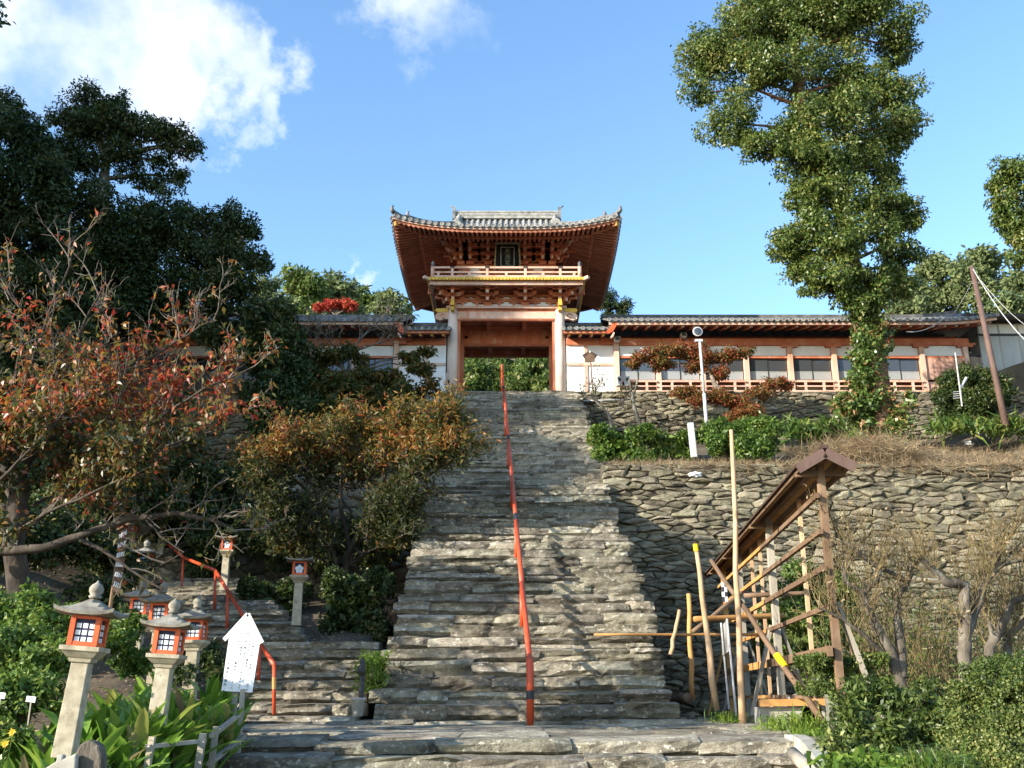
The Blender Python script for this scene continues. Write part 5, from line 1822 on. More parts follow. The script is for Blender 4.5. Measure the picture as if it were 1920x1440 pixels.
# ================================================================ LAMPS, POLES AND FITTINGS ABOVE
def upper_things():
    # lamp standard with a round floodlight
    Y = 35.0
    a, b = at(1326, 806, Y), at(1312, 640, Y)
    t = thing('lamp_post', a - Vector((0, 0, .4)), 'tall silver lamp post with a round floodlight before the long hall', 'lamp post')
    MB().tube([a - Vector((0, 0, .4)), a.lerp(b, .4)], .065, 12).build('lower_tube', MT['metal'], t, world=True, smooth=True)
    MB().tube([a.lerp(b, .4), b], .05, 12).build('upper_tube', MT['metal'], t, world=True, smooth=True)
    c = at(1308, 622, Y)
    lp = MB().lathe([(.05, .16), (.14, .12), (.185, .0), (.19, -.03), (.17, -.045), (.1, -.05), (.09, -.03), (.0, -.035)], c, 18, 'Y')
    lo = lp.build('lamp_head', MT['metal'], t, world=True, smooth=True)
    MB().lathe([(.15, -.048), (.12, -.062), (.0, -.07)], c, 18, 'Y').build('lens', MT['glass'], lo, world=True, smooth=True)
    MB().b2(c.x - .12, c.x + .16, Y - .06, Y + .06, b.z - .02, b.z + .07).build('lamp_bracket', MT['metal'], t, world=True)
    # pale marker post
    p = at(1300, 852, 31.0)
    t = thing('marker_post', p - Vector((0, 0, .1)), 'pale square marker post between the two clipped hedges', 'post')
    MB().box((-.01, 0, .57), (.19, .15, 1.14), ry=R(-3)).build('post', MT['panelgrey'], t, bevel=.01)
    # small roofed notice on a pole before the white wall
    q = at(1107, 672, 39.4)
    t = thing('pole_sign', at(1112, 735, 39.4) - Vector((0, 0, .3)), 'small brown house-shaped sign on a thin pole before the white wall', 'sign')
    MB().tube([at(1112, 745, 39.4), q], .03, 8).build('pole', MT['brownwood'], t, world=True)
    k = pxm(672, 39.4)
    sg = MB().prism([(x * k, z * k) for (x, z) in ((-10, -7), (8, -7), (8, 3), (-1, 9), (-10, 3))], -.04, .04)
    sg.v = [(v[0] + q.x, v[1] + q.y - .03, v[2] + q.z) for v in sg.v]
    sgo = sg.build('board', MT['brownwood'], t, world=True)
    rr = MB()
    for sx_ in (-1, 1):
        rr.bar((q.x - k, q.y - .04, q.z + 10 * k), (q.x - k + sx_ * 12 * k, q.y - .04, q.z + 2 * k), .2, .03, up=(0, 1, 0))
    rr.build('sign_roof', MT['darkroof'], sgo, world=True)
    # meter boxes and conduits by the corner post
    for (u, w, lab) in ((1162, 9, 'beige electricity meter box left of its twin under the hall corner'), (1176, 9, 'beige electricity box nearer the window rail')):
        p = at(u, 714, 40.3)
        t = thing('meter_box', (p.x, 40.42, p.z - .2), lab, 'meter box', 'meter boxes')
        MB().b2(-.11, .11, -.1, .1, 0, .42).build('case', MT['greymetal'], t, bevel=.02)
        MB().b2(-.06, .06, -.115, -.1, .2, .34).build('dial_window', MT['darkmetal'], t)
        MB().tube([(.0, .02, 0), (.0, .02, -.5)], .02, 6).build('conduit', MT['metal'], t)
    t = thing('conduit', at(1140, 748, 39.0), 'pale pipe running along the top of the low rubble wall', 'pipe')
    MB().tube([at(1075, 752, 39.0), at(1182, 749, 38.9)], .03, 8).build('pipe', MT['metal'], t, world=True, smooth=True)
    # loudspeakers under the eaves
    for (u, v, lab) in ((1281, 630, 'grey horn speaker under the eaves of the long hall'), (1157, 637, 'dark square speaker on the hall corner')):
        p = at(u, v, 40.35)
        t = thing('speaker', p, lab, 'speaker', 'speakers under the eaves')
        MB().b2(-.13, .13, -.18, .12, -.09, .09).build('case', MT['greymetal'], t, bevel=.02)
        MB().b2(-.09, .09, -.2, -.181, -.06, .06).build('grille', MT['darkmetal'], t)
        MB().b2(-.02, .02, .12, .34, -.02, .02).build('arm', MT['darkmetal'], t)
    # utility pole with wires
    a, b = at(1883, 778, 33.0), at(1822, 500, 34.0)
    t = thing('utility_pole', a - Vector((0, 0, .4)), 'slanting brown utility pole at the right edge with slack wires', 'utility pole')
    MB().tube([a - Vector((0, 0, .4)), b], [.12, .085], 10).build('pole', MT['brownpole'], t, world=True, smooth=True)
    def wire(p, q, sag, r=.012):
        pts = []
        for k in range(17):
            f = k / 16
            x = p.lerp(q, f); x.z -= sag * 4 * f * (1 - f); pts.append(x)
        MB().tube(pts, r, 5).build('wire', MT['metal'], t, world=True)
    wire(b, at(1935, 650, 30.0), .3, .016); wire(b + Vector((0, 0, -.1)), at(1935, 618, 34.0), .25, .012)
    wire(at(1826, 520, 34), at(1750, 618, 39.8), .35, .012); wire(at(1700, 622, 39.4), at(1770, 596, 39.2), .2, .018)
    for k in range(3):
        c = a.lerp(b, .72 + .08 * k)
        MB().tube([c - Vector((.12, 0, 0)), c + Vector((.12, 0, .0))], .015, 6).build('step_bolt', MT['metal'], t, world=True)
    # thin aerial post with brackets
    a, b = at(1812, 815, 33.5), at(1801, 728, 33.5)
    t = thing('aerial_post', a - Vector((0, 0, .3)), 'thin grey post with small brackets beside the round dark bush', 'post')
    MB().tube([a - Vector((0, 0, .3)), b], .026, 8).build('post', MT['greymetal'], t, world=True)
    MB().b2(-.1, .1, -.06, .06, -.07, .07).build('box', MT['greymetal'], t)
    t.children[-1].location = at(1804, 762, 33.4) - t.location
    for k in range(4):
        c = at(1796, 735 + k * 4, 33.5)
        MB().tube([c - Vector((.16, 0, 0)), c + Vector((.14, 0, .03))], .012, 5).build('aerial_rod', MT['metal'], t, world=True)
    MB().tube([b, at(1812, 708, 33.5)], .05, 6).build('lamp_arm', MT['metal'], t, world=True)
upper_things()

def annex():
    """weathered board fence, glazed lean-to and pale panelled building at the far right"""
    Y = 41.2
    x0 = at(1758, 700, Y).x
    g = at(0, 735, Y).z - .35
    t = thing('board_fence', (x0, Y, g), 'weathered grey-brown vertical board fence joining the hall', 'fence')
    x1 = at(1848, 700, Y).x
    n = 11
    for k in range(n):
        w = (x1 - x0) / n
        MB().b2(k * w + .005, (k + 1) * w - .005, .02 * (k % 2), .05 + .02 * (k % 2), 0, at(0, 664 + .6 * k, Y).z - g).build('board', MT['oldboard'], t)
    MB().b2(0, x1 - x0, .08, .14, at(0, 663, Y).z - g - .1, at(0, 663, Y).z - g).build('top_rail', MT['darkmetal'], t)
    t = thing('lean_to', (x0, Y + .5, g), 'dark lean-to with bright slanted panes above the board fence', 'lean-to')
    zt, zl = at(0, 612, Y + 1.4).z - g, at(0, 660, Y + .5).z - g
    xa, xb = at(1762, 640, Y).x - x0, at(1846, 640, Y).x - x0
    MB().b2(xa, xb, .9, 1.0, 0, zl + .8).build('back_wall', MT['darkmetal'], t)
    for k in range(3):
        for j in range(2):
            a0 = xa + .75 + k * .42
            z0 = zl + .05 + j * .5; z1 = z0 + .42
            sh = .35
            p = [(a0 + j * sh, .35 + j * .28, z0), (a0 + .34 + j * sh, .35 + j * .28, z0), (a0 + .34 + (j + .9) * sh, .35 + (j + .9) * .28, z1), (a0 + (j + .9) * sh, .35 + (j + .9) * .28, z1)]
            MB().add(p + [(q[0], q[1] + .02, q[2]) for q in p], [(0, 1, 2, 3), (7, 6, 5, 4), (0, 4, 5, 1), (1, 5, 6, 2), (2, 6, 7, 3), (3, 7, 4, 0)]).build('pane', MT['white'], t)
    for k in range(4):
        a0 = xa + .70 + k * .42
        MB().bar((a0, .33, zl), (a0 + .75, .92, zl + 1.05), .05, .07).build('frame_bar', MT['darkmetal'], t)
    MB().bar((xa, .3, zl + .52), (xb, .3, zl + .42), .06, .08).build('cross_bar', MT['darkmetal'], t)
    # building
    xb0 = at(1846, 700, Y).x
    t = thing('grey_building', (xb0, Y, g - .8), 'pale grey panelled building with dark frames cut off at the right edge', 'building')
    xl = 7.0
    zt = at(0, 606, Y).z - g + .8
    zmid = at(0, 628, Y).z - g + .8
    zbot = at(0, 733, Y).z - g + .8
    MB().b2(0, xl, .06, 4.0, 0, zt).build('wall', MT['panelgrey'], t)
    xs = [0, .9, 1.75, 3.3, 4.9, 6.4]
    for a, b in zip(xs[:-1], xs[1:]):
        MB().b2(a + .03, b - .03, 0, .058, zbot + .05, zmid - .05).build('panel', MT['panelgrey'], t)
        MB().b2(a + .03, b - .03, .01, .058, zmid + .05, zt - .05).build('upper_panel', MT['plaster'], t)
    for i, a in enumerate(xs):
        MB().b2(a - .03, a + .03, -.02, .055, 0, zt).build('frame_post', MT['greymetal'] if i else MT['panelgrey'], t)
    MB().b2(-.1, xl, -.035, .05, zmid - .05, zmid + .05).build('frame_rail', MT['darkmetal'], t)
    MB().b2(-.1, xl, -.034, .05, zbot - .02, zbot + .05).build('frame_rail', MT['greymetal'], t)
    MB().b2(1.3, 1.8, -.01, .056, zbot - .5, zbot - .25).build('vent', MT['darkmetal'], t)
    MB().add([(-.9, -.9, zt + .12), (xl, -.9, zt + .02), (xl, 4.5, zt + .9), (-.9, 4.5, zt + .9), (-.9, -.9, zt), (xl, -.9, zt - .1), (xl, 4.5, zt + .8), (-.9, 4.5, zt + .8)],
             [(0, 1, 2, 3), (7, 6, 5, 4), (0, 4, 5, 1), (1, 5, 6, 2), (2, 6, 7, 3), (3, 7, 4, 0)]).build('roof', MT['darkmetal'], t)
annex()

# ================================================================ VEGETATION
def norm(a):
    return a / np.maximum(1e-9, np.linalg.norm(a, axis=-1, keepdims=True))

def leaf_verts(rng, P, D, Nn, L, W, fold=.15, vary_=.35):
    """one bent diamond per leaf: base, side, tip, side"""
    n = len(P)
    D = norm(D)
    Nn = norm(Nn - (Nn * D).sum(1, keepdims=True) * D)
    S = np.cross(D, Nn)
    l = L * (1 + rng.uniform(-vary_, vary_, (n, 1))); w = W * (1 + rng.uniform(-vary_, vary_, (n, 1)))
    V = np.empty((n, 4, 3), dtype=np.float32)
    V[:, 0] = P
    V[:, 1] = P + D * l * .45 + S * w * .5 + Nn * w * fold
    V[:, 2] = P + D * l - Nn * l * .12
    V[:, 3] = P + D * l * .45 - S * w * .5 + Nn * w * fold
    return V.reshape(-1, 3)

def rdir(rng, n):
    return norm(rng.normal(size=(n, 3)))

def blob_leaves(rng, blobs, L, W, cov=1.0, subs=12, sub_r=(.28, .5), up=.5, droop=.25, inner=.45):
    """blobs: (centre, radius, flatten). Each is a cluster of smaller leafy clumps"""
    out = []
    for (c, r, fl) in blobs:
        c = np.array(c)
        ns = max(5, int(subs * 1.6 * rng.uniform(.8, 1.2)))
        dirs = rdir(rng, ns)
        dirs[:, 2] = dirs[:, 2] * .9 + .1
        cen = c + dirs * (r * rng.uniform(.12, 1.0, (ns, 1)) ** .6) * np.array((1, 1, fl))
        for k in range(ns):
            rs = r * rng.uniform(sub_r[0] * .65, sub_r[1] * .85)
            n = int(cov * 4 * math.pi * rs * rs / (L * W * .9))
            n = max(8, min(n, 3000))
            d = rdir(rng, n)
            rad = rs * (inner + (1 - inner) * rng.random((n, 1)) ** .5)
            rad = np.where(rng.random((n, 1)) < .16, rad * rng.uniform(1.0, 1.6, (n, 1)), rad)
            P = cen[k] + d * rad * np.array((1, 1, .8 * fl + .2))
            Nn = d * .7 + np.array((0, 0, up)) + rng.normal(size=(n, 3)) * .45
            D = rng.normal(size=(n, 3)) + d * .7 - np.array((0, 0, droop * 2))
            out.append(leaf_verts(rng, P, D, Nn, L, W))
    return np.concatenate(out)

def px_blobs(lst, dflat=.85):
    r = []
    for b in lst:
        u, v, Y, rp = b[:4]
        r.append((tuple(at(u, v, Y)), rp * pxm(v, Y), b[4] if len(b) > 4 else dflat))
    return r

def limbs_to(mb, start_path, blobs, r0, rng, n=6):
    """tapered limbs from the trunk path to each clump"""
    for (c, r, fl) in blobs:
        c = Vector(c)
        # leave from the closest lower trunk point
        best = min(start_path, key=lambda p: (Vector(p) - c).length + 2.0 * max(0, p[2] - c.z))
        a = Vector(best)
        mid = a.lerp(c, .5) + Vector((rng.uniform(-.1, .1), rng.uniform(-.1, .1), .08)) * (c - a).length
        pts = [a, a.lerp(mid, .5) + Vector((0, 0, -.02)), mid, mid.lerp(c, .6), c]
        mb.tube(pts, [r0, r0 * .8, r0 * .6, r0 * .4, r0 * .18], n, cap=False)

def blob_tree(name, label, trunk, blobs, leafm, L, W, cov, seed, barkm='bark', group=None, cat='tree', limb_r=.09, subs=12, droop=.25, up=.5, flat=.85, extra_world=None, sub_r=(.3, .55), rs=1.0):
    """trunk: list of (point, radius) in world space"""
    rng = np.random.default_rng(seed)
    rnd = random.Random(seed)
    base = Vector(trunk[0][0])
    t = thing(name, base, label, cat, group)
    B = px_blobs(blobs, flat) if extra_world is None else extra_world
    B = [(c, r * rs, f) for (c, r, f) in B]
    mb = MB()
    tp = [Vector(p) for (p, r) in trunk]
    mb.tube(tp, [r for (p, r) in trunk], 10, cap=False)
    fine = []
    for a, b in zip(tp[:-1], tp[1:]):
        for k in range(4): fine.append(a.lerp(b, k / 4))
    fine.append(tp[-1])
    limbs_to(mb, [tuple(p) for p in fine[len(fine) // 3:]], B, limb_r, rnd)
    mb.build('trunk', MT[barkm], t, world=True, smooth=True)
    V = blob_leaves(rng, B, L, W, cov, subs, sub_r, up, droop)
    quads_mesh('crown', V, MT[leafm], t)
    return t

def trunk_px(lst):
    return [(at(u, v, Y), r) for (u, v, Y, r) in lst]

# ---------------------------------------------------------------- the camphor tree by the hall
cam_blobs = [(1330, 105, 36, 62), (1395, 60, 36, 72), (1480, 25, 36.5, 76), (1570, 25, 36, 78), (1650, 35, 36, 66), (1690, 90, 36.5, 40), (1300, 175, 35.5, 36),
             (1390, 150, 35.5, 68), (1365, 230, 35.5, 55), (1405, 270, 35.3, 38), (1470, 120, 35, 62), (1560, 150, 36.8, 78), (1650, 165, 36.3, 70), (1700, 235, 36.3, 36),
             (1660, 260, 36.4, 58), (1580, 220, 35, 62), (1500, 240, 35, 58), (1440, 275, 35, 40), (1490, 315, 35, 44), (1555, 310, 35, 58), (1635, 305, 36, 48), (1675, 330, 36.5, 26),
             (1515, 375, 35, 42), (1580, 375, 35, 58), (1660, 385, 35.6, 40), (1700, 400, 35.6, 36), (1505, 430, 35, 48), (1570, 450, 34.6, 62), (1640, 450, 35, 52), (1695, 470, 35.6, 36),
             (1465, 465, 35, 36), (1505, 505, 35, 42), (1570, 515, 34.6, 46), (1650, 525, 35, 48), (1690, 535, 35.6, 36), (1520, 545, 35, 24), (1590, 555, 34.8, 34), (1640, 562, 34.8, 34), (1610, 575, 34.9, 26), (1600, 10, 36, 60), (1420, 10, 36, 50)]
# smaller clumps bridge neighbouring ones
_r = random.Random(77)
_more = []
for _i in range(len(cam_blobs)):
    for _j in range(_i + 1, len(cam_blobs)):
        _a, _b = cam_blobs[_i], cam_blobs[_j]
        if math.hypot(_a[0] - _b[0], _a[1] - _b[1]) < 92 and _r.random() < .55:
            _f = _r.uniform(.35, .65)
            _more.append((lerp(_a[0], _b[0], _f) + _r.uniform(-10, 10), lerp(_a[1], _b[1], _f) + _r.uniform(-10, 10), (_a[2] + _b[2]) / 2 + _r.uniform(-.9, .5), min(_a[3], _b[3]) * _r.uniform(.4, .75)))
cam_blobs += _more
# crown continues above the frame
cam_blobs += [(1450, -70, 36, 80), (1560, -90, 36, 90), (1650, -60, 36, 70), (1520, -190, 36, 90), (1600, -200, 36.2, 80), (1560, -290, 36, 70)]
camphor = blob_tree('camphor_tree', 'tall pollarded camphor tree with ivied trunk standing before the long hall',
    trunk_px([(1650, 835, 35.6, .75), (1645, 780, 35.6, .60), (1638, 700, 35.6, .52), (1628, 620, 35.6, .50), (1618, 565, 35.6, .50), (1592, 490, 35.6, .40), (1580, 400, 35.7, .36), (1548, 300, 35.8, .32), (1502, 200, 35.9, .26), (1490, 100, 36, .2), (1520, -60, 36, .14)]),
    cam_blobs, 'camphor', .15, .08, .8, 501, 'redbark', subs=14, limb_r=.09, droop=.4, rs=1.0)
# second leader of the trunk, ivy on the trunk
mb = MB(); mb.tube([at(1625, 600, 35.6), at(1650, 560, 35.7), at(1668, 480, 35.9), at(1672, 380, 36.1)], [.34, .3, .22, .12], 9, cap=False)
mb.build('second_leader', MT['darkbark'], camphor, world=True, smooth=True)
rng = np.random.default_rng(502)
iv = px_blobs([(1626, 570 + 18 * k, 35.2, 27 + (k % 3) * 5) for k in range(13)] + [(1615, 610 + 30 * k, 35.3, 20) for k in range(7)] + [(1655, 620 + 30 * k, 35.4, 20) for k in range(6)])
quads_mesh('ivy', blob_leaves(rng, iv, .15, .11, .75, 6, (.4, .6)), MT['ivy'], camphor)
iv = px_blobs([(1600, 745, 35, 30), (1660, 760, 35, 36), (1690, 775, 35, 28), (1630, 800, 34.8, 32), (1680, 810, 34.6, 34), (1590, 770, 34.9, 26), (1650, 840, 34.0, 26), (1705, 745, 35, 16), (1575, 760, 34.9, 18)])
o = quads_mesh('ivy_bush', blob_leaves(rng, iv, .17, .10, 1.0, 8), MT['ivy'])
tag(o, 'leafy mound of ivy and suckers round the foot of the camphor trunk', 'bush')

# ---------------------------------------------------------------- dark trees on the left hill
DG = 'dark evergreens on the left hillside'
blob_tree('evergreen_tree', 'dark evergreen cut off by the left picture edge', trunk_px([(20, 640, 34, .35), (25, 450, 34, .28), (30, 300, 34, .14)]),
          [(20, 215, 34, 45), (65, 265, 34, 40), (10, 290, 34, 75), (85, 330, 34, 45), (30, 370, 34, 80), (100, 410, 34, 55), (10, 460, 34, 90), (90, 490, 34, 70), (20, 560, 33, 90), (120, 560, 33, 60), (-60, 380, 34, 90), (-70, 250, 34, 70)],
          'dark_ever', .2, .085, 1.0, 511, 'darkbark', DG, droop=.5, rs=1.12)
blob_tree('evergreen_tree', 'broad spreading evergreen with a flat crown and bare grey limbs against the cloud', trunk_px([(215, 640, 38, .4), (205, 480, 38, .34), (190, 370, 38, .26), (200, 300, 38, .16)]),
          [(175, 188, 38, 34), (215, 205, 38, 36), (130, 225, 38, 45), (190, 245, 38, 55), (250, 240, 38, 46), (300, 258, 38, 42), (340, 268, 38, 32), (366, 285, 38, 18), (110, 290, 38, 50), (170, 310, 38, 55), (240, 300, 38, 44), (300, 300, 38, 24, .6), (130, 370, 38, 60), (290, 345, 38.5, 30, .6), (330, 330, 38.5, 24, .6)],
          'dark_ever', .18, .075, .85, 512, 'palebark', DG, limb_r=.11, up=.7, rs=1.1)
blob_tree('evergreen_tree', 'dense dark evergreen whose crown steps down toward the gate', trunk_px([(420, 680, 35.5, .34), (410, 560, 35.5, .26), (395, 450, 35.5, .14)]),
          [(330, 395, 36, 48), (380, 415, 36, 44), (430, 420, 35.5, 40), (462, 432, 35.5, 30), (300, 450, 36, 60), (380, 475, 35.5, 55), (450, 480, 35.5, 42), (480, 500, 35, 28), (320, 530, 35.5, 60), (410, 550, 35, 60), (470, 560, 35, 42), (490, 610, 35, 36), (400, 620, 35, 46)],
          'dark_ever', .17, .075, 1.0, 513, 'darkbark', DG, rs=1.12)
blob_tree('evergreen_tree', 'shadowed evergreen filling the gap below the spreading crown', trunk_px([(235, 700, 36, .3), (235, 560, 36, .22), (230, 470, 36, .12)]),
          [(200, 420, 36, 60), (260, 440, 36, 55), (170, 470, 36, 60), (240, 500, 36, 60), (190, 540, 35.5, 60), (280, 560, 35.5, 50), (140, 600, 35, 50), (230, 590, 35, 50), (150, 520, 35.5, 50)],
          'dark_ever', .19, .085, 1.1, 514, 'darkbark', DG, rs=1.2)
blob_tree('evergreen_tree', 'dark leafy tree rising behind the autumn maples beside the left hall', trunk_px([(530, 800, 33, .22), (520, 700, 33, .16), (515, 620, 33, .1)]),
          [(510, 600, 33.5, 38), (540, 640, 33, 36), (500, 670, 33, 44), (540, 700, 32.5, 44), (505, 740, 32, 46), (550, 770, 32, 44), (500, 800, 31.5, 44), (550, 830, 31, 40), (470, 640, 34, 30)],
          'dark_ever', .17, .08, 1.5, 515, 'darkbark', DG, rs=1.15)
# trees outside the left frame edge that keep this hillside in shade
for i, (x, y, h, w) in enumerate(((-17.6, 20.5, 12.3, 3.4), (-29, 28, 19, 4.6), (-21.5, 25, 15, 4.0), (-21, 19.5, 14, 3.6), (-26, 34, 19, 4.2), (-12.3, 16.3, 7.0, 2.1))):
    zb = gz(x, y)
    rr_ = random.Random(520 + i)
    bl = []
    for k in range(14):
        a = rr_.uniform(0, 6.28); q = rr_.uniform(.1, 1) ** .5 * w * .75
        bl.append(((x + q * math.cos(a), y + q * math.sin(a), zb + h * rr_.uniform(.25, .92)), w * rr_.uniform(.42, .6), .85))
    lab = ('dark evergreen left of the frame nearest the lanterns', 'tall evergreen left of the frame behind the cherry', 'slender evergreen left of the frame above the side steps', 'outermost evergreen left of the frame', 'evergreen left of the frame beside the hall', 'low evergreen left of the frame beside the cherry trunk')[i]
    blob_tree('evergreen_tree', lab, [((x, y, zb - .3), .4), ((x, y, zb + h * .4), .3), ((x, y, zb + h * .8), .12)], None, 'dark_ever', .34, .16, 1.3, 530 + i, 'darkbark', DG, extra_world=bl, subs=10)

# ---------------------------------------------------------------- far trees
FG = 'trees on the hill behind the halls'
fars = [('evergreen hill tree just right of the dark evergreen', [(500, 545, 70, 30), (520, 580, 70, 36), (500, 610, 70, 40)]),
        ('pale green round hill tree left of the gate, second from the dark evergreen', [(555, 525, 75, 28), (580, 545, 75, 36), (545, 560, 75, 30), (570, 590, 75, 34)]),
        ('hill tree with airy top left of the gate above the scarlet maple', [(620, 535, 78, 26), (645, 550, 78, 26), (605, 560, 78, 28), (640, 585, 78, 30)]),
        ('small hill tree directly above the scarlet maple', [(680, 560, 82, 22), (700, 570, 82, 26), (670, 585, 82, 26)]),
        ('hill tree touching the left eave of the gate', [(735, 560, 72, 22), (725, 580, 72, 28), (755, 585, 72, 26)])]
for i, (lab, bl) in enumerate(fars):
    Y = bl[0][2]
    b0 = at(bl[0][0], 640, Y)
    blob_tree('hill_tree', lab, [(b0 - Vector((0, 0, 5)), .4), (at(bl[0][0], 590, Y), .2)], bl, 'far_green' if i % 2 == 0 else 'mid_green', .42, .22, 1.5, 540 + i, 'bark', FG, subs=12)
blob_tree('scarlet_maple', 'small scarlet maple showing over the left hall roof', trunk_px([(632, 640, 52, .2), (632, 590, 52, .1)]), [(612, 574, 52, 16, .6), (640, 572, 52, 18, .6), (660, 576, 52, 12, .6), (596, 577, 52, 10, .6)], 'scarlet', .2, .12, 1.0, 549, 'bark')
blob_tree('pine_tree', 'small layered pine behind the right eave of the gate', trunk_px([(1140, 640, 52, .2), (1143, 590, 52, .14), (1135, 555, 52, .08)]),
          [(1140, 555, 52, 20, .4), (1165, 572, 52, 20, .35), (1130, 572, 52, 18, .4), (1148, 590, 52, 20, .35), (1170, 580, 52, 14, .3)], 'dark_ever', .26, .05, 1.2, 550, 'darkbark', subs=8)
# seen through the gate opening
for i, (lab, bl) in enumerate((('leafy tree seen through the left half of the gate opening', [(870, 690, 60, 36), (900, 720, 58, 40), (880, 740, 58, 40), (860, 660, 60, 30), (930, 700, 60, 30)]),
                               ('leafy tree seen through the right half of the gate opening', [(1000, 690, 59, 38), (980, 720, 58, 40), (1020, 730, 57, 40), (960, 735, 58, 36), (1010, 660, 60, 30), (940, 670, 62, 30)]))):
    b0 = at(bl[1][0], 760, 59)
    blob_tree('hill_tree', lab, [(Vector((b0.x, 59, 14.5)), .35), (at(bl[0][0], 700, 59.5), .15)], bl, 'mid_green', .3, .16, 1.5, 555 + i, 'bark', FG)
rfar = [('rounded hill tree right of the camphor trunk', [(1745, 500, 62, 32), (1770, 520, 62, 36), (1740, 545, 62, 40), (1775, 565, 62, 40)]),
        ('taller hill tree behind the utility pole', [(1835, 488, 60, 30), (1865, 485, 60, 26), (1820, 520, 60, 38), (1860, 520, 60, 36), (1830, 565, 60, 40)]),
        ('hill tree behind the camphor trunk above the hall roof', [(1700, 565, 60, 36), (1720, 590, 58, 34), (1680, 590, 58, 28)]),
        ('brownish hill tree at the right picture edge above the grey building', [(1905, 530, 58, 32), (1930, 560, 58, 40), (1890, 580, 57, 34)])]
for i, (lab, bl) in enumerate(rfar):
    Y = bl[0][2]
    b0 = at(bl[0][0], 640, Y)
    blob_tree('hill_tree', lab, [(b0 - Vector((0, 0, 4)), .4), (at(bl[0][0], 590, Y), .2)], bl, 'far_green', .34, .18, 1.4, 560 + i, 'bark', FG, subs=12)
blob_tree('overhanging_tree', 'dark tree crown hanging in from the right picture edge', trunk_px([(2040, 700, 37, .4), (2030, 500, 37, .3), (1990, 380, 37, .16)]),
          [(1895, 330, 37, 36), (1880, 380, 37, 32), (1920, 350, 37, 50), (1865, 345, 37, 20), (1905, 420, 37, 40), (1930, 450, 37, 40), (1885, 405, 37, 24), (1915, 490, 37, 26), (1980, 380, 37, 70), (1990, 470, 37, 60)], 'camphor', .16, .08, 1.0, 566, 'darkbark', droop=.5)

# ---------------------------------------------------------------- branchy autumn trees
class Branchy:
    def __init__(s, seed):
        s.rnd = random.Random(seed); s.rng = np.random.default_rng(seed)
        s.wood = MB(); s.twig = MB(); s.tips = []
    def limb(s, pts, r0, r1, n=7):
        pts = [Vector(p) for p in pts]
        # smooth subdivide with a little wander
        out = [pts[0]]
        for i in range(len(pts) - 1):
            a, b = pts[i], pts[i + 1]
            L = (b - a).length
            for k in (1, 2, 3):
                j = Vector((s.rnd.uniform(-1, 1), s.rnd.uniform(-1, 1), s.rnd.uniform(-1, 1))) * L * .025
                out.append(a.lerp(b, k / 3) + (j if k < 3 else Vector((0, 0, 0))))
        m = len(out)
        s.wood.tube(out, [lerp(r0, r1, i / (m - 1)) for i in range(m)], n, cap=False)
        return out
    def sprout(s, path, count, length, r, depth, up=.5, spread=1.0, t0=.15, aim=None, leafy=1.0):
        rnd = s.rnd
        m = len(path)
        for i in range(count):
            f = lerp(t0, 1.0, (i + rnd.random()) / count)
            k = min(m - 2, int(f * (m - 1)))
            p = path[k].lerp(path[k + 1], rnd.random())
            d0 = (path[k + 1] - path[k]).normalized()
            d = (d0 * .7 + Vector((rnd.gauss(0, 1), rnd.gauss(0, 1), rnd.gauss(0, .7))) * spread * .6 + Vector((0, 0, up)))
            if aim is not None: d += Vector(aim)
            d.normalize()
            L = length * rnd.uniform(.55, 1.25)
            q = [p]
            nseg = 4
            dd = d.copy()
            for j in range(nseg):
                dd = (dd + Vector((rnd.gauss(0, .17), rnd.gauss(0, .17), rnd.gauss(0, .13) + .04 * up))).normalized()
                q.append(q[-1] + dd * L / nseg)
            s.twig.tube(q, [r * (1 - .8 * j / nseg) + .0015 for j in range(nseg + 1)], 4 if depth > 0 else 3, cap=False)
            if depth > 0:
                s.sprout(q, max(2, int(count * .5)) if depth > 1 else rnd.randint(2, 4), length * .5, r * .5, depth - 1, up, spread, .2, aim, leafy)
            for j in range(1, nseg + 1):
                s.tips.append((q[j], dd.copy(), leafy))
    def leaves(s, per, L, W, droop=.8, jitter=.06, keep=None):
        tips = [t for t in s.tips if keep is None or keep(t[0])]
        P, D = [], []
        for (p, d, lf) in tips:
            n = s.rng.poisson(per * lf)
            for _ in range(n):
                P.append((p.x, p.y, p.z)); D.append((d.x, d.y, d.z))
        if not P: return None
        P = np.array(P) + s.rng.normal(size=(len(P), 3)) * jitter
        D = np.array(D) * .5 + s.rng.normal(size=(len(P), 3)) * .7 - np.array((0, 0, droop))
        Nn = s.rng.normal(size=(len(P), 3)) + np.array((-.5, -.4, .5))
        return leaf_verts(s.rng, P, D, Nn, L, W, .2)

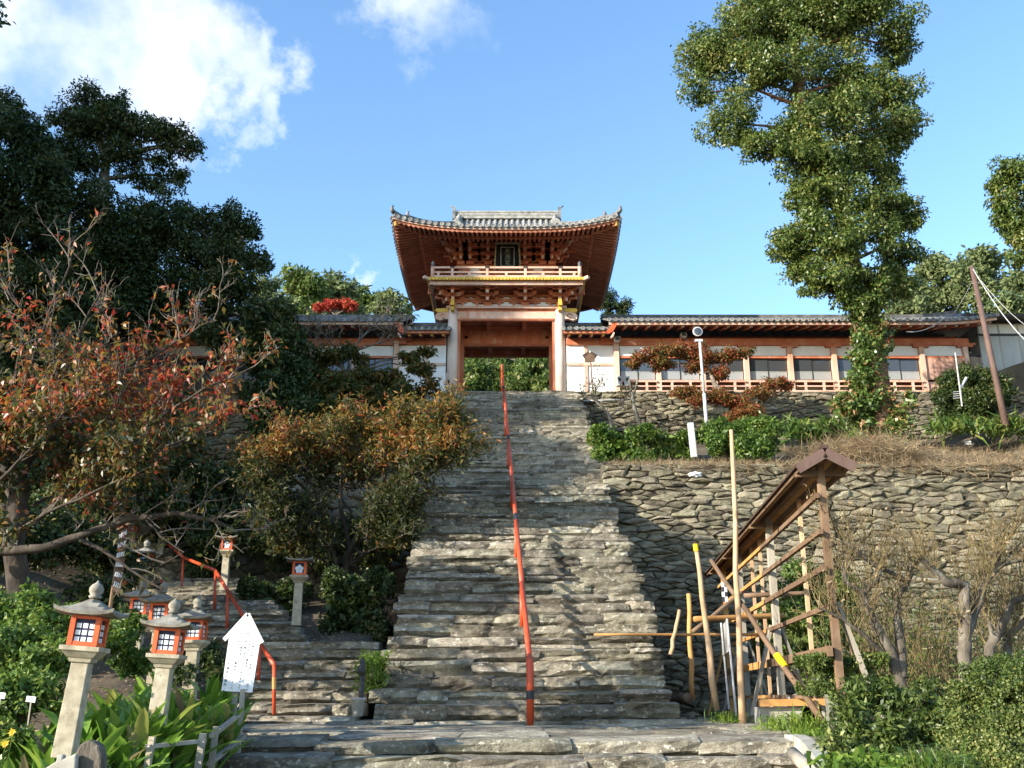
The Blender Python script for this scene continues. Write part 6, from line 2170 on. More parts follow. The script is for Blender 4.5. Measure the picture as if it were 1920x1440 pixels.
def cherry():
    Y = 12.6
    t = thing('cherry_tree', at(30, 1290, 13.2) - Vector((0, 0, .3)), 'big cherry tree with thin red and orange autumn leaves at the left edge', 'tree')
    b = Branchy(601)
    A = lambda u, v, dy=0: at(u, v, Y + dy)
    trunk = b.limb([A(30, 1300, .6), A(40, 1150, .5), A(25, 1020, .4), A(40, 900, .3)], .17, .12, 10)
    paths = []
    paths.append((b.limb([A(-60, 1035), A(0, 1033), A(80, 1028), A(150, 1005), A(240, 972), A(330, 962), A(400, 975), A(445, 998)], .075, .018), 10))
    paths.append((b.limb([A(150, 1012), A(190, 1030), A(240, 1065), A(305, 1105)], .03, .012), 2))
    paths.append((b.limb([A(270, 968), A(300, 1005), A(345, 1035), A(300, 1060)], .018, .006), 3))
    big = [
        ([(40, 900, .3), (95, 780, .2), (130, 690, 0), (160, 600, -.2), (190, 545, -.3)], .06, 12),
        ([(60, 860, .3), (170, 760, .2), (250, 690, 0), (330, 640, -.2), (400, 600, -.3)], .05, 11),
        ([(80, 960, .3), (200, 860, .2), (290, 790, 0), (380, 730, -.2), (470, 690, -.3)], .05, 12),
        ([(25, 950, .4), (20, 820, .3), (30, 700, .1), (50, 600, 0), (10, 530, -.2)], .05, 10),
        ([(30, 1000, .4), (130, 930, .1), (230, 870, -.1), (330, 830, -.2), (430, 800, -.3)], .045, 10),
        ([(-20, 940, .4), (-10, 860, .2), (60, 800, 0), (110, 720, -.1), (100, 640, -.2)], .045, 10),
        ([(10, 1010, .3), (90, 960, -.3), (180, 920, -.5), (260, 890, -.6)], .035, 9),
        ([(95, 780, .2), (60, 680, 0), (90, 590, -.1), (130, 500, -.2), (140, 450, -.2)], .035, 8),
        ([(200, 860, .2), (210, 790, 0), (230, 730, -.1), (220, 650, -.2)], .03, 8),
        ([(-40, 980, .2), (-30, 900, 0), (0, 840, -.1), (20, 760, -.2)], .035, 8),
        ([(100, 900, .4), (180, 830, .6), (250, 780, .8), (310, 740, 1.0)], .035, 10),
        ([(20, 860, .5), (70, 790, .7), (130, 740, .9), (170, 690, 1.0)], .035, 10),
        ([(60, 950, .6), (150, 900, .8), (240, 850, 1.0), (300, 820, 1.2), (360, 800, 1.2)], .035, 10),
        ([(0, 900, -.2), (50, 850, -.4), (100, 800, -.5), (150, 740, -.6)], .03, 9),
        ([(40, 900, .5), (-120, 800, 1), (-260, 720, 1.2), (-420, 680, 1.4)], .06, 12),
        ([(40, 960, .5), (-140, 900, .8), (-320, 840, 1.2), (-520, 800, 1.6)], .06, 12),
        ([(30, 1000, .5), (-100, 960, 1.4), (-260, 900, 2.2), (-420, 880, 2.8)], .05, 12),
        ([(30, 950, .5), (-60, 800, 1.2), (-160, 660, 1.8), (-260, 560, 2.2)], .05, 12)]
    for (pl, r0, n) in big:
        paths.append((b.limb([A(*q) for q in pl], r0 * .75, .008), n))
    for (p, n) in paths[:3]:
        b.sprout(p, n, .6, .010, 2, .35, 1.1, .3, leafy=.14)
    for (p, n) in paths[3:]:
        b.sprout(p, n, .62, .0075, 2, .5, 1.0, .12, leafy=1.0)
    b.wood.build('trunk', MT['darkbark'], t, world=True, smooth=True)
    b.twig.build('twig', MT['twig'], t, world=True)['kind'] = 'stuff'
    zc = at(0, 800, Y).z
    # dense and warm in the middle, sparse toward the top
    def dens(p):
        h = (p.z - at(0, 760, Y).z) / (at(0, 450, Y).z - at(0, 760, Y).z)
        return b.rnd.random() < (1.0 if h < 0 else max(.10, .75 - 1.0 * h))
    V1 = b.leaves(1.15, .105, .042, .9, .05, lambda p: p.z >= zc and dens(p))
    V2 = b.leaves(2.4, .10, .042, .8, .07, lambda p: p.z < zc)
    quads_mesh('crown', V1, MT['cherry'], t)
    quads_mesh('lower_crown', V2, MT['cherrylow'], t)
cherry()

def autumn_shrub(name, label, base, limbs, seed, leafm, L, W, per, sprouts, slen, twigm='twig', barkm='bark', depth=2, up=.5, r=.012, droop=.6, split=None, jitter=.08, group=None, cat='tree', aim=None):
    t = thing(name, at(*base), label, cat, group)
    b = Branchy(seed)
    for (pl, r0) in limbs:
        p = b.limb([at(*q) for q in pl], r0, r0 * .25)
        b.sprout(p, sprouts, slen, r, depth, up, 1.0, .35, aim)
    b.wood.build('trunk', MT[barkm], t, world=True, smooth=True)
    b.twig.build('twig', MT[twigm], t, world=True)['kind'] = 'stuff'
    if per:
        if split:
            zc, m2 = split
            z0 = zc
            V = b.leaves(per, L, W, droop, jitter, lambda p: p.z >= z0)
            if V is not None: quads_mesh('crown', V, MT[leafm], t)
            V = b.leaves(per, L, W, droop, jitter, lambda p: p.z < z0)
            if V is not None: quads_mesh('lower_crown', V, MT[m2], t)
        else:
            quads_mesh('crown', b.leaves(per, L, W, droop, jitter), MT[leafm], t)
    return t

Yo = 24.5
autumn_shrub('autumn_tree', 'low spreading tree with orange autumn leaves overhanging the left edge of the stairs', (640, 1100, 25.5),
    [([(640, 1120, 25.5), (650, 1040, 25.2), (690, 970, 24.8), (760, 900, 24.4), (820, 845, 24.2), (862, 838, 24.1)], .09),
     ([(640, 1110, 25.5), (620, 1020, 25.2), (600, 930, 24.8), (560, 870, 24.6), (530, 840, 24.5)], .08),
     ([(660, 1060, 25.4), (640, 960, 25), (640, 890, 24.8), (640, 830, 24.6), (650, 805, 24.6)], .07),
     ([(690, 960, 24.9), (720, 900, 24.8), (730, 840, 24.6), (760, 800, 24.6)], .05),
     ([(700, 960, 24.9), (780, 880, 24.4), (820, 820, 24.2), (840, 800, 24.1)], .05),
     ([(680, 980, 24.9), (760, 920, 24.2), (820, 880, 23.9), (850, 862, 23.8)], .05),
     ([(610, 980, 25), (560, 950, 24.6), (510, 930, 24.4), (490, 900, 24.4)], .05),
     ([(620, 1030, 25.2), (570, 1000, 24.6), (530, 985, 24.4)], .04),
     ([(660, 1020, 25.2), (730, 985, 24.6), (770, 965, 24.3)], .04),
     ([(640, 1080, 25.5), (590, 1040, 24.8), (520, 1020, 24.4)], .04), ([(650, 1060, 25.4), (700, 1030, 24.8), (740, 1010, 24.4)], .04),
     ([(600, 940, 25), (540, 890, 24.8), (480, 870, 24.6)], .045), ([(680, 980, 25), (690, 920, 24.9), (690, 870, 24.8), (700, 830, 24.7)], .05), ([(660, 960, 25.2), (610, 900, 25.2), (600, 840, 25.2)], .04)],
    611, 'orange', .15, .046, 1.5, 14, .75, 'twig', 'darkbark', 2, .4, .012, .3, split=(at(0, 860, Yo).z, 'shadeleaf'), jitter=.13)  # lower leaves take the palette with shade painted in
blob_tree('maple_tree', 'olive-gold maple on the upper terrace left of the gate', trunk_px([(640, 830, 34, .16), (650, 770, 34, .12), (655, 700, 34, .08)]),
    [(600, 680, 34, 34, .6), (650, 670, 34, 32, .6), (620, 715, 33.5, 38, .6), (690, 700, 33.5, 32, .6), (670, 735, 33, 40, .6), (730, 715, 33.5, 30, .6), (760, 735, 33, 34, .6), (790, 690, 33.5, 26, .6), (765, 670, 34, 22, .6), (580, 740, 33, 34, .6), (620, 765, 32.5, 36, .6), (700, 770, 32.5, 36, .6), (770, 770, 32.5, 30, .6), (560, 700, 34, 26, .6), (810, 725, 33, 18, .6), (800, 660, 34, 16, .6)],
    'maple', .14, .09, 1.3, 612, 'bark', limb_r=.05, subs=11, up=.8, rs=1.1)
autumn_shrub('bare_maple', 'nearly leafless grey-twigged tree before the left hall roof', (650, 720, 36),
    [([(650, 720, 36), (640, 670, 36), (610, 630, 36), (590, 600, 36)], .06), ([(650, 700, 36), (665, 650, 36), (690, 620, 36), (715, 600, 36)], .06), ([(645, 690, 36), (600, 660, 36), (560, 630, 36), (540, 600, 36)], .05), ([(660, 660, 36), (720, 640, 36), (760, 625, 36)], .04)],
    613, 'maple', .12, .06, .12, 9, 1.0, 'twig', 'bark', 2, .4, .018)
# red maple before the hall on the right
blob_tree('red_maple', 'layered rust-red maple before the hall windows', trunk_px([(1408, 812, 36.4, .14), (1372, 765, 36.6, .12), (1340, 720, 36.8, .10), (1325, 680, 37, .06)]),
    [(1185, 682, 37, 18, .5), (1212, 668, 37, 26, .5), (1250, 660, 37, 28, .5), (1240, 685, 37, 22, .5), (1290, 660, 37, 28, .5), (1330, 668, 37, 28, .5), (1310, 690, 37, 24, .5), (1362, 668, 37, 24, .5), (1395, 662, 37, 18, .5), (1345, 700, 36.8, 22, .5),
     (1285, 738, 36, 24, .5), (1315, 748, 36, 24, .5), (1350, 742, 36, 26, .5), (1385, 750, 35.8, 30, .5), (1420, 735, 35.8, 26, .5), (1450, 718, 35.8, 22, .5), (1475, 725, 35.8, 16, .5), (1400, 775, 35.5, 28, .5), (1370, 785, 35.5, 20, .5)],
    'redmaple', .10, .07, .75, 620, 'twig', limb_r=.045, subs=12, up=.8, rs=1.1)
autumn_shrub('pruned_shrub', 'thin bare shrub leaning over the low rubble wall beside the stairs', (1150, 805, 37.5),
    [([(1150, 810, 37.5), (1140, 775, 37.5), (1115, 750, 37.5), (1090, 740, 37.5)], .08), ([(1142, 780, 37.5), (1165, 765, 37.5), (1175, 745, 37.5)], .05), ([(1120, 752, 37.5), (1115, 735, 37.5), (1130, 715, 37.5)], .04)],
    621, 'maple', .13, .05, .7, 7, .55, 'twig', 'twig', 1, .5, .014)
t = thing('pruned_tree', at(1203, 800, 37.6), 'pale pruned trunk with stub branches before the meter boxes', 'tree')
mb = MB()
for pl, r0 in (([(1203, 805), (1192, 775), (1186, 750), (1184, 735)], .1), ([(1186, 750), (1182, 725), (1180, 712)], .06), ([(1187, 742), (1194, 722), (1197, 700)], .05), ([(1190, 735), (1192, 745)], .04)):
    mb.tube([at(u, v, 37.6) for (u, v) in pl], [r0 * (1 - .12 * i) for i in range(len(pl))], 8)
mb.build('trunk', MT['palebark'], t, world=True, smooth=True)

# gnarled plum trees at lower right with long olive shoots
def plum(label, base, limbs, seed, n, ln):
    t = thing('plum_tree', at(*base), label, 'tree', 'gnarled plum trees at the lower right')
    b = Branchy(seed)
    for (pl, r0, r1, k) in limbs:
        p = b.limb([at(*q) for q in pl], r0 * 1.25, r1 * 1.3, 8)
        b.sprout(p, int(k * n * 4.0), ln, .006, 1, 1.0, 1.0, .15)
    b.wood.build('trunk', MT['bark'], t, world=True, smooth=True)
    b.twig.build('shoot', MT['olivetwig'], t, world=True)['kind'] = 'stuff'
    V = b.leaves(.16, .07, .03, .1, .03)
    if V is not None: quads_mesh('crown', V, MT['drygrass'], t)
plum('plum tree with two forked lichened limbs left of its neighbour, before the tall wall', (1690, 1290, 14.6),
     [([(1692, 1300, 14.6), (1670, 1220, 14.6), (1640, 1170, 14.5), (1615, 1110, 14.5), (1585, 1090, 14.4), (1580, 1060, 14.4)], .075, .02, 1.2), ([(1618, 1112, 14.5), (1645, 1085, 14.5), (1655, 1060, 14.6)], .04, .02, .6),
      ([(1690, 1270, 14.6), (1685, 1180, 14.7), (1680, 1120, 14.7), (1705, 1085, 14.8), (1715, 1060, 14.8)], .07, .02, 1.2), ([(1700, 1090, 14.8), (1640, 1060, 14.6), (1590, 1020, 14.5), (1565, 1000, 14.5)], .035, .012, 1),
      ([(1660, 1230, 14.6), (1620, 1190, 14.4), (1580, 1160, 14.3), (1535, 1140, 14.2)], .03, .01, .8)], 631, 8, .75)
plum('tallest gnarled plum tree with a bent black-barked limb', (1815, 1260, 14.0),
     [([(1815, 1290, 14), (1808, 1230, 14), (1812, 1160, 14), (1808, 1095, 14), (1775, 1092, 13.9), (1750, 1068, 13.9), (1727, 1048, 13.8)], .085, .03, 1.2), ([(1810, 1190, 14), (1835, 1130, 14.1), (1850, 1085, 14.2), (1875, 1060, 14.3), (1935, 1045, 14.4)], .06, .02, 1.4),
      ([(1875, 1060, 14.3), (1870, 1035, 14.3), (1885, 1020, 14.3)], .03, .015, .6)], 632, 9, .75)
plum('low twisted plum tree at the right picture edge', (1860, 1260, 14.6),
     [([(1855, 1280, 14.6), (1855, 1215, 14.6), (1880, 1170, 14.6), (1895, 1130, 14.6), (1930, 1115, 14.6)], .07, .03, 1.2), ([(1885, 1260, 14.8), (1890, 1190, 14.8), (1925, 1160, 14.8)], .06, .03, 1), ([(1862, 1200, 14.6), (1845, 1130, 14.7), (1850, 1080, 14.8)], .03, .01, 1)], 633, 8, .7)
# fine olive thicket behind them
t = thing('shrub_thicket', at(1750, 1240, 17.5), 'tangle of upright olive and rust twigs between the plum trees and the wall', 'bush', None, 'thing')
b = Branchy(640)
rr_ = random.Random(641)
for k in range(300):
    u = rr_.uniform(1570, 1960); Y = rr_.uniform(16, 20)
    p = at(u, 1250, Y); p.z = 1.0
    h = rr_.uniform(1.3, 2.9)
    q = [p]
    d = Vector((rr_.gauss(0, .25), rr_.gauss(0, .2), 1)).normalized()
    for j in range(5):
        d = (d + Vector((rr_.gauss(0, .12), rr_.gauss(0, .12), .05))).normalized()
        q.append(q[-1] + d * h / 5)
    b.wood.tube(q, [.013, .011, .009, .006, .004, .002], 4, cap=False)
    b.sprout(q, 4, .5, .004, 0, .7, .8, .2)
b.wood.build('stem', MT['olivetwig'], t, world=True)['kind'] = 'stuff'
b.twig.build('twig', MT['olivetwig'], t, world=True)['kind'] = 'stuff'
quads_mesh('foliage', b.leaves(.9, .075, .028, .0, .05), MT['strap'], t)

# ---------------------------------------------------------------- hedges and bushes
def bush(name, label, blobs, leafm, L, W, cov, seed, cat='bush', subs=14, group=None, up=.5, flat=.85):
    rng = np.random.default_rng(seed)
    B = [(c, r * 1.15, f) for (c, r, f) in px_blobs(blobs, flat)]
    cov *= 1.6
    lo = min(c[2] - r * .6 for (c, r, f) in B)
    cx = sum(c[0] for (c, r, f) in B) / len(B); cy = sum(c[1] for (c, r, f) in B) / len(B)
    t = thing(name, (cx, cy, lo), label, cat, group)
    mb = MB()
    rnd = random.Random(seed)
    for (c, r, f) in B:
        for k in range(5):
            e = Vector(c) + Vector((rnd.uniform(-1, 1), rnd.uniform(-1, 1), rnd.uniform(-.3, .8))) * r * .7
            s_ = Vector((lerp(c[0], cx, .4), c[1], c[2] - r * .9))
            mb.tube([s_, s_.lerp(e, .5) + Vector((rnd.uniform(-.1, .1) * r, 0, .1 * r)), e], [.014, .01, .004], 4, cap=False)
    mb.build('stem', MT['darkbark'], t, world=True)['kind'] = 'stuff'
    quads_mesh('foliage', blob_leaves(rng, B, L, W, cov, subs, (.3, .5), up, .2), MT[leafm], t)
    return t

def box_hedge(name, label, u0, u1, v0, v1, Y, depth, leafm, L, W, cov, seed, round_=.25):
    """clipped hedge: leaves on and just under a softened box, on a twig frame"""
    rng = np.random.default_rng(seed)
    p0, p1 = at(u0, v1, Y), at(u1, v0, Y)
    c = np.array(((p0.x + p1.x) / 2, Y + depth / 2, (p0.z + p1.z) / 2)); h = np.array((abs(p1.x - p0.x) / 2, depth / 2, abs(p1.z - p0.z) / 2))
    t = thing(name, (c[0], c[1], c[2] - h[2]), label, 'hedge')
    area = 8 * (h[0] * h[1] + h[1] * h[2] + h[0] * h[2])
    n = int(cov * area / (L * W * .6))
    q = rng.normal(size=(n, 3))
    q = np.sign(q) * np.abs(norm(q)) ** .28
    q /= np.abs(q).max(1, keepdims=True) ** (1 - round_)
    lump = 1 + .06 * np.sin(q[:, :1] * 5 + 1) * np.cos(q[:, 2:3] * 4) + .05 * np.sin(q[:, 1:2] * 7 + q[:, :1] * 9)
    P = c + q * h * lump * (1 - .2 * rng.random((n, 1)) ** 2)
    Nn = q * .7 + np.array((0, 0, .5)) + rng.normal(size=(n, 3)) * .5
    D = rng.normal(size=(n, 3)) + q * .6 + np.array((0, 0, .3))
    quads_mesh('foliage', leaf_verts(rng, P, D, Nn, L, W), MT[leafm], t)
    mb = MB()
    rnd = random.Random(seed)
    for k in range(30):
        a = Vector((c[0] + rnd.uniform(-.8, .8) * h[0], c[1] + rnd.uniform(-.5, .5) * h[1], c[2] - h[2]))
        e = Vector((a.x + rnd.uniform(-.3, .3), a.y + rnd.uniform(-.3, .3), c[2] + h[2] * rnd.uniform(.2, .9)))
        mb.tube([a, a.lerp(e, .5), e], [.02, .014, .005], 4, cap=False)
    mb.build('stem', MT['darkbark'], t, world=True)['kind'] = 'stuff'
    # inner twig mass keeps the hedge opaque
    V = leaf_verts(rng, c + (rng.random((n // 3, 3)) * 2 - 1) * h * .75, rng.normal(size=(n // 3, 3)), rng.normal(size=(n // 3, 3)), L * 2.2, W * 2.2)
    quads_mesh('inner_foliage', V, MT[leafm], t)
    return t

box_hedge('hedge', 'clipped bright green hedge closest to the stairs on the right terrace', 1108, 1222, 798, 864, 30.6, 1.2, 'hedge', .10, .065, 1.5, 701)
box_hedge('hedge', 'lower clipped hedge between the first hedge and the pale marker post', 1222, 1294, 808, 858, 31.2, 1.0, 'hedge', .10, .065, 1.5, 702)
bush('rounded_bush', 'rounded green bush behind the tallest log pole', [(1340, 818, 31, 30), (1385, 815, 31, 34), (1425, 818, 30.6, 34), (1350, 838, 30.5, 26), (1400, 840, 30.2, 30), (1430, 845, 29.9, 22)], 'hedge', .11, .06, 1.1, 703)
bush('round_bush', 'dark round bush beside the utility pole', [(1800, 725, 35.5, 40), (1845, 730, 35.5, 38), (1790, 760, 35.3, 36), (1840, 765, 35.3, 40), (1810, 780, 35, 34), (1870, 740, 35.5, 24)], 'dark_ever', .12, .06, 1.2, 704)
box_hedge('hedge', 'dark clipped hedge left of the main stairs beside the crest lantern', 592, 722, 1068, 1206, 21.8, 1.6, 'dark_ever', .085, .055, 1.6, 705, .4)
box_hedge('hedge', 'deeply shaded hedge bank behind the crest lantern post', 432, 560, 1085, 1182, 24.0, 1.6, 'dark_ever', .09, .06, 1.4, 706, .4)
bush('bank_bush', 'shaded undergrowth at the bend of the side steps', [(330, 1010, 28, 40), (390, 1060, 27, 34), (230, 1080, 22, 40), (200, 1040, 22, 44), (140, 1010, 21, 50), (180, 1120, 18, 40)], 'dark_ever', .10, .06, 1.0, 707)
bush('bank_bush', 'dark shrubbery on the hillside behind the cherry tree', [(60, 700, 30, 70), (0, 780, 28, 80), (130, 660, 32, 55), (90, 800, 27, 70), (180, 760, 29, 55), (30, 900, 24, 80), (130, 880, 25, 65), (220, 860, 27, 50), (40, 1010, 20, 70), (290, 790, 31, 40), (340, 750, 34, 30), (230, 950, 26, 46), (180, 830, 26.5, 60), (270, 860, 26.5, 56), (330, 830, 27, 44), (300, 930, 26.5, 50), (370, 900, 27, 40), (160, 930, 25, 56), (390, 1010, 26.5, 36), (100, 950, 22, 60)], 'dark_ever', .15, .08, .8, 708)
bush('bank_bush', 'added undergrowth darkening the shaded wall below the orange tree', [(470, 1010, 26.8, 40), (530, 1030, 26.8, 44), (600, 1040, 26.6, 40), (700, 1040, 26.6, 40), (740, 1000, 27, 36), (480, 960, 27.2, 36), (560, 970, 27.2, 40), (660, 1000, 27, 36), (410, 960, 27.4, 40), (430, 900, 27.4, 34)], 'dark_ever', .12, .07, .75, 714)  # leaf mass added to darken the wall behind the orange tree
bush('bank_bush', 'small dark bush filling the corner behind the third lantern', [(398, 1245, 15.6, 22), (385, 1225, 16.2, 24), (410, 1270, 15.2, 18), (330, 1225, 15.5, 26), (350, 1260, 14.6, 24)], 'dark_ever', .075, .045, .8, 715)
bush('ivy_bank', 'glossy leafy bank at the left edge behind the nearest lantern', [(20, 1150, 11.5, 55), (75, 1160, 11.3, 50), (120, 1180, 11.2, 36), (20, 1230, 10.8, 60), (85, 1240, 10.6, 50), (10, 1310, 10, 60), (70, 1310, 10, 46), (200, 1200, 12.5, 36), (230, 1180, 13.5, 34), (250, 1240, 12.8, 30), (20, 1380, 9.2, 40)], 'hedge', .062, .036, 1.1, 709)
bush('frame_bush', 'glossy evergreen bush inside the timber frame', [(1500, 1090, 25.5, 46), (1560, 1130, 25, 50), (1520, 1170, 24.5, 46), (1580, 1190, 24, 40), (1460, 1150, 25.5, 34), (1450, 1210, 25, 36), (1520, 1230, 24, 40)], 'mid_green', .12, .06, .9, 710)
box_hedge('hedge', 'low clipped olive hedge before the forked plum tree', 1522, 1662, 1228, 1300, 14.4, .9, 'boxleaf', .045, .026, 1.3, 711)
bush('mixed_bush', 'loose berry-dotted bush with longer leaves in the lower right', [(1600, 1310, 12.3, 40), (1650, 1300, 12.3, 36), (1700, 1330, 12, 36), (1620, 1370, 11.6, 46), (1680, 1390, 11.4, 44), (1730, 1370, 11.6, 36), (1590, 1410, 11.2, 40), (1650, 1440, 11, 40), (1750, 1340, 12, 34), (1740, 1300, 12.6, 30)], 'boxleaf', .085, .034, .8, 712)
bush('clipped_bush', 'large dense small-leaved bush in the lower right corner', [(1840, 1310, 11.4, 50), (1890, 1300, 11.4, 55), (1940, 1310, 11.4, 60), (1850, 1270, 11.8, 36), (1910, 1265, 11.8, 40), (1820, 1370, 11, 44), (1870, 1380, 10.8, 60), (1930, 1390, 10.8, 60), (1840, 1430, 10.5, 50), (1900, 1440, 10.4, 60), (1800, 1420, 10.8, 32)], 'boxleaf', .036, .022, 1.15, 713)

# ---------------------------------------------------------------- broad strap-leaved plants
def strap_leaf_mesh(seed, L=.55, W=.085, arch=.5):
    rnd = random.Random(seed)
    n = 6
    V, F = [], []
    ang = rnd.uniform(.95, 1.3)
    p = Vector((0, 0, 0)); a = ang
    tw = rnd.uniform(-.5, .5)
    for k in range(n + 1):
        f = k / n
        w = W * (.22 + 1.0 * math.sin(math.pi * min(1, .08 + f * .92)) ** .8) if k < n else .004
        side = Vector((0, math.cos(tw * f), math.sin(tw * f))) * w / 2
        V += [p - side, p + Vector((0, 0, -.25 * w)), p + side]
        p = p + Vector((math.cos(a), 0, math.sin(a))) * L / n
        a -= arch * rnd.uniform(.7, 1.3) * 2.0 / n * (.4 + f)
    for k in range(n):
        o = k * 3
        F += [(o, o + 1, o + 4, o + 3), (o + 1, o + 2, o + 5, o + 4)]
    me = bpy.data.meshes.new('leaf')
    me.from_pydata([tuple(v) for v in V], [], F)
    me.polygons.foreach_set('use_smooth', [True] * len(me.polygons))
    me.update()
    return me
SL = [strap_leaf_mesh(800 + i, .5 + .05 * (i % 4), .066 + .010 * (i % 3), .35 + .12 * (i % 4)) for i in range(10)]
for me in SL: me.materials.append(MT['aspid'])

def strap_clump(label, spots, seed, scale=1.0, per=9):
    rnd = random.Random(seed)
    c = Vector((sum(p[0] for p in spots) / len(spots), sum(p[1] for p in spots) / len(spots), min(p[2] for p in spots)))
    t = thing('broad_leaf_plant', c, label, 'plant', 'broad-leaved plants round the lanterns')
    for p in spots:
        for k in range(per):
            o = link('leaf', rnd.choice(SL), t, Vector(p) + Vector((rnd.uniform(-.12, .12), rnd.uniform(-.12, .12), -.02)) - c)
            s_ = scale * rnd.uniform(.7, 1.2)
            o.scale = (s_, s_, s_)
            o.rotation_euler = (rnd.uniform(-.25, .25), rnd.uniform(-.35, .25), rnd.uniform(0, 6.28))
    return t
def bed(x0, x1, y0, y1, n, seed):
    rnd = random.Random(seed)
    out = []
    for k in range(n):
        x = rnd.uniform(x0, x1); y = rnd.uniform(y0, y1)
        out.append((x, y, gz(x, y)))
    return out
strap_clump('broad strap leaves growing between the two nearest lanterns', bed(-4.1, -3.4, 9.6, 11.4, 16, 1), 11, 1.21, 15)
strap_clump('broad strap leaves left of the notice board post', bed(-3.75, -3.35, 10.6, 12.4, 13, 2), 12, 1.15, 15)
strap_clump('broad strap leaves in front of the nearest lantern', bed(-4.2, -3.4, 8.3, 9.6, 13, 3), 13, 1.09, 14)
strap_clump('broad strap leaves round the second and third lanterns', bed(-4.8, -3.6, 11.4, 13.6, 18, 4), 14, 1.21, 14)
strap_clump('yellowing strap leaves left of the nearest lantern', bed(-5.2, -4.3, 8.6, 10.4, 14, 5), 15, 1.15, 14)

def strap_mass(name, label, spots, L, W, per, seed, m='strap', cat='plant', spread=.7):
    """smaller far clumps of arching blades, one mesh of blades per clump"""
    rng = np.random.default_rng(seed)
    P = np.repeat(np.array(spots), per, axis=0)
    n = len(P)
    P = P + rng.normal(size=(n, 3)) * np.array((.12, .12, .02))
    D = rng.normal(size=(n, 3)) * spread + np.array((0, 0, 1.1))
    D = norm(D)
    l = L * rng.uniform(.6, 1.2, (n, 1))
    S = norm(np.cross(D, rng.normal(size=(n, 3)))) * W * .5
    mid = P + D * l * .55
    D2 = norm(D + np.array((0, 0, -1.0)) + rng.normal(size=(n, 3)) * .15)
    tip = mid + D2 * l * .5
    V = np.empty((n, 2, 4, 3))
    V[:, 0, 0] = P - S * .5; V[:, 0, 1] = P + S * .5; V[:, 0, 2] = mid + S; V[:, 0, 3] = mid - S
    V[:, 1, 0] = mid - S; V[:, 1, 1] = mid + S; V[:, 1, 2] = tip + S * .1; V[:, 1, 3] = tip - S * .1
    o = quads_mesh(name, V.reshape(-1, 3), MT[m])
    tag(o, label, cat)
    return o
rr_ = random.Random(90)
def spots_px(u0, u1, v0, v1, Y0, Y1, n):
    return [tuple(at(rr_.uniform(u0, u1), rr_.uniform(v0, v1), rr_.uniform(Y0, Y1))) for _ in range(n)]
strap_mass('strap_plant', 'sunlit clump of strap leaves left of the camphor foot', spots_px(1468, 1590, 805, 830, 33.2, 34, 34), .85, .09, 14, 91)
strap_mass('strap_plant', 'dark strap-leaved clump at the right edge below the utility pole', spots_px(1740, 1925, 800, 818, 33, 34, 40), .75, .08, 13, 92)
strap_mass('grass_tuft', 'arching green grass tuft at the foot of the diagonal pole', spots_px(1455, 1530, 1370, 1378, 14.6, 15.3, 14), .42, .018, 30, 93, 'fern')
strap_mass('grass_tuft', 'feathery green tuft at the foot of the metal sign', spots_px(1345, 1378, 1352, 1358, 17.0, 17.4, 7), .26, .014, 34, 94, 'fern')
strap_mass('grass_tuft', 'blue-green grass tuft at the bottom edge on the right', spots_px(1725, 1790, 1440, 1470, 9.4, 9.8, 12), .34, .010, 34, 95, 'strap')
strap_mass('weed_patch', 'bright yellow-green weeds at the bottom edge before the mixed bush', spots_px(1560, 1760, 1430, 1460, 9.6, 10.4, 40), .2, .05, 9, 96, 'fern')
strap_mass('moss_strip', 'bright green ferny strip between the side steps and the stairs', spots_px(690, 712, 1225, 1300, 18.2, 18.6, 60), .14, .035, 10, 97, 'fern', 'fern', 1.0)
strap_mass('weed_patch', 'green weeds along the curved kerb', spots_px(1500, 1560, 1375, 1400, 13, 14, 24), .16, .03, 9, 98, 'fern')

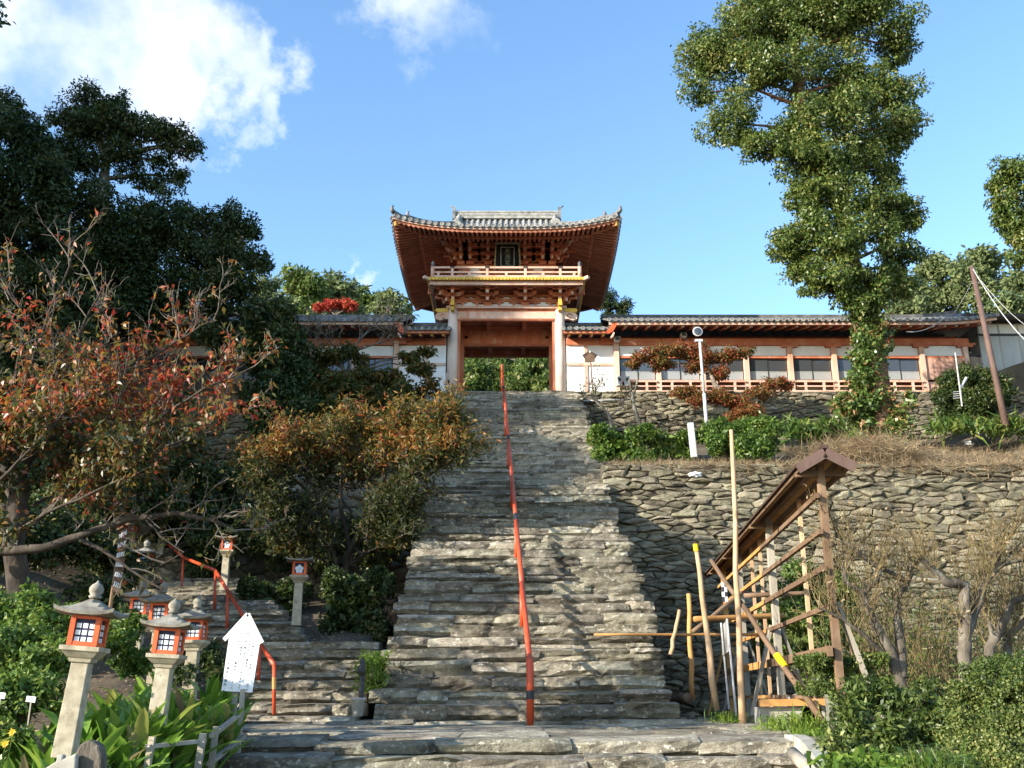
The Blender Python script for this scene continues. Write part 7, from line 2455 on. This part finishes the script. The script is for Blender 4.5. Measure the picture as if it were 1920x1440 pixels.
# dry grass on the terrace edge above the tall wall, dead vines hanging over
def dry_grass():
    rng = np.random.default_rng(99)
    n = 15000
    x = 2.7 + 15.8 * rng.random(n) ** .7; y = 28.6 + np.where(x < 9.5, 1.8, 6.5) * rng.random(n) ** 1.6
    z = np.array([gz(a, b_) for a, b_ in zip(x, y)])
    P = np.stack([x, y, z], 1)
    D = rng.normal(size=(n, 3)) * np.array((.9, .8, .4)) + np.array((0, -.35, .55))
    V = leaf_verts(rng, P, D, rng.normal(size=(n, 3)), .26, .014, .0, .5)
    k = n // 2
    # strands hanging over the edge
    m = 4500
    x = 3.2 + 15.3 * rng.random(m) ** .6
    P = np.stack([x, np.full(m, 28.46) + rng.normal(size=m) * .08, 8.03 + rng.normal(size=m) * .08], 1)
    D = rng.normal(size=(m, 3)) * np.array((.8, .3, .3)) + np.array((0, -.35, -.15))
    V2 = leaf_verts(rng, P, D, rng.normal(size=(m, 3)), .34, .013, .0, .5)
    # mound by the camphor foot
    m = 12000
    c = np.array(at(1610, 850, 31.0))
    d = rdir(rng, m); d[:, 2] = np.abs(d[:, 2])
    P = c + d * np.array((2.6, 2.2, .9)) * rng.uniform(.5, 1, (m, 1)) - np.array((0, 0, .5))
    V3 = leaf_verts(rng, P, rng.normal(size=(m, 3)) + np.array((0, -.2, -.3)), rng.normal(size=(m, 3)), .5, .014, 0, .5)
    o = quads_mesh('dry_grass', np.concatenate([V, V2, V3]), MT['drygrass'])
    tag(o, 'dry brown grass and dead vines along the top of the tall rubble wall', 'grass', None, 'stuff')
dry_grass()

def litter():
    """leaf litter on the bare slopes"""
    rng = np.random.default_rng(120)
    n = 30000
    x = np.concatenate([rng.uniform(-16, -2.9, n // 2), rng.uniform(3.2, 18, n // 2)]); y = rng.uniform(8.5, 28, n)
    z = np.array([gz(a, b_) for a, b_ in zip(x, y)]) + .02
    P = np.stack([x, y, z], 1)
    V = leaf_verts(rng, P, rng.normal(size=(n, 3)) * np.array((1, 1, .25)), np.array((0, 0, 1)) + rng.normal(size=(n, 3)) * .4, .07, .04)
    o = quads_mesh('leaf_litter', V, MT['drygrass'])
    tag(o, 'fallen brown leaves scattered on the bare earth', 'leaves', None, 'stuff')
litter()

# yellow flowers
for (u, v, Y, lab) in ((8, 1395, 8.6, 'small yellow flower head at the lower left edge'), (22, 1372, 9.0, 'yellow flower behind another at the lower left'), (1713, 1420, 10.0, 'single yellow flower among bright weeds in the lower right')):
    p = at(u, v, Y)
    t = thing('yellow_flower', p - Vector((0, 0, .25)), lab, 'flower', 'yellow flowers')
    MB().tube([(0, 0, 0), (.01, 0, .25)], .005, 5).build('stem', MT['fern'], t)
    rng = np.random.default_rng(int(u))
    n = 9
    ang = np.linspace(0, 6.283, n, endpoint=False)
    P = np.zeros((n, 3)) + np.array((.01, 0, .25))
    D = np.stack([np.cos(ang), -np.full(n, .35), np.sin(ang)], 1)
    quads_mesh('petals', leaf_verts(rng, P, D, np.tile(np.array((0., -1, .2)), (n, 1)), .035, .022), MT['yellowfl'], t, world=False)
